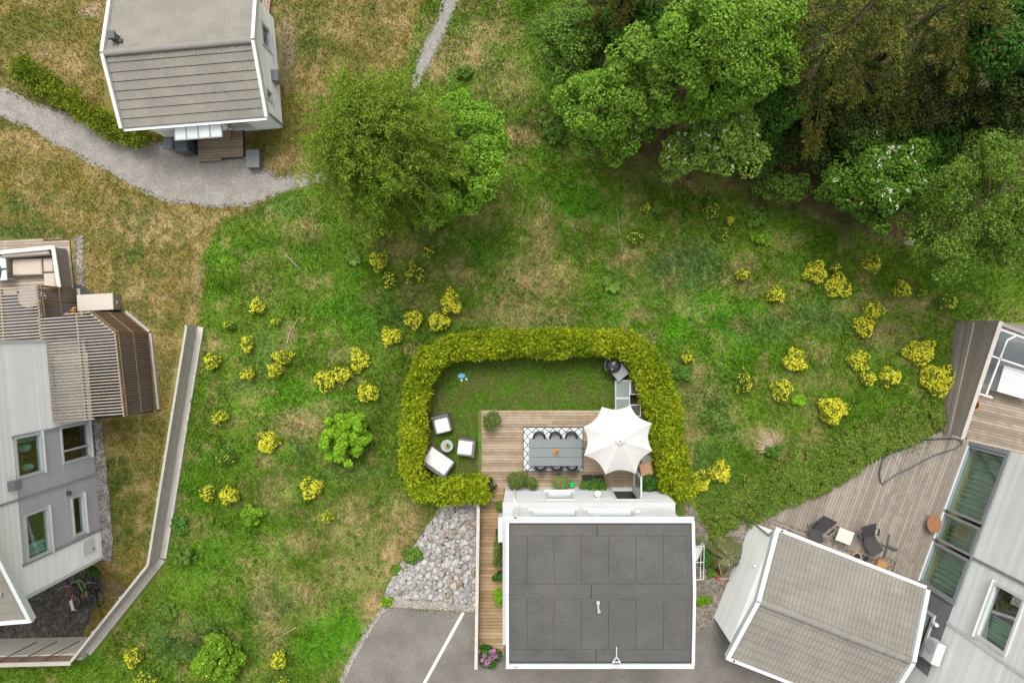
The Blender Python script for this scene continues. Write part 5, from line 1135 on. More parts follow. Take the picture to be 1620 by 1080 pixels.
w5 = Wall(bNW, bSW); bNE = bNW + Vector(al5.xy) * (eNE5 - eNW5).length * .9; bSE = bSW + Vector(al5.xy) * (eNE5 - eNW5).length * .9
wn5 = Wall(bNE, bNW); ws5 = Wall(bSW, bSE); we5 = Wall(bSE, bNE)
g5t = lambda z_: (lambda z: (0, w5.L) if z < GE else ((w5.L / 2 * (z - GE) / (GR - GE), w5.L - w5.L / 2 * (z - GE) / (GR - GE)) if z < GR - .06 else None))(z_ + .085)
mb = MB(); clad(w5, mb, 0, w5.L, 0, GE, (), .14); clad(w5, mb, 0, w5.L, GE, GR, (), .05, top=g5t); clad(wn5, mb, 0, wn5.L, 0, GE, (), .14); clad(ws5, mb, 0, ws5.L, 0, GE, (), .14); clad(we5, mb, 0, we5.L, 0, GR, (), .14, top=g5t)
mb.build('wall', whited, h5)
mb = MB(); mb.tube([w5.at(.05, .05, .02) - w5.u * .1, w5.at(.05, GE - .3, .02) - w5.u * .1, eNW5 - ups * 4], .04, 8); mb.build('downpipe', mgrey, h5)
mb = MB(); u_, z_ = w5.uz(1202, 902); mb.lathe([(.05, .06), (.07, 0), (.05, -.06)], w5.at(u_, 1.9, .06), 10); mb.build('wall_lamp', white, h5)
# ------------------------------------------------------------------ decks, fences, walls
wood_main = WOOD('weathered_deck', (.27, .198, .132), (.325, .255, .18), .13, 0)
wood_walk = WOOD('warm_deck', (.30, .20, .105), (.36, .25, .14), .12, 0)
wood_right = WOOD('grey_deck', (.215, .186, .150), (.255, .222, .182), .09, math.atan2(-6.09, -2.23))
wood_up = WOOD('brown_grey_deck', (.225, .178, .135), (.275, .228, .18), .13, R(-13))
plank_deck('garden_deck', [pxy(762, 649), pxy(1035, 649), pxy(1042, 700), pxy(1045, 776), pxy(799, 776), pxy(799, 770), pxy(762, 770)], (1, 0), .05, 'weathered brown plank deck carrying the dining table in the garden', .118, wood_main)
plank_deck('boardwalk', [pxy(760, 770), pxy(797, 770), pxy(797, 1036), pxy(757, 1036)], (1, 0), .048, 'warm brown plank boardwalk along the left side of the centre house', .145, wood_walk)
rail = empty('boardwalk_railing', (pxy(757, 778)[0], -12, 0), 'long low board railing with a pale cap, left of the boardwalk', 'railing')
a, b = W(757, 779, .95), W(753, 1058, .95); mb = MB(); mb.beam(a, b, .13, .05); mb.build('cap', M('pale_weathered_wood', (.46, .42, .37), rough=.8, noise=5, amt=.15), rail)
mb = MB(); 
for k in range(6):
    z = .12 + k * .14; mb.beam(Vector((a.x, a.y, z)), Vector((b.x, b.y, z)), .03, .125)
mb.build('boards', M('grey_fence_board', (.27, .235, .20), rough=.8, noise=5, amt=.15, island=.1), rail)
for k in range(7):
    p = a.lerp(b, k / 6); mb = MB(); mb.box(p.x - .05, p.y, .45, .07, .07, .9); mb.build('post', M('grey_fence_board', (0, 0, 0)), rail)
D2 = P((1205, 815), (1235, 799), (1300, 775), (1352, 745), (1420, 710), (1500, 676), (1517, 690), (1536, 698), (1453, 925), (1410, 905), (1418, 888), (1396, 878), (1385, 884), (1340, 868), (1310, 851), (1272, 838))
plank_deck('timber_deck', D2, (D4 - C4).xy, .055, 'large grey timber deck with loungers in front of the right house', .128, wood_right)
plank_deck('timber_terrace', P((1520, 690), (1546, 608), (1700, 590), (1700, 760), (1592, 712), (1537, 699)), (1, -.23), .07, 'brown grey plank terrace at the right edge above the glass doors', .125, wood_up)
mb = MB(); mb.beam(W(1204, 815, .02), W(1236, 799, .02), .05, .12); mb.beam(W(1204, 816, .02), W(1412, 906, .02), .05, .12); tag(mb.build('deck_edging', M('grey_fence_board', (0, 0, 0))), 'grey edge boards along the pointed corner of the timber deck', 'edging')
# weathered board wall at the right
bw = empty('board_wall', (18.0, -1.9, 0), 'tall weathered grey board wall with a pale cap at the right edge', 'fence')
n0, s0, n1, s1_ = W(1513, 510), W(1490, 680), W(1580, 511, 2.6), W(1518, 691, 1.2); n1 = Vector((n0.x + .03, n0.y, 2.6)); s1_ = Vector((s0.x + .03, s0.y - .08, 1.22))
wbm = M('weathered_wall_boards', (.27, .235, .205), rough=.85, noise=4, amt=.2, island=.16, stretch=(6, .5, 3), fine=.08)
mb = MB(); N_ = 15
for k in range(N_):
    t0, t1 = k / N_, (k + .93) / N_; o = .05 * (k < 7) + random.uniform(-.004, .004); sh = Vector((-o, 0, 0)); th = Vector((.03, 0, 0))
    q = [n0.lerp(n1, t0) + sh, s0.lerp(s1_, t0) + sh, s0.lerp(s1_, t1) + sh, n0.lerp(n1, t1) + sh]; mb.hexa([q[0] + th, q[1] + th, q[1], q[0], q[3] + th, q[2] + th, q[2], q[3]])
mb.build('boards', wbm, bw); mb = MB(); a_, b_ = n0.lerp(n1, .455) + Vector((-.03, 0, 0)), s0.lerp(s1_, .455) + Vector((-.03, 0, 0)); mb.beam(a_, b_, .05, .03); mb.build('ledge', wbm, bw)
mb = MB(); mb.beam(n1 + Vector((.06, 0, .02)), s1_ + Vector((.06, -.1, .02)), .16, .04); mb.build('cap', M('pale_weathered_wood', (0, 0, 0)), bw)
for k in range(4): p = n0.lerp(s0, k / 3); q = n1.lerp(s1_, k / 3); mb = MB(); mb.beam(p + Vector((.09, 0, 0)), q + Vector((.09, 0, -.04)), .08, .08); mb.build('post', wbm, bw)
mb = MB(); mb.beam(W(1580, 511, 2.5), W(1640, 534, 2.5), .12, .05); mb.beam(W(1580, 513, 2.2), W(1640, 536, 2.2), .03, .5); tag(mb.build('wall_return', wbm), 'short end of the weathered board wall running off the right edge', 'fence')
# slatted fence on its concrete base (left)
fe = empty('board_fence', (-14.5, -6, 0), 'long grey board fence on a pale concrete base, bending at the lower left', 'fence')
bs_ = [Vector((*p, 0)) for p in FENCE_BASE]; cp_ = [Vector((*p, 1.05)) for p in FENCE_CAP]
fb = M('fence_boards', (.37, .345, .31), rough=.85, noise=4, amt=.18, island=.12, fine=.06); capm = M('pale_cap', (.35, .325, .285), rough=.8, noise=4, amt=.12)
for (b0, b1), (c0, c1) in zip(zip(bs_[:-1], bs_[1:]), zip(cp_[:-1], cp_[1:])):
    f0 = Vector((c0.x, c0.y, 0)); f1 = Vector((c1.x, c1.y, 0)); nr = (f1 - f0).normalized().cross(ZU)
    if nr.x < 0: nr = -nr
    mb = MB(); mb.hexa([f0 - nr * .16 - ZU * 1.5, f1 - nr * .16 - ZU * 1.5, f1 + nr * .27 - ZU * 1.5, f0 + nr * .27 - ZU * 1.5, f0 - nr * .16 + ZU * .17, f1 - nr * .16 + ZU * .17, f1 + nr * .27 + ZU * .17, f0 + nr * .27 + ZU * .17]); mb.build('concrete_base', concrete, fe)
    mb = MB()
    for k in range(7):
        z = .24 + k * .115; o = nr * random.uniform(-.006, .006); mb.beam(f0 + o + ZU * z, f1 + o + ZU * z, .028, .108)
    mb.build('boards', fb, fe)
    L_ = (f1 - f0).length
    for k in range(int(L_ / 1.8) + 1): mb = MB(); p = f0.lerp(f1, k * 1.8 / L_); mb.box(p.x - nr.x * .06, p.y - nr.y * .06, .55, .08, .08, .95); mb.build('post', fb, fe)
    mb = MB(); mb.beam(c0, c1, .10, .045); mb.build('cap', capm, fe)
# retaining wall with fence at the lower left
rw = empty('retaining_wall', (-21.5, -13.5, -1.3), 'pale concrete yard wall topped by brown boards at the lower left corner', 'wall')
c2 = Vector((*FENCE_CAP[2], 0)); e2_ = Vector((*pxy(-200, 1054, 1.05), 0)); rwW = Wall(c2, e2_); rwn = rwW.n if rwW.n.y > 0 else -rwW.n
mb = MB(); mb.hexa([c2 - ZU * 1.4, e2_ - ZU * 1.4, e2_ - rwn * .25 - ZU * 1.4, c2 - rwn * .25 - ZU * 1.4, c2 + ZU * .35, e2_ + ZU * .35, e2_ - rwn * .25 + ZU * .35, c2 - rwn * .25 + ZU * .35]); mb.build('concrete', concrete, rw)
mb = MB()
for k in range(5): z = .42 + k * .125; mb.beam(c2 + ZU * z - rwn * .06, e2_ + ZU * z - rwn * .06, .03, .118)
mb.build('boards', M('brown_fence_boards', (.22, .145, .10), rough=.8, noise=4, amt=.18, island=.1), rw)
mb = MB(); mb.beam(c2 + ZU * 1.05 - rwn * .06, e2_ + ZU * 1.05 - rwn * .06, .17, .045); mb.build('cap', capm, rw)
for px0 in (30, 62, 97):
    p = onplane(px0 - 30, 1045, c2, rwn); q = onplane(px0, 1024, c2, rwn); mb = MB(); mb.beam(Vector((p.x, p.y, .95)) + rwn * .03, Vector((p.x + 1.0, p.y, .1)) + rwn * .45, .05, .05); mb.build('brace', M('dark_brace', (.06, .045, .035), rough=.8, noise=6, amt=.1), rw)

# ------------------------------------------------------------------ pergola by the left house
pg = empty('slatted_pergola', (-17.5, -1.5, 0), 'brown slatted pergola with screened sides against the left house', 'pergola')
pslat = M('pergola_slats', (.29, .245, .195), rough=.8, noise=4, amt=.15, island=.12); pdark = M('stained_slats', (.185, .115, .06), rough=.8, noise=4, amt=.15, island=.12)
ZP = 2.35
R1 = P((-80, 461), (57, 451), (66, 538), (-80, 548), z=ZP); R2 = P((62, 501), (142, 493), (183, 527), (197, 658), (84, 668), (66, 538), z=ZP)
def slats(poly, ang, pitch, w, z, mat, name):
    d = Vector((math.cos(ang), math.sin(ang))); nr = Vector((-d.y, d.x)); ks = [nr.x * p[0] + nr.y * p[1] for p in poly]; mb = MB(); k = min(ks) + .03
    while k < max(ks):
        for t0, t1 in clip_line((nr.x * k, nr.y * k), (d.x, d.y), poly):
            a = d * t0 + nr * k; b = d * t1 + nr * k; mb.beam((a.x, a.y, z + random.uniform(-.004, .004)), (b.x, b.y, z + random.uniform(-.004, .004)), w, .045)
        k += pitch
    return mb.build(name, mat, pg)
slats(R1, R(4), .122, .046, ZP, pslat, 'roof_slats'); slats(R2, R(4), .122, .046, ZP, pslat, 'roof_slats')
def rafter(a, b): mb = MB(); mb.beam(W(*a, ZP - .09), W(*b, ZP - .09), .06, .12); mb.build('rafter', pslat, pg)
for a, b in (((2, 456), (8, 545)), ((59, 451), (68, 538)), ((62, 501), (84, 668)), ((122, 495), (137, 664)), ((183, 527), (197, 658)), ((142, 493), (183, 527))): rafter(a, b)
T1, T2, T3, T4 = [Vector(pxy(*q, ZP)) for q in ((142, 493), (183, 527), (197, 658), (60, 451))]
T5 = Vector(pxy(66, 500, ZP))
for a, b, up_ in ((T1, T2, .0), (T2, T3, .0), (T4, T5, .35)):
    mb = MB(); L_ = (b - a).length; d_ = (b - a) / L_; k = .04; n_ = Vector((d_.y, -d_.x))
    while k < L_ - .03: p = a + d_ * k; mb.box(p.x, p.y, ZP / 2 + .03, .026, .055, ZP - .12, math.atan2(n_.y, n_.x)) if False else mb.box(p.x, p.y, ZP / 2 + .03, .05, .026, ZP - .12, math.atan2(d_.y, d_.x)); k += .105
    mb.build('screen_slats', pdark, pg)
    for z in (.12, 1.2, 2.2): mb = MB(); mb.beam((a.x - n_.x * .03, a.y - n_.y * .03, z), (b.x - n_.x * .03, b.y - n_.y * .03, z), .03, .07); mb.build('screen_rail', pdark, pg)
    for t in (.02, .5, .98): p = a.lerp(b, t); mb = MB(); mb.box(p.x - .04, p.y, ZP / 2, .08, .08, ZP - .1); mb.build('post', pdark, pg)
    mb = MB(); d_ = (b - a).normalized(); n_ = Vector((d_.y, -d_.x)); n_ = n_ if n_.x > 0 else -n_; mb.beam((a.x + n_.x * .1, a.y + n_.y * .1, .06), (b.x + n_.x * .1, b.y + n_.y * .1, .06), .09, .12); mb.build('kerb', capm, pg)
mb = MB(); q = [Vector((*pxy(*c, 2.2), 2.2)) for c in ((84, 560), (138, 556), (146, 662), (92, 668))]; mb.slab(q[3], q[2], q[1], q[0], .012)
pm = GLASS('milky_roof_sheet', (.62, .62, .60), 1.0); mb.build('roof_sheet', M('frosted_roof_sheet', (.42, .41, .39), rough=.35, noise=1.2, amt=.12), pg)
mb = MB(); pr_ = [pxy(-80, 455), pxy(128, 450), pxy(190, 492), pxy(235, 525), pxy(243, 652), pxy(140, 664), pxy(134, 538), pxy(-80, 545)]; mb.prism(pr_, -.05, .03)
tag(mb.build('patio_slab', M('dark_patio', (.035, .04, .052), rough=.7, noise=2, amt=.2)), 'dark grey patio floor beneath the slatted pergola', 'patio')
tb = empty('round_table', (*pxy(45, 470, .75), 0), 'dull round table glimpsed through the upper pergola slats', 'table'); p = W(45, 470, .75); mb = MB(); mb.lathe([(.42, -.03), (.44, 0), (.4, .01)], p, 24); mb.build('table_top', M('dull_table_top', (.24, .22, .19), rough=.6, noise=4, amt=.1), tb)
mb = MB(); mb.lathe([(.25, 0), (.05, .04), (.04, .72)], (p.x, p.y, .03), 14); mb.build('pedestal', mgrey, tb)
mb = MB(); a_, b_ = W(98, 500, .4), W(120, 486, .9); mb.tube([a_, b_], .018, 6); tag(mb.build('broom_handle', M('yellow_wood', (.55, .40, .2), rough=.6, noise=6, amt=.1)), 'pale wooden broom stick leaning beside the beige box', 'broom')
mb = MB(); p = W(114, 491, .3); mb.lathe([(.12, 0), (.15, .1), (.13, .18), (.03, .2)], (p.x, p.y, .05), 14); tag(mb.build('yellow_bucket', M('yellow_plastic', (.65, .33, .03), rough=.4, noise=6, amt=.05)), 'small yellow bucket by the beige box under the pergola', 'bucket')
# sunken seating at the far left
ter = plank_deck('seating_terrace', P((-80, 386), (111, 378), (118, 456), (-80, 470)), (1, .05), .07, 'grey brown plank terrace with built in seat at the left edge', .12, WOOD('terrace_planks', (.30, .245, .19), (.35, .30, .24), .1, R(3)))
sb = empty('built_in_sofa', (*pxy(45, 420, .5), 0), 'beige cushioned corner sofa with pale wooden rim at the left edge', 'sofa')
rim = M('pale_rim', (.52, .49, .44), rough=.7, noise=4, amt=.1); cush = M('beige_cushion', (.43, .365, .30), rough=.9, noise=5, amt=.07); inner = M('grey_brown_panel', (.23, .195, .165), rough=.8, noise=4, amt=.15)
mb = MB(); mb.beam(W(-80, 407, .9), W(86, 391, .9), .16, .05); mb.beam(W(84, 390, .902), W(94, 456, .902), .16, .05); mb.build('rim', rim, sb)
mb = MB(); a_, b_, c_ = W(-80, 407, .9), W(84, 391, .9), W(93, 456, .9)
for k in range(5): z = .15 + k * .15; mb.beam(Vector((a_.x, a_.y, z)), Vector((b_.x, b_.y, z)), .03, .14); mb.beam(Vector((b_.x, b_.y, z)), Vector((c_.x, c_.y, z)), .03, .14)
mb.build('back_panel', inner, sb)
for (x0, y0, x1, y1) in ((19, 409, 66, 435), (68, 408, 84, 430), (69, 432, 88, 456)):
    A_q, B_q = W(x0, y0, .42), W(x1, y1, .42); mb = MB(); mb.rbox((A_q.x + B_q.x) / 2, (A_q.y + B_q.y) / 2, .27, abs(B_q.x - A_q.x), abs(B_q.y - A_q.y), .32, R(2), .04); mb.build('seat_cushion', cush, sb)
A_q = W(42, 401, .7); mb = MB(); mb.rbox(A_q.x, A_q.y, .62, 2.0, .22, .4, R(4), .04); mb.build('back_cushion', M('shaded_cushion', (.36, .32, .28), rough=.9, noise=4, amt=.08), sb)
A_q, B_q = W(9, 418, .5), W(18, 418, .5); mb = MB(); mb.rbox(A_q.x + .06, A_q.y, .35, .22, .8, .6, R(-3), .03); mb.build('side_panel', inner, sb)
p = W(-6, 425, .72); wt = empty('white_table', (p.x, p.y, 0), 'white rounded table with a dark cross on it, cut by the left edge', 'table')
mb = MB(); mb.rbox(p.x, p.y, .70, .82, 1.0, .05, R(4), .02); mb.build('table_top', white, wt)
for sx in (-.3, .3):
    for sy in (-.4, .4): mb = MB(); mb.box(p.x + sx, p.y + sy, .37, .05, .05, .62); mb.build('leg', white, wt)
mb = MB(); mb.tube([p + Vector((.1, .25, .03)), p + Vector((.22, -.05, .04)), p + Vector((.16, -.4, .03))], .025, 6); mb.tube([p + Vector((.1, -.02, .04)), p + Vector((.42, .0, .04))], .03, 6)
tag(mb.build('dark_cross', M('navy_dark', (.05, .055, .07), rough=.8, noise=6, amt=.1)), 'dark thin crossed strips lying across the white table at the left edge', 'cloth')  # dark crossed tubes on the table top
bx = empty('cushion_box', (*pxy(155, 478), 0), 'low beige storage box with a flat lid beside the pergola corner', 'box'); A_q, B_q = W(122, 465, .6), W(179, 491, .6); cx, cy = (A_q.x + B_q.x) / 2, (A_q.y + B_q.y) / 2
mb = MB(); mb.box(cx, cy, .28, abs(B_q.x - A_q.x) - .03, abs(B_q.y - A_q.y) - .03, .56, R(3)); mb.build('body', M('brown_box_side', (.25, .20, .16), rough=.7, noise=4, amt=.08), bx); mb = MB(); mb.rbox(cx, cy, .59, abs(B_q.x - A_q.x), abs(B_q.y - A_q.y), .05, R(3), .012); mb.build('lid', M('beige_lid', (.44, .395, .34), rough=.6, noise=2, amt=.05), bx)
mb = MB(); mb.tube([Vector((cx + 1.0 * .76, cy + .06, .4)), Vector((cx + .80, cy + .02, .4)), Vector((cx + .76, cy - .08, .4))], .012, 5); mb.build('handle', white, bx)

# ------------------------------------------------------------------ stone slope
random.seed(31)
stones = []
for v in range(10):
    mb = MB(); n = 9; ax = [random.uniform(.75, 1.2) for _ in range(3)]; vs = []
    for ring, (zz_, rr) in enumerate(((-.5, .6), (0.0, 1.0), (.45, .62))):
        for k in range(n if ring == 1 else 6):
            m_ = n if ring == 1 else 6; t = 2 * math.pi * k / m_ + random.uniform(-.2, .2); r = rr * random.uniform(.78, 1.12)
            vs.append((r * math.cos(t) * ax[0] * .5, r * math.sin(t) * ax[1] * .5, (zz_ + random.uniform(-.12, .12)) * ax[2] * .7))
    import bmesh
    bm = bmesh.new(); [bm.verts.new(p) for p in vs]; r = bmesh.ops.convex_hull(bm, input=bm.verts); 
    bmesh.ops.delete(bm, geom=[g_ for g_ in r['geom_unused'] if isinstance(g_, bmesh.types.BMVert)], context='VERTS')
    me = bpy.data.meshes.new('rock'); bm.to_mesh(me); bm.free(); stones.append(me)
rockm = [M('rock_pale', (.36, .345, .32), rough=.9, noise=5, amt=.16, fine=.1), M('rock_grey', (.27, .26, .245), rough=.9, noise=5, amt=.16, fine=.1), M('rock_rust', (.26, .185, .125), rough=.9, noise=4, amt=.18, fine=.1), M('rock_white', (.40, .385, .365), rough=.9, noise=5, amt=.14, fine=.1)]
for i, me in enumerate(stones): me.materials.append(rockm[[0, 1, 0, 1, 2, 0, 3, 1, 0, 1][i]])
rp = []
xs = [p[0] for p in ROCKS]; ys = [p[1] for p in ROCKS]
while len(rp) < 1500:
    x = random.uniform(min(xs), max(xs)); y = random.uniform(min(ys), max(ys))
    if not inpoly(np.array([x]), np.array([y]), ROCKS)[0]: continue
    s = random.choice((.13, .15, .18, .21, .26)) * random.uniform(.8, 1.25); rp.append((x, y, s))
rp.sort(key=lambda q: -q[2]); placed = []
mbs = [MB() for _ in rockm]
def rock_h(x, y): return .10 + .28 * float(sstep(0, 1.1, polydist(np.array([x]), np.array([y]), ROCKS))[0]) * (1.0 if y > -10.6 else .7)
for i, (x, y, s) in enumerate(rp):
    ok = all((x - a) ** 2 + (y - b) ** 2 > ((s + c) * .40) ** 2 for a, b, c in placed)
    if ok: placed.append((x, y, s))
    z = rock_h(x, y) + (0 if ok else -.10)
    rot = (random.uniform(-.5, .5), random.uniform(-.5, .5), random.uniform(0, 6.28))
    if ok and len(placed) <= 296:
        o = bpy.data.objects.new('rock', random.choice(stones)); COL.objects.link(o); o.location = (x, y, z); o.rotation_euler = rot; o.scale = (s * random.uniform(.85, 1.25), s, s * random.uniform(.7, 1)); o['label'] = 'broken stone lying loose in the rubble slope left of the boardwalk'; o['category'] = 'rock'; o['group'] = 'broken stones of the rubble slope'
    else:
        me = random.choice(stones); Mx = Matrix.LocRotScale(Vector((x, y, z)), __import__('mathutils').Euler(rot), Vector((s, s, s * .8))); k = rockm.index(me.materials[0])
        mbs[0].m = k; mbs[0].add([Mx @ v.co for v in me.vertices], [tuple(p.vertices) for p in me.polygons])
x, y = scatter(5200, [tuple(p) for p in ROCKS], [])
for X, Y in zip(x, y):
    me = random.choice(stones); s = random.uniform(.05, .13); Mx = Matrix.LocRotScale(Vector((X, Y, rock_h(X, Y) * .55 + .02)), __import__('mathutils').Euler((random.random(), random.random(), random.random() * 6)), Vector((s, s, s))); mbs[0].m = rockm.index(me.materials[0]); mbs[0].add([Mx @ v.co for v in me.vertices], [tuple(p.vertices) for p in me.polygons])
tag(mbs[0].build('rubble', rockm), 'small rubble filling the gaps of the stone slope', 'rubble', kind='stuff')
bed = sheet('stone_bed', ROCKS, .016, M('dark_rubble_bed', (.12, .112, .10), rough=.95, noise=8, amt=.25), rag=.15)
# ------------------------------------------------------------------ garden furniture
rug = empty('patterned_rug', (*pxy(875, 710), .05), 'white outdoor rug with a dark lattice pattern under the dining table', 'rug')
RA, RB = W(828, 676, .06), W(922, 745, .06); mb = MB(); mb.box((RA.x + RB.x) / 2, (RA.y + RB.y) / 2, .058, RB.x - RA.x, RA.y - RB.y, .012); mb.build('cloth', M('rug_white', (.60, .62, .62), rough=.95, noise=9, amt=.05), rug)
mb = MB(); rw_, rh_ = RB.x - RA.x, RA.y - RB.y; nx_, ny_ = 7, 5; cw, ch = rw_ / nx_, rh_ / ny_
def rl(a, b):
    mb.beam((RA.x + a[0], RB.y + a[1], .067), (RA.x + b[0], RB.y + b[1], .067), .030, .005)
for i in range(nx_):
    for j in range(ny_):
        x, y = i * cw, j * ch; e = .06
        rl((x + cw * .5, y + ch * e), (x + cw * (1 - e * .8), y + ch * .5)); rl((x + cw * .5, y + ch * (1 - e)), (x + cw * (1 - e * .8), y + ch * .5)); rl((x + cw * .5, y + ch * e), (x + cw * e * .8, y + ch * .5)); rl((x + cw * .5, y + ch * (1 - e)), (x + cw * e * .8, y + ch * .5))
        rl((x + cw * .5, y), (x + cw * .5, y + ch * e)); rl((x + cw * .5, y + ch * (1 - e)), (x + cw * .5, y + ch)); rl((x, y + ch * .5), (x + cw * e * .8, y + ch * .5)); rl((x + cw * (1 - e * .8), y + ch * .5), (x + cw, y + ch * .5))
for a, b in (((0, 0), (rw_, 0)), ((0, rh_), (rw_, rh_)), ((0, 0), (0, rh_)), ((rw_, 0), (rw_, rh_))): rl(a, b)
mb.build('lattice', M('rug_dark', (.045, .05, .06), rough=.95, noise=9, amt=.1), rug)
dt = empty('dining_table', (*pxy(878, 715, .75), .06), 'grey slatted dining table with an orange pot plant on it', 'table')
TA, TB = W(837, 694, .76), W(921, 737, .76); tw, th_ = TB.x - TA.x, TA.y - TB.y; tcx, tcy = (TA.x + TB.x) / 2, (TA.y + TB.y) / 2
tgrey = M('table_grey', (.165, .175, .18), rough=.5, noise=3, amt=.06, island=.04)
mb = MB()
for k in range(3): mb.rbox(tcx, tcy + (k - 1) * th_ / 3, .745, tw, th_ / 3 - .014, .035, 0, .006)
mb.build('table_top', tgrey, dt)
for sx in (-1, 1):
    for sy in (-1, 1): mb = MB(); mb.box(tcx + sx * (tw / 2 - .12), tcy + sy * (th_ / 2 - .1), .39, .07, .07, .66); mb.build('leg', tgrey, dt)
mb = MB(); mb.box(tcx, tcy, .70, tw - .2, .06, .05); mb.box(tcx, tcy - .3, .70, tw - .2, .05, .05); mb.build('apron', tgrey, dt)
fp = empty('orange_pot_plant', (*pxy(880, 714, .8), .763), 'small orange flowering pot plant in the middle of the dining table', 'pot plant'); p = W(880, 714, .85)
mb = MB(); mb.lathe([(.045, 0), (.065, .09), (.06, .09), (.05, .08)], (p.x, p.y, .763), 14); mb.build('pot', terracotta, fp)
V = clump_leaves([(p.x, p.y, .9)], [.09], 60, .05); finish('leaves', fast_mesh('leaves', V, 4), leaf_pot, fp)
V = clump_leaves([(p.x - .01, p.y + .02, .95)], [.10], 130, .05, shell=.5); finish('blossoms', fast_mesh('blossoms', V, 4), LEAF('orange_petals', (.75, .30, .01), (.8, .42, .02), .3), fp)
# tub chairs
chm = M('chair_black_weave', (.028, .027, .032), rough=.55, noise=30, amt=.2); chcush = M('chair_cushion_grey', (.27, .265, .275), rough=.9, noise=6, amt=.06)
ch0 = empty('tub_chair', (0, 0, 0), 'x', 'chair', 'black tub chairs around the dining table')
mb = MB(); n = 22; vs = []
for k in range(n + 1):
    t = math.pi * (-.18 + 1.36 * k / n); ca, sa = math.cos(t), math.sin(t); hgt = .60 + .22 * max(0, sa)
    for r, z in ((.25, .38), (.275, hgt), (.225, hgt + .005), (.215, .38)): vs.append((ca * r, sa * r * 1.08, z))
mb.add(vs, [(4 * i + j, 4 * i + 4 + j, 4 * i + 4 + (j + 1) % 4, 4 * i + (j + 1) % 4) for i in range(n) for j in range(4)] + [(3, 2, 1, 0), (4 * n, 4 * n + 1, 4 * n + 2, 4 * n + 3)]); mb.build('backrest', chm, ch0, smooth=True, local=True)
mb = MB(); mb.lathe([(.17, .36), (.235, .38), (.235, .42), (.20, .43)], (0, 0, 0), 20, 1, 1.02); mb.build('seat', chm, ch0, local=True)
mb = MB(); mb.lathe([(.18, .43), (.205, .45), (.19, .485), (.10, .495)], (0, .01, 0), 20); mb.build('cushion', chcush, ch0, smooth=True, local=True)
for sx in (-1, 1):
    for sy in (-1, 1): mb = MB(); mb.tube([(sx * .15, sy * .15, .38), (sx * .2, sy * .21, 0)], [.018, .012], 6); mb.build('leg', black, ch0, local=True)
def copy_tree(o, parent=None):
    c = o.copy(); COL.objects.link(c); c.parent = parent
    for ch in [q for q in bpy.data.objects if q.parent == o]: copy_tree(ch, c)
    return c
spots = [(853, 693, 0, 'black tub chair, left one on the far long side of the table'), (879, 693, 0, 'black tub chair, middle one on the far long side of the table'), (904, 693, 0, 'black tub chair, right one on the far long side of the table'), (855, 735, math.pi, 'black tub chair, left one on the table side facing the house'), (881, 735, math.pi, 'black tub chair, middle one on the table side facing the house'), (905, 735, math.pi, 'black tub chair, right one on the table side facing the house')]
for i, (a, b, rz, lb) in enumerate(spots):
    o = ch0 if i == 0 else copy_tree(ch0); p = W(a, b, .7); o.location = (p.x, p.y - (.0 if rz == 0 else .0), .064); o.rotation_euler = (0, 0, rz); o['label'] = lb
# parasol
pa = empty('parasol', (*pxy(981, 697, 2.75), .05), 'large white eight sided parasol open beside the dining table', 'parasol'); PC = W(981, 697, 2.8)
cor = [(952, 643), (997, 641), (1031, 669), (1032, 713), (1006, 749), (958, 750), (924, 720), (923, 675)]; cor = [W(a, b, 2.28) for a, b in cor]
canv = M('parasol_canvas', (.51, .50, .475), rough=.85, noise=2.5, amt=.03)
mb = MB(); nr_, na_ = 8, 8
for i in range(8):
    A, B = cor[i], cor[(i + 1) % 8]; vs = []
    for r in range(nr_ + 1):
        t = r / nr_
        for a in range(na_ + 1):
            s = a / na_; e = A.lerp(B, s); cc = Vector((PC.x, PC.y, 2.28)); pull = 1 - .115 * 4 * s * (1 - s) * t ** 1.5
            q = cc.lerp(e, t * pull); q.z = 2.80 - .52 * (t ** 1.1) - .05 * 4 * s * (1 - s) * t * (1 - t * .3) + .012 * math.sin(9 * s + 5 * t) * t * (1 - abs(2 * s - 1)); vs.append(q)
    mb.add(vs, [(r * (na_ + 1) + a, r * (na_ + 1) + a + 1, (r + 1) * (na_ + 1) + a + 1, (r + 1) * (na_ + 1) + a) for r in range(nr_) for a in range(na_)])
cn = mb.build('canopy', canv, pa); m_ = cn.modifiers.new('t', 'SOLIDIFY'); m_.thickness = .006
mb = MB(); mb.lathe([(.19, 2.77), (.17, 2.80), (.10, 2.845), (.03, 2.86)], (PC.x, PC.y, 0), 24); vt = mb.build('vent_cap', canv, pa, smooth=True)
mb = MB(); mb.lathe([(.02, 2.85), (.035, 2.88), (.03, 2.92), (.01, 2.94)], (PC.x, PC.y, 0), 12); mb.build('finial', mgrey, pa)
mb = MB(); mb.tube([(PC.x, PC.y, .1), (PC.x, PC.y, 2.82)], .024, 10); mb.build('pole', M('pale_pole', (.5, .5, .5), rough=.4, noise=3, amt=.05), pa)
for c_ in cor: mb = MB(); mb.tube([(PC.x, PC.y, 2.74), (c_.x * .98 + PC.x * .02, c_.y * .98 + PC.y * .02, 2.255)], .009, 5); mb.build('rib', mgrey, pa)
mb = MB(); mb.rbox(PC.x, PC.y, .10, .5, .5, .1, .2, .03); mb.build('base', M('granite_base', (.2, .2, .2), rough=.6, noise=12, amt=.15), pa)
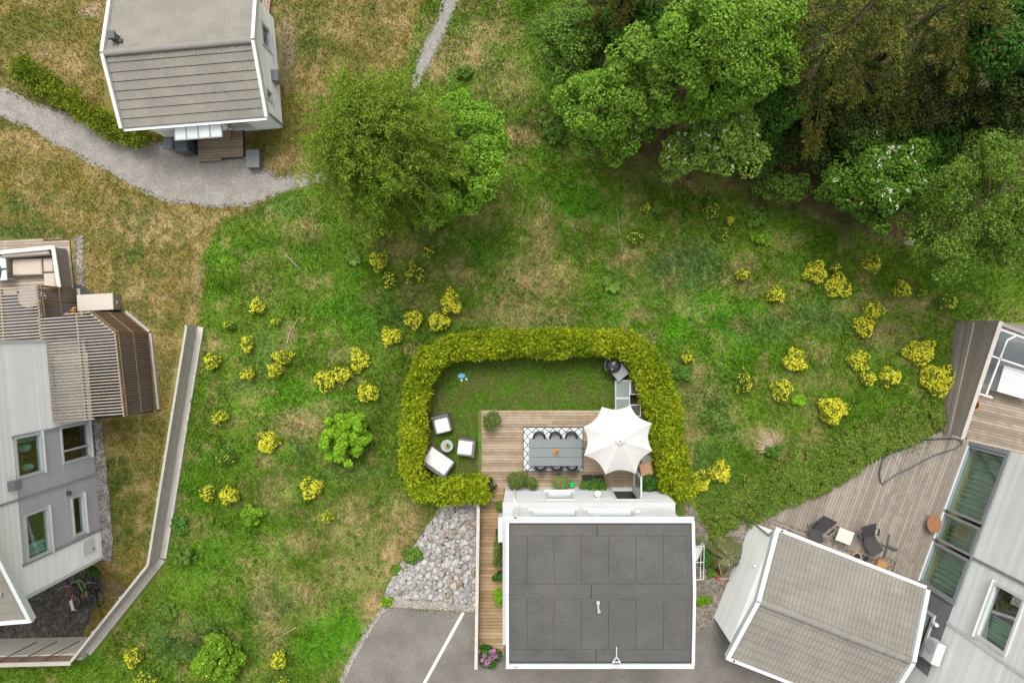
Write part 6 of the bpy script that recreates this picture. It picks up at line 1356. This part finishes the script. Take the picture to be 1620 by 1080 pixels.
# lounge chairs
rat = M('grey_rattan', (.12, .115, .115), rough=.65, noise=26, amt=.25); lcush = M('white_cushion', (.62, .61, .59), rough=.9, noise=4, amt=.03)
def lounge(px, py, rot, wdt, dep, label, cat, name):
    p = W(px, py, .42); t = empty(name, (p.x, p.y, 0), label, cat, 'grey rattan lounge seats on the lawn'); c, n_ = math.cos(rot), math.sin(rot)
    def lb(part, mat, *bx):
        mb = MB()
        for x, y, z, sx, sy, sz, bv in bx: mb.rbox(p.x + x * c - y * n_, p.y + x * n_ + y * c, z, sx, sy, sz, rot, bv)
        return mb.build(part, mat, t)
    lb('base', rat, (0, 0, .17, wdt, dep, .26, .02)); lb('backrest', rat, (0, dep / 2 - .05, .46, wdt, .11, .34, .03))
    for s_ in (-1, 1): lb('armrest', rat, (s_ * (wdt / 2 - .05), -.055, .39, .09, dep - .12, .19, .02))
    lb('seat_cushion', lcush, (0, -.045, .41, wdt - .13, dep - .09, .20, .05))
lounge(699, 670, R(14), .74, .74, 'grey rattan armchair with a white cushion nearest the hedge, back towards the lawn', 'armchair', 'lounge_armchair')
lounge(738, 708, R(-97), .72, .72, 'grey rattan armchair with a white cushion nearest the deck edge', 'armchair', 'lounge_armchair')
lounge(692, 731, R(145), 1.25, .78, 'two seat grey rattan sofa with a long white cushion in the hedge corner', 'sofa', 'lounge_sofa')
st = empty('side_table', (*pxy(707, 705, .45), 0), 'round grey glass side table between the rattan seats', 'table'); p = W(707, 705, .45); mb = MB(); mb.lathe([(.25, -.012), (.262, 0), (.255, .01)], p, 28); mb.build('table_top', M('grey_glass_top', (.30, .33, .32), rough=.15, noise=3, amt=.05), st)
for k in range(3): mb = MB(); t = k * 2.094; mb.tube([(p.x + .05 * math.cos(t), p.y + .05 * math.sin(t), .43), (p.x + .2 * math.cos(t), p.y + .2 * math.sin(t), 0)], .014, 6); mb.build('leg', dgrey, st)
tp = empty('potted_flower', (p.x + .02, p.y, .462), 'little pot with orange and green plant on the round side table', 'pot plant'); mb = MB(); mb.lathe([(.04, 0), (.06, .08), (.05, .08)], (p.x + .02, p.y - .02, .462), 12); mb.build('pot', black, tp)
V = clump_leaves([(p.x + .05, p.y + .03, .58)], [.075], 45, .06); finish('leaves', fast_mesh('leaves', V, 4), leaf_bush, tp); V = clump_leaves([(p.x - .01, p.y - .03, .60)], [.05], 30, .05); finish('blossoms', fast_mesh('blossoms', V, 4), LEAF('orange_petals', (.75, .30, .01), (.8, .42, .02)), tp)
# toy on the lawn
ty = empty('watering_toy', (*pxy(731, 597), .03), 'turquoise plastic toy with two small discs lying on the lawn', 'toy'); p = W(731, 595, .1); mt_ = M('turquoise_plastic', (.12, .42, .46), rough=.4, noise=6, amt=.08)
mb = MB(); mb.lathe([(.05, 0), (.13, .03), (.15, .07), (.14, .07), (.1, .03)], (p.x - .02, p.y + .02, .03), 16, 1.1, .75); mb.build('dish', mt_, ty)
for dx, dy in ((-.02, -.17), (.18, -.12)): mb = MB(); mb.lathe([(.03, 0), (.05, .02), (.05, .05), (.02, .06)], (p.x + dx, p.y + dy, .03), 12); mb.build('disc', M('pale_turquoise', (.35, .55, .5), rough=.5, noise=6, amt=.08), ty)
mb = MB(); mb.tube([(p.x - .2, p.y - .1, .05), (p.x - .05, p.y - .02, .08)], .012, 5); mb.build('stick', mt_, ty)
# kettle grill on its cart
gr = empty('kettle_grill', (*pxy(971, 580, .8), 0), 'black kettle grill on a grey cart at the upper right lawn corner', 'grill'); p = W(971, 578, .95); rt = R(-38); c, n_ = math.cos(rt), math.sin(rt)
mb = MB(); q = W(982, 588, .78); cx, cy = (p.x + q.x) / 2, (p.y + q.y) / 2
mb.rbox(cx, cy, .72, .58, .95, .05, R(38), .01); mb.build('cart_top', M('grill_cart_grey', (.22, .22, .23), rough=.35, noise=4, amt=.08, metal=.4), gr)
for sx in (-.24, .24):
    for sy in (-.4, .4): x_ = cx + sx * math.cos(R(38)) - sy * math.sin(R(38)); y_ = cy + sx * math.sin(R(38)) + sy * math.cos(R(38)); mb = MB(); mb.tube([(x_, y_, 0), (x_, y_, .7)], .018, 6); mb.build('leg', dgrey, gr)
mb = MB(); mb.lathe([(.08, .62), (.24, .70), (.31, .84), (.31, .86)], (p.x, p.y, 0), 28); mb.build('bowl', M('grill_enamel', (.012, .012, .014), rough=.18, noise=4, amt=.1, spec=.6), gr, smooth=True)
mb = MB(); mb.lathe([(.315, .86), (.30, .92), (.22, 1.02), (.10, 1.08), (.02, 1.09)], (p.x, p.y, 0), 28); ld = mb.build('lid', M('grill_lid', (.03, .03, .034), rough=.3, noise=3, amt=.1, spec=.4), gr, smooth=True)
mb = MB(); mb.lathe([(.05, 1.04), (.055, 1.06), (.03, 1.07)], (p.x - .05, p.y - .1, -.01), 14); mb.build('vent_disc', gutter_m, ld); mb = MB(); mb.tube([(p.x - .04, p.y + .1, 1.06), (p.x, p.y + .14, 1.12), (p.x + .06, p.y + .16, 1.06)], .014, 6); mb.build('handle', M('light_handle', (.5, .47, .42), rough=.5, noise=5, amt=.1), ld)
mb = MB(); mb.tube([(p.x + .36 * math.cos(R(t)), p.y + .36 * math.sin(R(t)), .84) for t in range(40, 230, 15)], .012, 5); mb.build('rail', mgrey, gr)
# cold frame
cf = empty('cold_frame', (*pxy(992, 622, .4), 0), 'white framed cold frame planter with glass lids beside the parasol', 'planter'); A, B = W(974, 602, .45), W(1013, 658, .45); cx, cy = (A.x + B.x) / 2, (A.y + B.y) / 2; sx, sy = B.x - A.x, A.y - B.y
cfm = M('grey_white_wood', (.50, .50, .47), rough=.6, noise=5, amt=.1)
mb = MB(); rr = R(-2)
for x, y, w_, d_ in ((0, sy / 2, sx, .05), (0, -sy / 2, sx, .05), (-sx / 2, 0, .05, sy), (sx / 2, 0, .05, sy), (.06, 0, .05, sy)): mb.box(cx + x, cy + y, .22, w_, d_, .42)
mb.build('box', M('planter_side', (.33, .31, .27), rough=.8, noise=5, amt=.15), cf); mb = MB(); mb.box(cx, cy, .15, sx - .06, sy - .06, .1); mb.build('soil', soil, cf)
for x0, x1, y0, y1 in ((-.5, .06, .02, .5), (-.5, .06, -.5, -.0), (.10, .5, .12, .5), (.10, .5, -.5, -.18)):
    mb = MB(); xa, xb, ya, yb = cx + x0 * sx, cx + x1 * sx, cy + y0 * sy, cy + y1 * sy; z = .47
    mb.box((xa + xb) / 2, ya, z, xb - xa, .035, .03); mb.box((xa + xb) / 2, yb, z, xb - xa, .035, .03); mb.box(xa, (ya + yb) / 2, z + .001, .035, yb - ya, .03); mb.box(xb, (ya + yb) / 2, z + .001, .035, yb - ya, .03); l_ = mb.build('lid_frame', cfm, cf)
    mb = MB(); mb.box((xa + xb) / 2, (ya + yb) / 2, z - .004, xb - xa - .03, yb - ya - .03, .006); mb.build('pane', M('misted_glass', (.17, .21, .195), rough=.2, noise=3, amt=.1) if x0 < 0 else M('earthy_glass', (.06, .055, .042), rough=.2, noise=3, amt=.15), l_)
# wooden crate and round planter in the deck corner
cr = empty('wooden_box', (*pxy(1023, 741, .5), .05), 'orange brown wooden box in the deck corner right of the parasol', 'box'); p = W(1022, 742, .45); mb = MB(); mb.box(p.x, p.y, .24, .46, .5, .36, R(12)); mb.build('body', M('orange_wood', (.36, .2, .095), rough=.6, noise=4, amt=.15, stretch=(1, 8, 1)), cr); mb = MB(); mb.rbox(p.x, p.y, .44, .50, .54, .04, R(12), .01); mb.build('lid', M('orange_wood_lid', (.42, .25, .13), rough=.55, noise=4, amt=.15, stretch=(1, 8, 1)), cr)
cb = empty('grey_box', (*pxy(1024, 727, .4), .05), 'flat grey green box half hidden by the parasol edge', 'box'); p = W(1024, 727, .4); mb = MB(); mb.rbox(p.x, p.y, .22, .5, .36, .34, R(8), .02); mb.build('body', M('grey_green_plastic', (.24, .26, .20), rough=.6, noise=4, amt=.1), cb)
def pot_plant(px, py, r, h, leafm, label, potm=None, potr=None, potz=.05, name='pot_plant', n=12, per=210, leaf=.06, cat='pot plant', group=None, extra=None, sq=.8):
    z = potz + h * .8; p = W(px, py, z); k = (H - z) / F; R_ = r * k; t = empty(name, (p.x, p.y, potz), label, cat, group); pr = potr or R_ * .55
    mb = MB(); ph = min(.34, h * .5); mb.lathe([(pr * .7, 0), (pr, ph), (pr * 1.06, ph), (pr * 1.06, ph + .025), (pr * .9, ph + .025), (pr * .86, ph - .02)], (p.x, p.y, potz), 18); mb.build('pot', potm or dgrey, t)
    mb = MB(); mb.lathe([(pr * .86, ph - .03), (pr * .5, ph - .015), (.01, ph - .01)], (p.x, p.y, potz), 14); mb.build('soil', soil, t)
    cl = [(p.x + random.gauss(0, R_ * .28), p.y + random.gauss(0, R_ * .28), potz + ph + (h - ph) * random.uniform(.3, .9)) for _ in range(n)]
    finish('foliage', fast_mesh('foliage', clump_leaves(cl, [R_ * random.uniform(.48, .66) for _ in cl], per, leaf, squash=sq), 4), leafm, t)
    if extra:
        cl2 = [(q[0], q[1], q[2] + R_ * .25) for q in random.sample(cl, extra[1])]; finish('blossoms', fast_mesh('blossoms', clump_leaves(cl2, [extra[2]] * len(cl2), extra[3], .04, shell=.7), 4), extra[0], t)
    return t
reddish = LEAF('reddish_leaves', (.14, .10, .04), (.20, .10, .05), .4, noise=5)
pot_plant(1026, 765, 20, .75, leaf_dark, 'dark leafy plant in a round grey tub at the deck corner by the open door', M('grey_tub', (.26, .25, .24), rough=.7, noise=4, amt=.1), .30, n=10, leaf=.09)
pot_plant(778, 665, 17, .7, leaf_pot, 'bushy plant with reddish tips on the upper left corner of the deck', terracotta, .2, n=14, leaf=.06, extra=(reddish, 4, .09, 40))
pot_plant(816, 760, 18, .75, leaf_pot, 'larger speckled bushy pot plant at the house corner below the rug', dgrey, .2, n=14, extra=(reddish, 5, .06, 20))
pot_plant(841, 763, 12, .6, leaf_pot, 'smaller speckled pot plant next to the larger one below the rug', dgrey, .16, n=9, extra=(reddish, 4, .05, 20))
pot_plant(885, 766, 14, .6, leaf_pot2, 'pale green rounded pot plant under the house window', black, .17, n=10)
for a, lb in ((930, 'left box of strawberry plants by the house wall'), (948, 'right box of strawberry plants by the house wall')):
    t = empty('strawberry_box', (*pxy(a, 768, .4), .05), lb, 'planter', 'strawberry boxes by the house wall'); p = W(a, 763, .4); mb = MB(); mb.box(p.x, p.y + .02, .20, .42, .46, .3, R(3)); mb.build('box', black, t); mb = MB(); mb.box(p.x, p.y + .02, .352, .38, .42, .006, R(3)); mb.build('soil', soil, t)
    cl = [(p.x + random.uniform(-.26, .26), p.y - .10 + random.uniform(-.2, .17), .42 + random.uniform(-.05, .1)) for _ in range(14)]; finish('foliage', fast_mesh('foliage', clump_leaves(cl, [.11] * 14, 34, .085, aspect=.85, up=1.2), 4), leaf_straw, t)
wc = empty('watering_can', (*pxy(904, 767, .3), .05), 'bright green watering can by the house wall', 'watering can'); p = W(905, 767, .3); gm = M('green_plastic', (.03, .50, .12), rough=.35, noise=5, amt=.05)
mb = MB(); mb.lathe([(.10, 0), (.12, .04), (.115, .2), (.07, .24), (.05, .24)], (p.x, p.y, .055), 18); mb.build('body', gm, wc, smooth=True); mb = MB(); mb.tube([(p.x - .08, p.y - .03, .1), (p.x - .2, p.y - .1, .22), (p.x - .26, p.y - .13, .3)], [.03, .02, .03], 8); mb.build('spout', gm, wc); mb = MB(); mb.tube([(p.x - .04, p.y, .28), (p.x + .04, p.y + .05, .36), (p.x + .15, p.y + .09, .3), (p.x + .12, p.y + .05, .12)], .015, 6); mb.build('handle', gm, wc)
# along the boardwalk
pot_plant(791, 800, 9, .8, leaf_bush, 'slim plant at the top of the boardwalk against the house', dgrey, .12, n=8)
pot_plant(790, 842, 8, .6, leaf_dark, 'dark pot plant just below the white wall unit on the boardwalk', black, .16, n=6)
t = empty('climbing_plant', (*pxy(790, 872, .8), .05), 'tall leafy plant growing along the house wall in the middle of the boardwalk', 'plant'); cl = []
for k in range(26): q = W(790 + random.uniform(-6, 5), 850 + k * 1.75, random.uniform(.4, 1.3)); cl.append(tuple(q))
finish('foliage', fast_mesh('foliage', clump_leaves(cl, [.15] * 26, 90, .06), 4), leaf_pot, t); mb = MB(); q = W(791, 872, .3); mb.box(q.x, q.y, .2, .22, 1.2, .3); mb.build('trough', dgrey, t)
pot_plant(790, 912, 9, .6, leaf_dark, 'dark green pot plant below the climbing plant on the boardwalk', black, .14, n=7)
pot_plant(788, 942, 11, .6, leaf_vivid, 'bright green plant in a white pot on the lower boardwalk', white, .16, n=9, leaf=.075)
pk = LEAF('pink_petals', (.62, .18, .36), (.50, .22, .52), .35, noise=7)
hyd = pot_plant(773, 1037, 17, .55, leaf_dark, 'hydrangea with pink and violet flower heads at the lower end of the boardwalk', M('hydrangea_pot', (.2, .18, .17), rough=.7, noise=4, amt=.1), .2, .022, n=14, leaf=.09)
cl = []; 
for a, b in ((757, 1030), (766, 1037), (763, 1044), (770, 1050), (777, 1031), (782, 1029), (784, 1037), (778, 1040), (772, 1046)): cl.append(tuple(W(a, b, .74)))
finish('blossoms', fast_mesh('blossoms', clump_leaves(cl, [random.uniform(.07, .12) for _ in cl], 70, .045, shell=.8), 4), pk, hyd)
mb = MB(); a_ = wW.at(1.15, 1.35, .0); wb_ = empty('wall_unit', tuple(a_), 'white boxy unit on the left wall of the centre house over the boardwalk', 'wall unit'); wW.block(mb, .75, 1.75, 1.2, 1.8, .0, .24) if wW.n.x < 0 else wW.block(mb, .75, 1.75, 1.2, 1.8, -.24, 0)
mb.build('casing', white, wb_); mb = MB()
for k in range(6): wW.block(mb, .85, 1.65, 1.28 + k * .08, 1.31 + k * .08, .24, .25)
mb.build('grille', mgrey, wb_)

# ------------------------------------------------------------------ things on the right deck
lm = M('lounger_fabric', (.055, .052, .05), rough=.8, noise=14, amt=.18); lf = M('lounger_frame', (.10, .11, .115), rough=.4, noise=4, amt=.1, metal=.4)
def lounger(pts, wds, label):
    """pts: centreline (px,py,z) from head to foot"""
    C_ = [W(*q) for q in pts]; t = empty('reclining_chair', (C_[1].x, C_[1].y, .05), label, 'chair', 'reclining chairs on the grey deck'); mb = MB(); vs = []; n = len(C_)
    for i, p in enumerate(C_):
        d = (C_[min(i + 1, n - 1)] - C_[max(i - 1, 0)]); s_ = Vector((-d.y, d.x, 0)).normalized() * wds[i] / 2; vs += [p - s_, p - s_ * .4 - ZU * .025, p + s_ * .4 - ZU * .025, p + s_]
    mb.add(vs, [(4 * i + j, 4 * i + j + 1, 4 * i + 5 + j, 4 * i + 4 + j) for i in range(n - 1) for j in range(3)]); sl_ = mb.build('sling', lm, t); m_ = sl_.modifiers.new('t', 'SOLIDIFY'); m_.thickness = .015
    for j in (0, 3): mb = MB(); mb.tube([Vector(vs[4 * i + j]) for i in range(n)], .016, 6); mb.build('side_rail', lf, t)
    for k, j in ((1, 0), (1, 3), (n - 2, 0), (n - 2, 3)):
        p = Vector(vs[4 * k + j]); d = (C_[-1] - C_[0]).normalized(); q = p + d * (.45 if k == 1 else -.45); mb = MB(); mb.tube([p, (q.x, q.y, .07)], .014, 6); mb.build('leg', lf, t)
    i = n // 2 - 1
    for j, sg in ((0, -1), (3, 1)):
        p = Vector(vs[4 * i + j]); q = Vector(vs[4 * (i + 1) + j]); o = Vector((-(q - p).y, (q - p).x, 0)).normalized() * .07 * sg; mb = MB(); mb.beam(p + o + ZU * .2, q + o + ZU * .22, .05, .03); mb.tube([p + o * .4, p + o + ZU * .19], .012, 5); mb.tube([q + o * .4, q + o + ZU * .2], .012, 5); mb.build('armrest', black, t)
lounger([(1314, 820, 1.0), (1304, 829, .75), (1294, 838, .48), (1291, 847, .45), (1296, 860, .38)], [.62, .60, .55, .52, .40], 'dark reclining chair with its head turned to the upper right, left of the white table')
lounger([(1375, 830, .95), (1374, 839, .75), (1374, 849, .48), (1378, 858, .44), (1389, 876, .40)], [.62, .58, .52, .52, .54], 'dark reclining chair lying straight, right of the white table')
wt2 = empty('white_side_table', (*pxy(1336, 848, .45), .05), 'small square white table between the two reclining chairs', 'table'); p = W(1337, 848, .45); mb = MB(); mb.rbox(p.x, p.y, .44, .66, .56, .03, R(-21), .008); mb.build('table_top', M('cream_top', (.52, .50, .45), rough=.6, noise=5, amt=.06), wt2)
for sx in (-.28, .28):
    for sy in (-.23, .23): c, n_ = math.cos(R(-21)), math.sin(R(-21)); mb = MB(); mb.box(p.x + sx * c - sy * n_, p.y + sx * n_ + sy * c, .24, .04, .04, .37); mb.build('leg', dgrey, wt2)
cs = empty('parasol_stand', (*pxy(1404, 857), .06), 'dark cross shaped parasol foot lying on the grey deck', 'stand'); mb = MB(); a_, b_ = W(1407, 845, .1), W(1399, 881, .1); mb.beam(a_, b_, .08, .04); a_, b_ = W(1391, 860, .105), W(1412, 866, .105); mb.beam(a_, b_, .08, .04); a_, b_ = W(1404, 863, .15), W(1419, 869, .15); mb.tube([a_, b_], [.05, .075], 10); mb.build('cross', M('dark_teal_metal', (.075, .09, .09), rough=.5, noise=5, amt=.1), cs)
def pot(px, py, r, h, mat, label, z0=.01, soilin=True):
    p = W(px, py, h); k = (H - h) / F * r; t = empty('flower_pot', (p.x, p.y, z0), label, 'pot'); mb = MB(); mb.lathe([(k * .68, 0), (k * .92, h * .85), (k, h * .85), (k, h), (k * .84, h), (k * .8, h * .7)], (p.x, p.y, z0), 22); mb.build('pot', mat, t)
    mb = MB(); mb.lathe([(k * .8, h * .7), (k * .4, h * .72), (.01, h * .72)], (p.x, p.y, z0), 16); mb.build('soil', soil if soilin else mat, t)
pot(1356, 881, 7.5, .3, M('pale_terracotta', (.48, .29, .18), rough=.8, noise=8, amt=.1), 'empty terracotta pot with a pale rim at the garage gutter')
pot(1370, 884, 5.5, .28, M('blue_glaze', (.05, .12, .19), rough=.3, noise=6, amt=.15), 'dark blue glazed pot right of the terracotta pot')
pot(1540, 641, 9, .3, M('orange_terracotta', (.50, .24, .10), rough=.8, noise=8, amt=.1), 'terracotta pot half hidden behind the weathered board wall', .07)
mb = MB(); p = W(1394, 893, .2); mb.rbox(p.x, p.y, .16, .42, .4, .28, R(-20), .015); tag(mb.build('rusty_box', M('rusty_orange', (.36, .19, .08), rough=.75, noise=4, amt=.18)), 'orange brown square box tucked between the deck and the garage gutter', 'box')
rt_ = empty('rust_table', (*pxy(1478, 827, .45), .055), 'round rust brown metal table in front of the glass doors', 'table'); p = W(1478, 828, .45); mb = MB(); mb.lathe([(.33, -.02), (.345, 0), (.33, .012)], p, 30, .85, 1.15); mb.build('table_top', M('rust', (.27, .125, .055), rough=.75, noise=6, amt=.2, fine=.15), rt_)
for k in range(3): t = k * 2.094; mb = MB(); mb.tube([(p.x + .2 * math.cos(t), p.y + .25 * math.sin(t), .43), (p.x + .25 * math.cos(t), p.y + .3 * math.sin(t), .06)], .014, 6); mb.build('leg', dgrey, rt_)
lp = empty('net_frame', (*pxy(1450, 730), .06), 'bent dark tube frame with thin cords lying on the grey deck', 'frame'); mb = MB(); ctrl = [(1393, 762), (1391, 748), (1396, 728), (1400, 721), (1422, 712), (1452, 696), (1490, 693.5), (1512, 693.5), (1521, 697), (1522, 703), (1512, 709), (1478, 720), (1462, 728), (1440, 740), (1418, 750), (1402, 762), (1397, 766)]
mb.tube([W(a, b, .13) for a, b in ctrl], .024, 8, close=True); mb.build('tube', M('dark_blue_tube', (.035, .045, .06), rough=.4, noise=5, amt=.1), lp); mb = MB(); mb.tube([W(1412, 719, .12), W(1426, 745, .12)], .006, 4); mb.tube([W(1446, 702, .12), W(1459, 729, .12)], .006, 4); mb.build('cords', dgrey, lp)
# screen enclosure and slatted box at the right edge
sc = empty('glass_screen', (*pxy(1595, 570), .07), 'white framed glass shelter over a grey floor at the right edge', 'shelter'); mb = MB(); zt = .95; q = lambda a, b, z=zt: W(a, b, z)
wf = M('white_frame', (.62, .63, .63), rough=.4, noise=3, amt=.04)
for a, b in (((1582, 521), (1650, 545)), ((1566, 562), (1650, 590)), ((1607, 531), (1593, 538)), ((1593, 538), (1560, 624)), ((1544, 621), (1570, 629)), ((1582, 521), (1544, 621))): mb = MB(); mb.beam(q(*a), q(*b), .06, .06); mb.build('frame_bar', wf, sc)
for a in ((1584, 524), (1546, 620), (1568, 627)): mb = MB(); p = q(*a); mb.box(p.x, p.y, zt / 2, .06, .06, zt - .06); mb.build('post', wf, sc)
mb = MB(); mb.slab(q(1583, 523, zt - .02), q(1545, 620, zt - .02), q(1561, 624, zt - .02), q(1600, 530, zt - .02), .008); mb.slab(q(1594, 540, zt - .02), q(1581, 566, zt - .02), q(1650, 589, zt - .02), q(1650, 546, zt - .02), .008); mb.build('pane', GLASS('roof_glass', (.8, .84, .84), .6), sc)
mb = MB(); mb.prism(P((1560, 505), (1700, 530), (1700, 650), (1540, 612)), .0, .06); tag(mb.build('grey_paving', M('grey_paving_stone', (.17, .165, .165), rough=.85, noise=4, amt=.12, fine=.1)), 'grey paved floor under the glass shelter', 'paving')
wb2 = empty('white_slatted_cover', (*pxy(1605, 603), .07), 'white slatted garden box under the glass shelter at the right edge', 'box'); p = W(1610, 606, .6); mb = MB()
for k in range(9): o = (k - 4) * .125; c, n_ = math.cos(R(-16)), math.sin(R(-16)); mb.box(p.x - o * n_, p.y + o * c, .6, 1.5, .115, .03, R(-16))
mb.build('lid_slats', white, wb2); mb = MB(); mb.box(p.x, p.y, .325, 1.42, 1.06, .5, R(-16)); mb.build('body', M('grey_white', (.45, .46, .46), rough=.6, noise=4, amt=.06), wb2)
# between the houses: tarp heap, rack, tools
tp_ = empty('tarp_heap', (*pxy(1150, 880), 0), 'crumpled olive green tarpaulin over a heap between the two houses', 'tarpaulin'); p = W(1150, 880, .5); n = 44; vs = []
for j in range(n + 1):
    for i in range(n + 1):
        u, v = i / n * 2 - 1, j / n * 2 - 1; ang = math.atan2(v, u); rr = math.hypot(u, v); edge = .80 * (1 + .10 * math.sin(3 * ang + 1) + .07 * math.sin(7 * ang) + .05 * math.sin(11 * ang + 2)); sq = max(abs(u), abs(v)) / (rr + 1e-6); x, y = u * sq * edge, v * sq * edge
        rr2 = min(1, math.hypot(u, v) * sq); fold = .09 * (abs(math.sin(4.5 * ang + 2.2 * math.sin(3 * rr2) + u * 2)) - .4) * rr2 + .13 * (vnoise(np.array([x * 3.1 + 5]), np.array([y * 3.1]))[0] - .5) + .06 * (abs(vnoise(np.array([x * 8 + 2]), np.array([y * 8]))[0] - .5))
        z = max(.03, .85 * (1 - rr2 ** 1.9) + fold * 2.1); vs.append((p.x + x * .98 - .02, p.y + y * 1.0, z))
mb = MB(); mb.add(vs, [(j * (n + 1) + i, j * (n + 1) + i + 1, (j + 1) * (n + 1) + i + 1, (j + 1) * (n + 1) + i) for j in range(n) for i in range(n)]); mb.build('sheet', M('tarp_green', (.105, .11, .04), rough=.32, noise=3, amt=.12, spec=.5), tp_)
rk = empty('drying_rack', (*pxy(1106, 890, .8), 0), 'white tube rack standing against the right wall of the centre house', 'rack'); mb = MB()
z = .8; A, B, C_, D_ = W(1097, 864, z), W(1114, 863, z), W(1113, 916, z), W(1097, 917, z)
for a, b in ((A, B), (B, C_), (C_, D_), (D_, A), (W(1097, 889, z), W(1114, 889, z)), (W(1109, 863, z), W(1108, 916, z))): mb.tube([a, b], .014, 6)
mb.build('frame', wf, rk)
for a in (A, B, C_, D_): mb = MB(); mb.tube([a, (a.x, a.y, .0)], .014, 6); mb.build('leg', wf, rk)
mb = MB(); mb.slab(W(1097, 866, .74), W(1112, 865, .74), W(1103, 886, .74), W(1097, 889, .74), .01); mb.build('tray', M('pale_tray', (.45, .45, .42), rough=.5, noise=3, amt=.08), rk)
br = empty('red_broom', (*pxy(1134, 912), 0), 'red bristled broom with a wooden stick by the tarpaulin', 'broom'); mb = MB(); a_, b_ = W(1133, 905, .1), W(1135, 917, .1); mb.beam(a_, b_, .07, .12); mb.build('head', M('red_bristles', (.42, .03, .03), rough=.7, noise=20, amt=.2), br); mb = MB(); mb.tube([W(1136, 916, .12), W(1142, 912, .3), W(1137, 890, 1.05)], .013, 6); mb.build('handle', M('yellow_wood', (0, 0, 0)), br)
mb = MB(); a_ = W(1147, 915, .05); mb.box(a_.x - .05, a_.y, .05, .36, .05, .05, R(4)); tag(mb.build('wood_offcut', M('pinewood', (.42, .30, .20), rough=.7, noise=5, amt=.12)), 'short pine batten lying beside the red broom', 'plank')
mb = MB(); mb.tube([W(1152, 917, .1), W(1171, 926, .55)], .014, 6); tag(mb.build('iron_bar', dgrey), 'thin dark bar leaning on the white garage wall', 'bar')
shrub(1120, 885, 12, 16, .5, leaf_dark, 'dark weed squeezed left of the olive tarpaulin', 'wild_plant', n=10, crad=.13, seed=40)
shrub(1118, 952, 14, 8, .25, leaf_vivid2, 'flat weed in the gravel between the two houses', 'wild_plant', n=8, crad=.1, seed=41)
shrub(1127, 907, 6, 6, .25, leaf_bush, 'tiny weed left of the red broom', 'wild_plant', n=6, crad=.09, seed=42)
# ------------------------------------------------------------------ bicycles
def bicycle(px, py, ang, frame_c, label, extra=None, lean=-.24):
    z0 = -1.30; base = W(px, py, z0 + .5); t = empty('bicycle', (base.x, base.y, z0), label, 'bicycle', 'bicycles parked by the left house wall'); d = Vector((math.cos(ang), math.sin(ang), 0)); sd = Vector((-d.y, d.x, 0)); up = (ZU + sd * lean).normalized()
    Q = lambda x, z, o=0: Vector((base.x, base.y, z0)) + d * x + up * z + sd * o
    fm = M('bike_' + label.split()[0], frame_c, rough=.35, noise=4, amt=.06, spec=.5); rim_m = M('bike_rim', (.35, .35, .36), rough=.3, noise=3, amt=.05, metal=.6)
    for x in (-.52, .52):
        mb = MB(); mb.tube([Q(x + .33 * math.cos(k * .2618), .34 + .33 * math.sin(k * .2618)) for k in range(24)], .022, 6, close=True); w_ = mb.build('wheel', black, t); mb = MB(); mb.tube([Q(x + .295 * math.cos(k * .2618), .34 + .295 * math.sin(k * .2618)) for k in range(24)], .010, 5, close=True)
        for k in range(9): mb.tube([Q(x, .34), Q(x + .29 * math.cos(k * .698), .34 + .29 * math.sin(k * .698))], .003, 3)
        mb.build('rim', rim_m, w_)
    mb = MB(); bb, st_, hd, sc_ = Q(-.05, .30), Q(-.2, .80), Q(.36, .84), Q(.40, .68)
    for a, b in ((bb, Q(-.15, .72)), (bb, sc_), (Q(-.15, .70), hd), (Q(-.52, .34, .05), Q(-.15, .68)), (Q(-.52, .34, .05), bb)): mb.tube([a, b], .02, 7)
    mb.build('frame', fm, t); mb = MB(); mb.tube([hd + up * .06, sc_, Q(.52, .34, .05)], .017, 6); mb.build('fork', fm, t)
    mb = MB(); mb.tube([Q(.30, 1.0, .28), Q(.38, 1.0, .1), Q(.38, .98, 0), Q(.38, 1.0, -.1), Q(.30, 1.0, -.28)], .013, 6); mb.tube([hd, Q(.38, .98)], .014, 6); mb.build('handlebar', mgrey, t)
    mb = MB(); s_ = Q(-.22, .90); mb.lathe([(.03, -.02), (.075, 0), (.06, .03)], s_, 10, 1.4, .9); mb.tube([Q(-.16, .7), s_], .014, 5); mb.build('saddle', black, t)
    mb = MB(); mb.tube([Q(-.05, .30, -.1), Q(-.05, .30, .1)], .05, 10); mb.build('crank', dgrey, t)
    if extra: mb = MB(); mb.tube([Q(-.52 + .38 * math.cos(k), .34 + .38 * math.sin(k)) for k in (.3, .7, 1.1, 1.5, 1.9, 2.3, 2.7)], .03, 6); mb.beam(Q(-.75, .78), Q(-.3, .78), .12, .03); mb.build('carrier', extra, t)
wh_ = M('mudguard_white', (.5, .5, .48), rough=.4, noise=3, amt=.05)
bicycle(109, 936, R(104), (.26, .035, .02), 'red bicycle with a pale mudguard, left one of the parked three', wh_)
bicycle(127, 928, R(106), (.16, .42, .03), 'green bicycle in the middle of the parked three')
bicycle(147, 930, R(101), (.02, .02, .022), 'black bicycle, right one of the parked three', black)
pot_plant(146, 905, 10, 1.0, leaf_dark, 'dark green plant behind the parked bicycles at the house corner', dgrey, .18, -1.3, n=9, leaf=.1)
mb = MB(); p = W(134, 940, -1.1); mb.lathe([(.1, 0), (.13, .25), (.115, .25), (.1, .2)], (p.x, p.y, -1.3), 14); tag(mb.build('clay_pot', terracotta), 'clay pot between the green and black bicycles', 'pot')
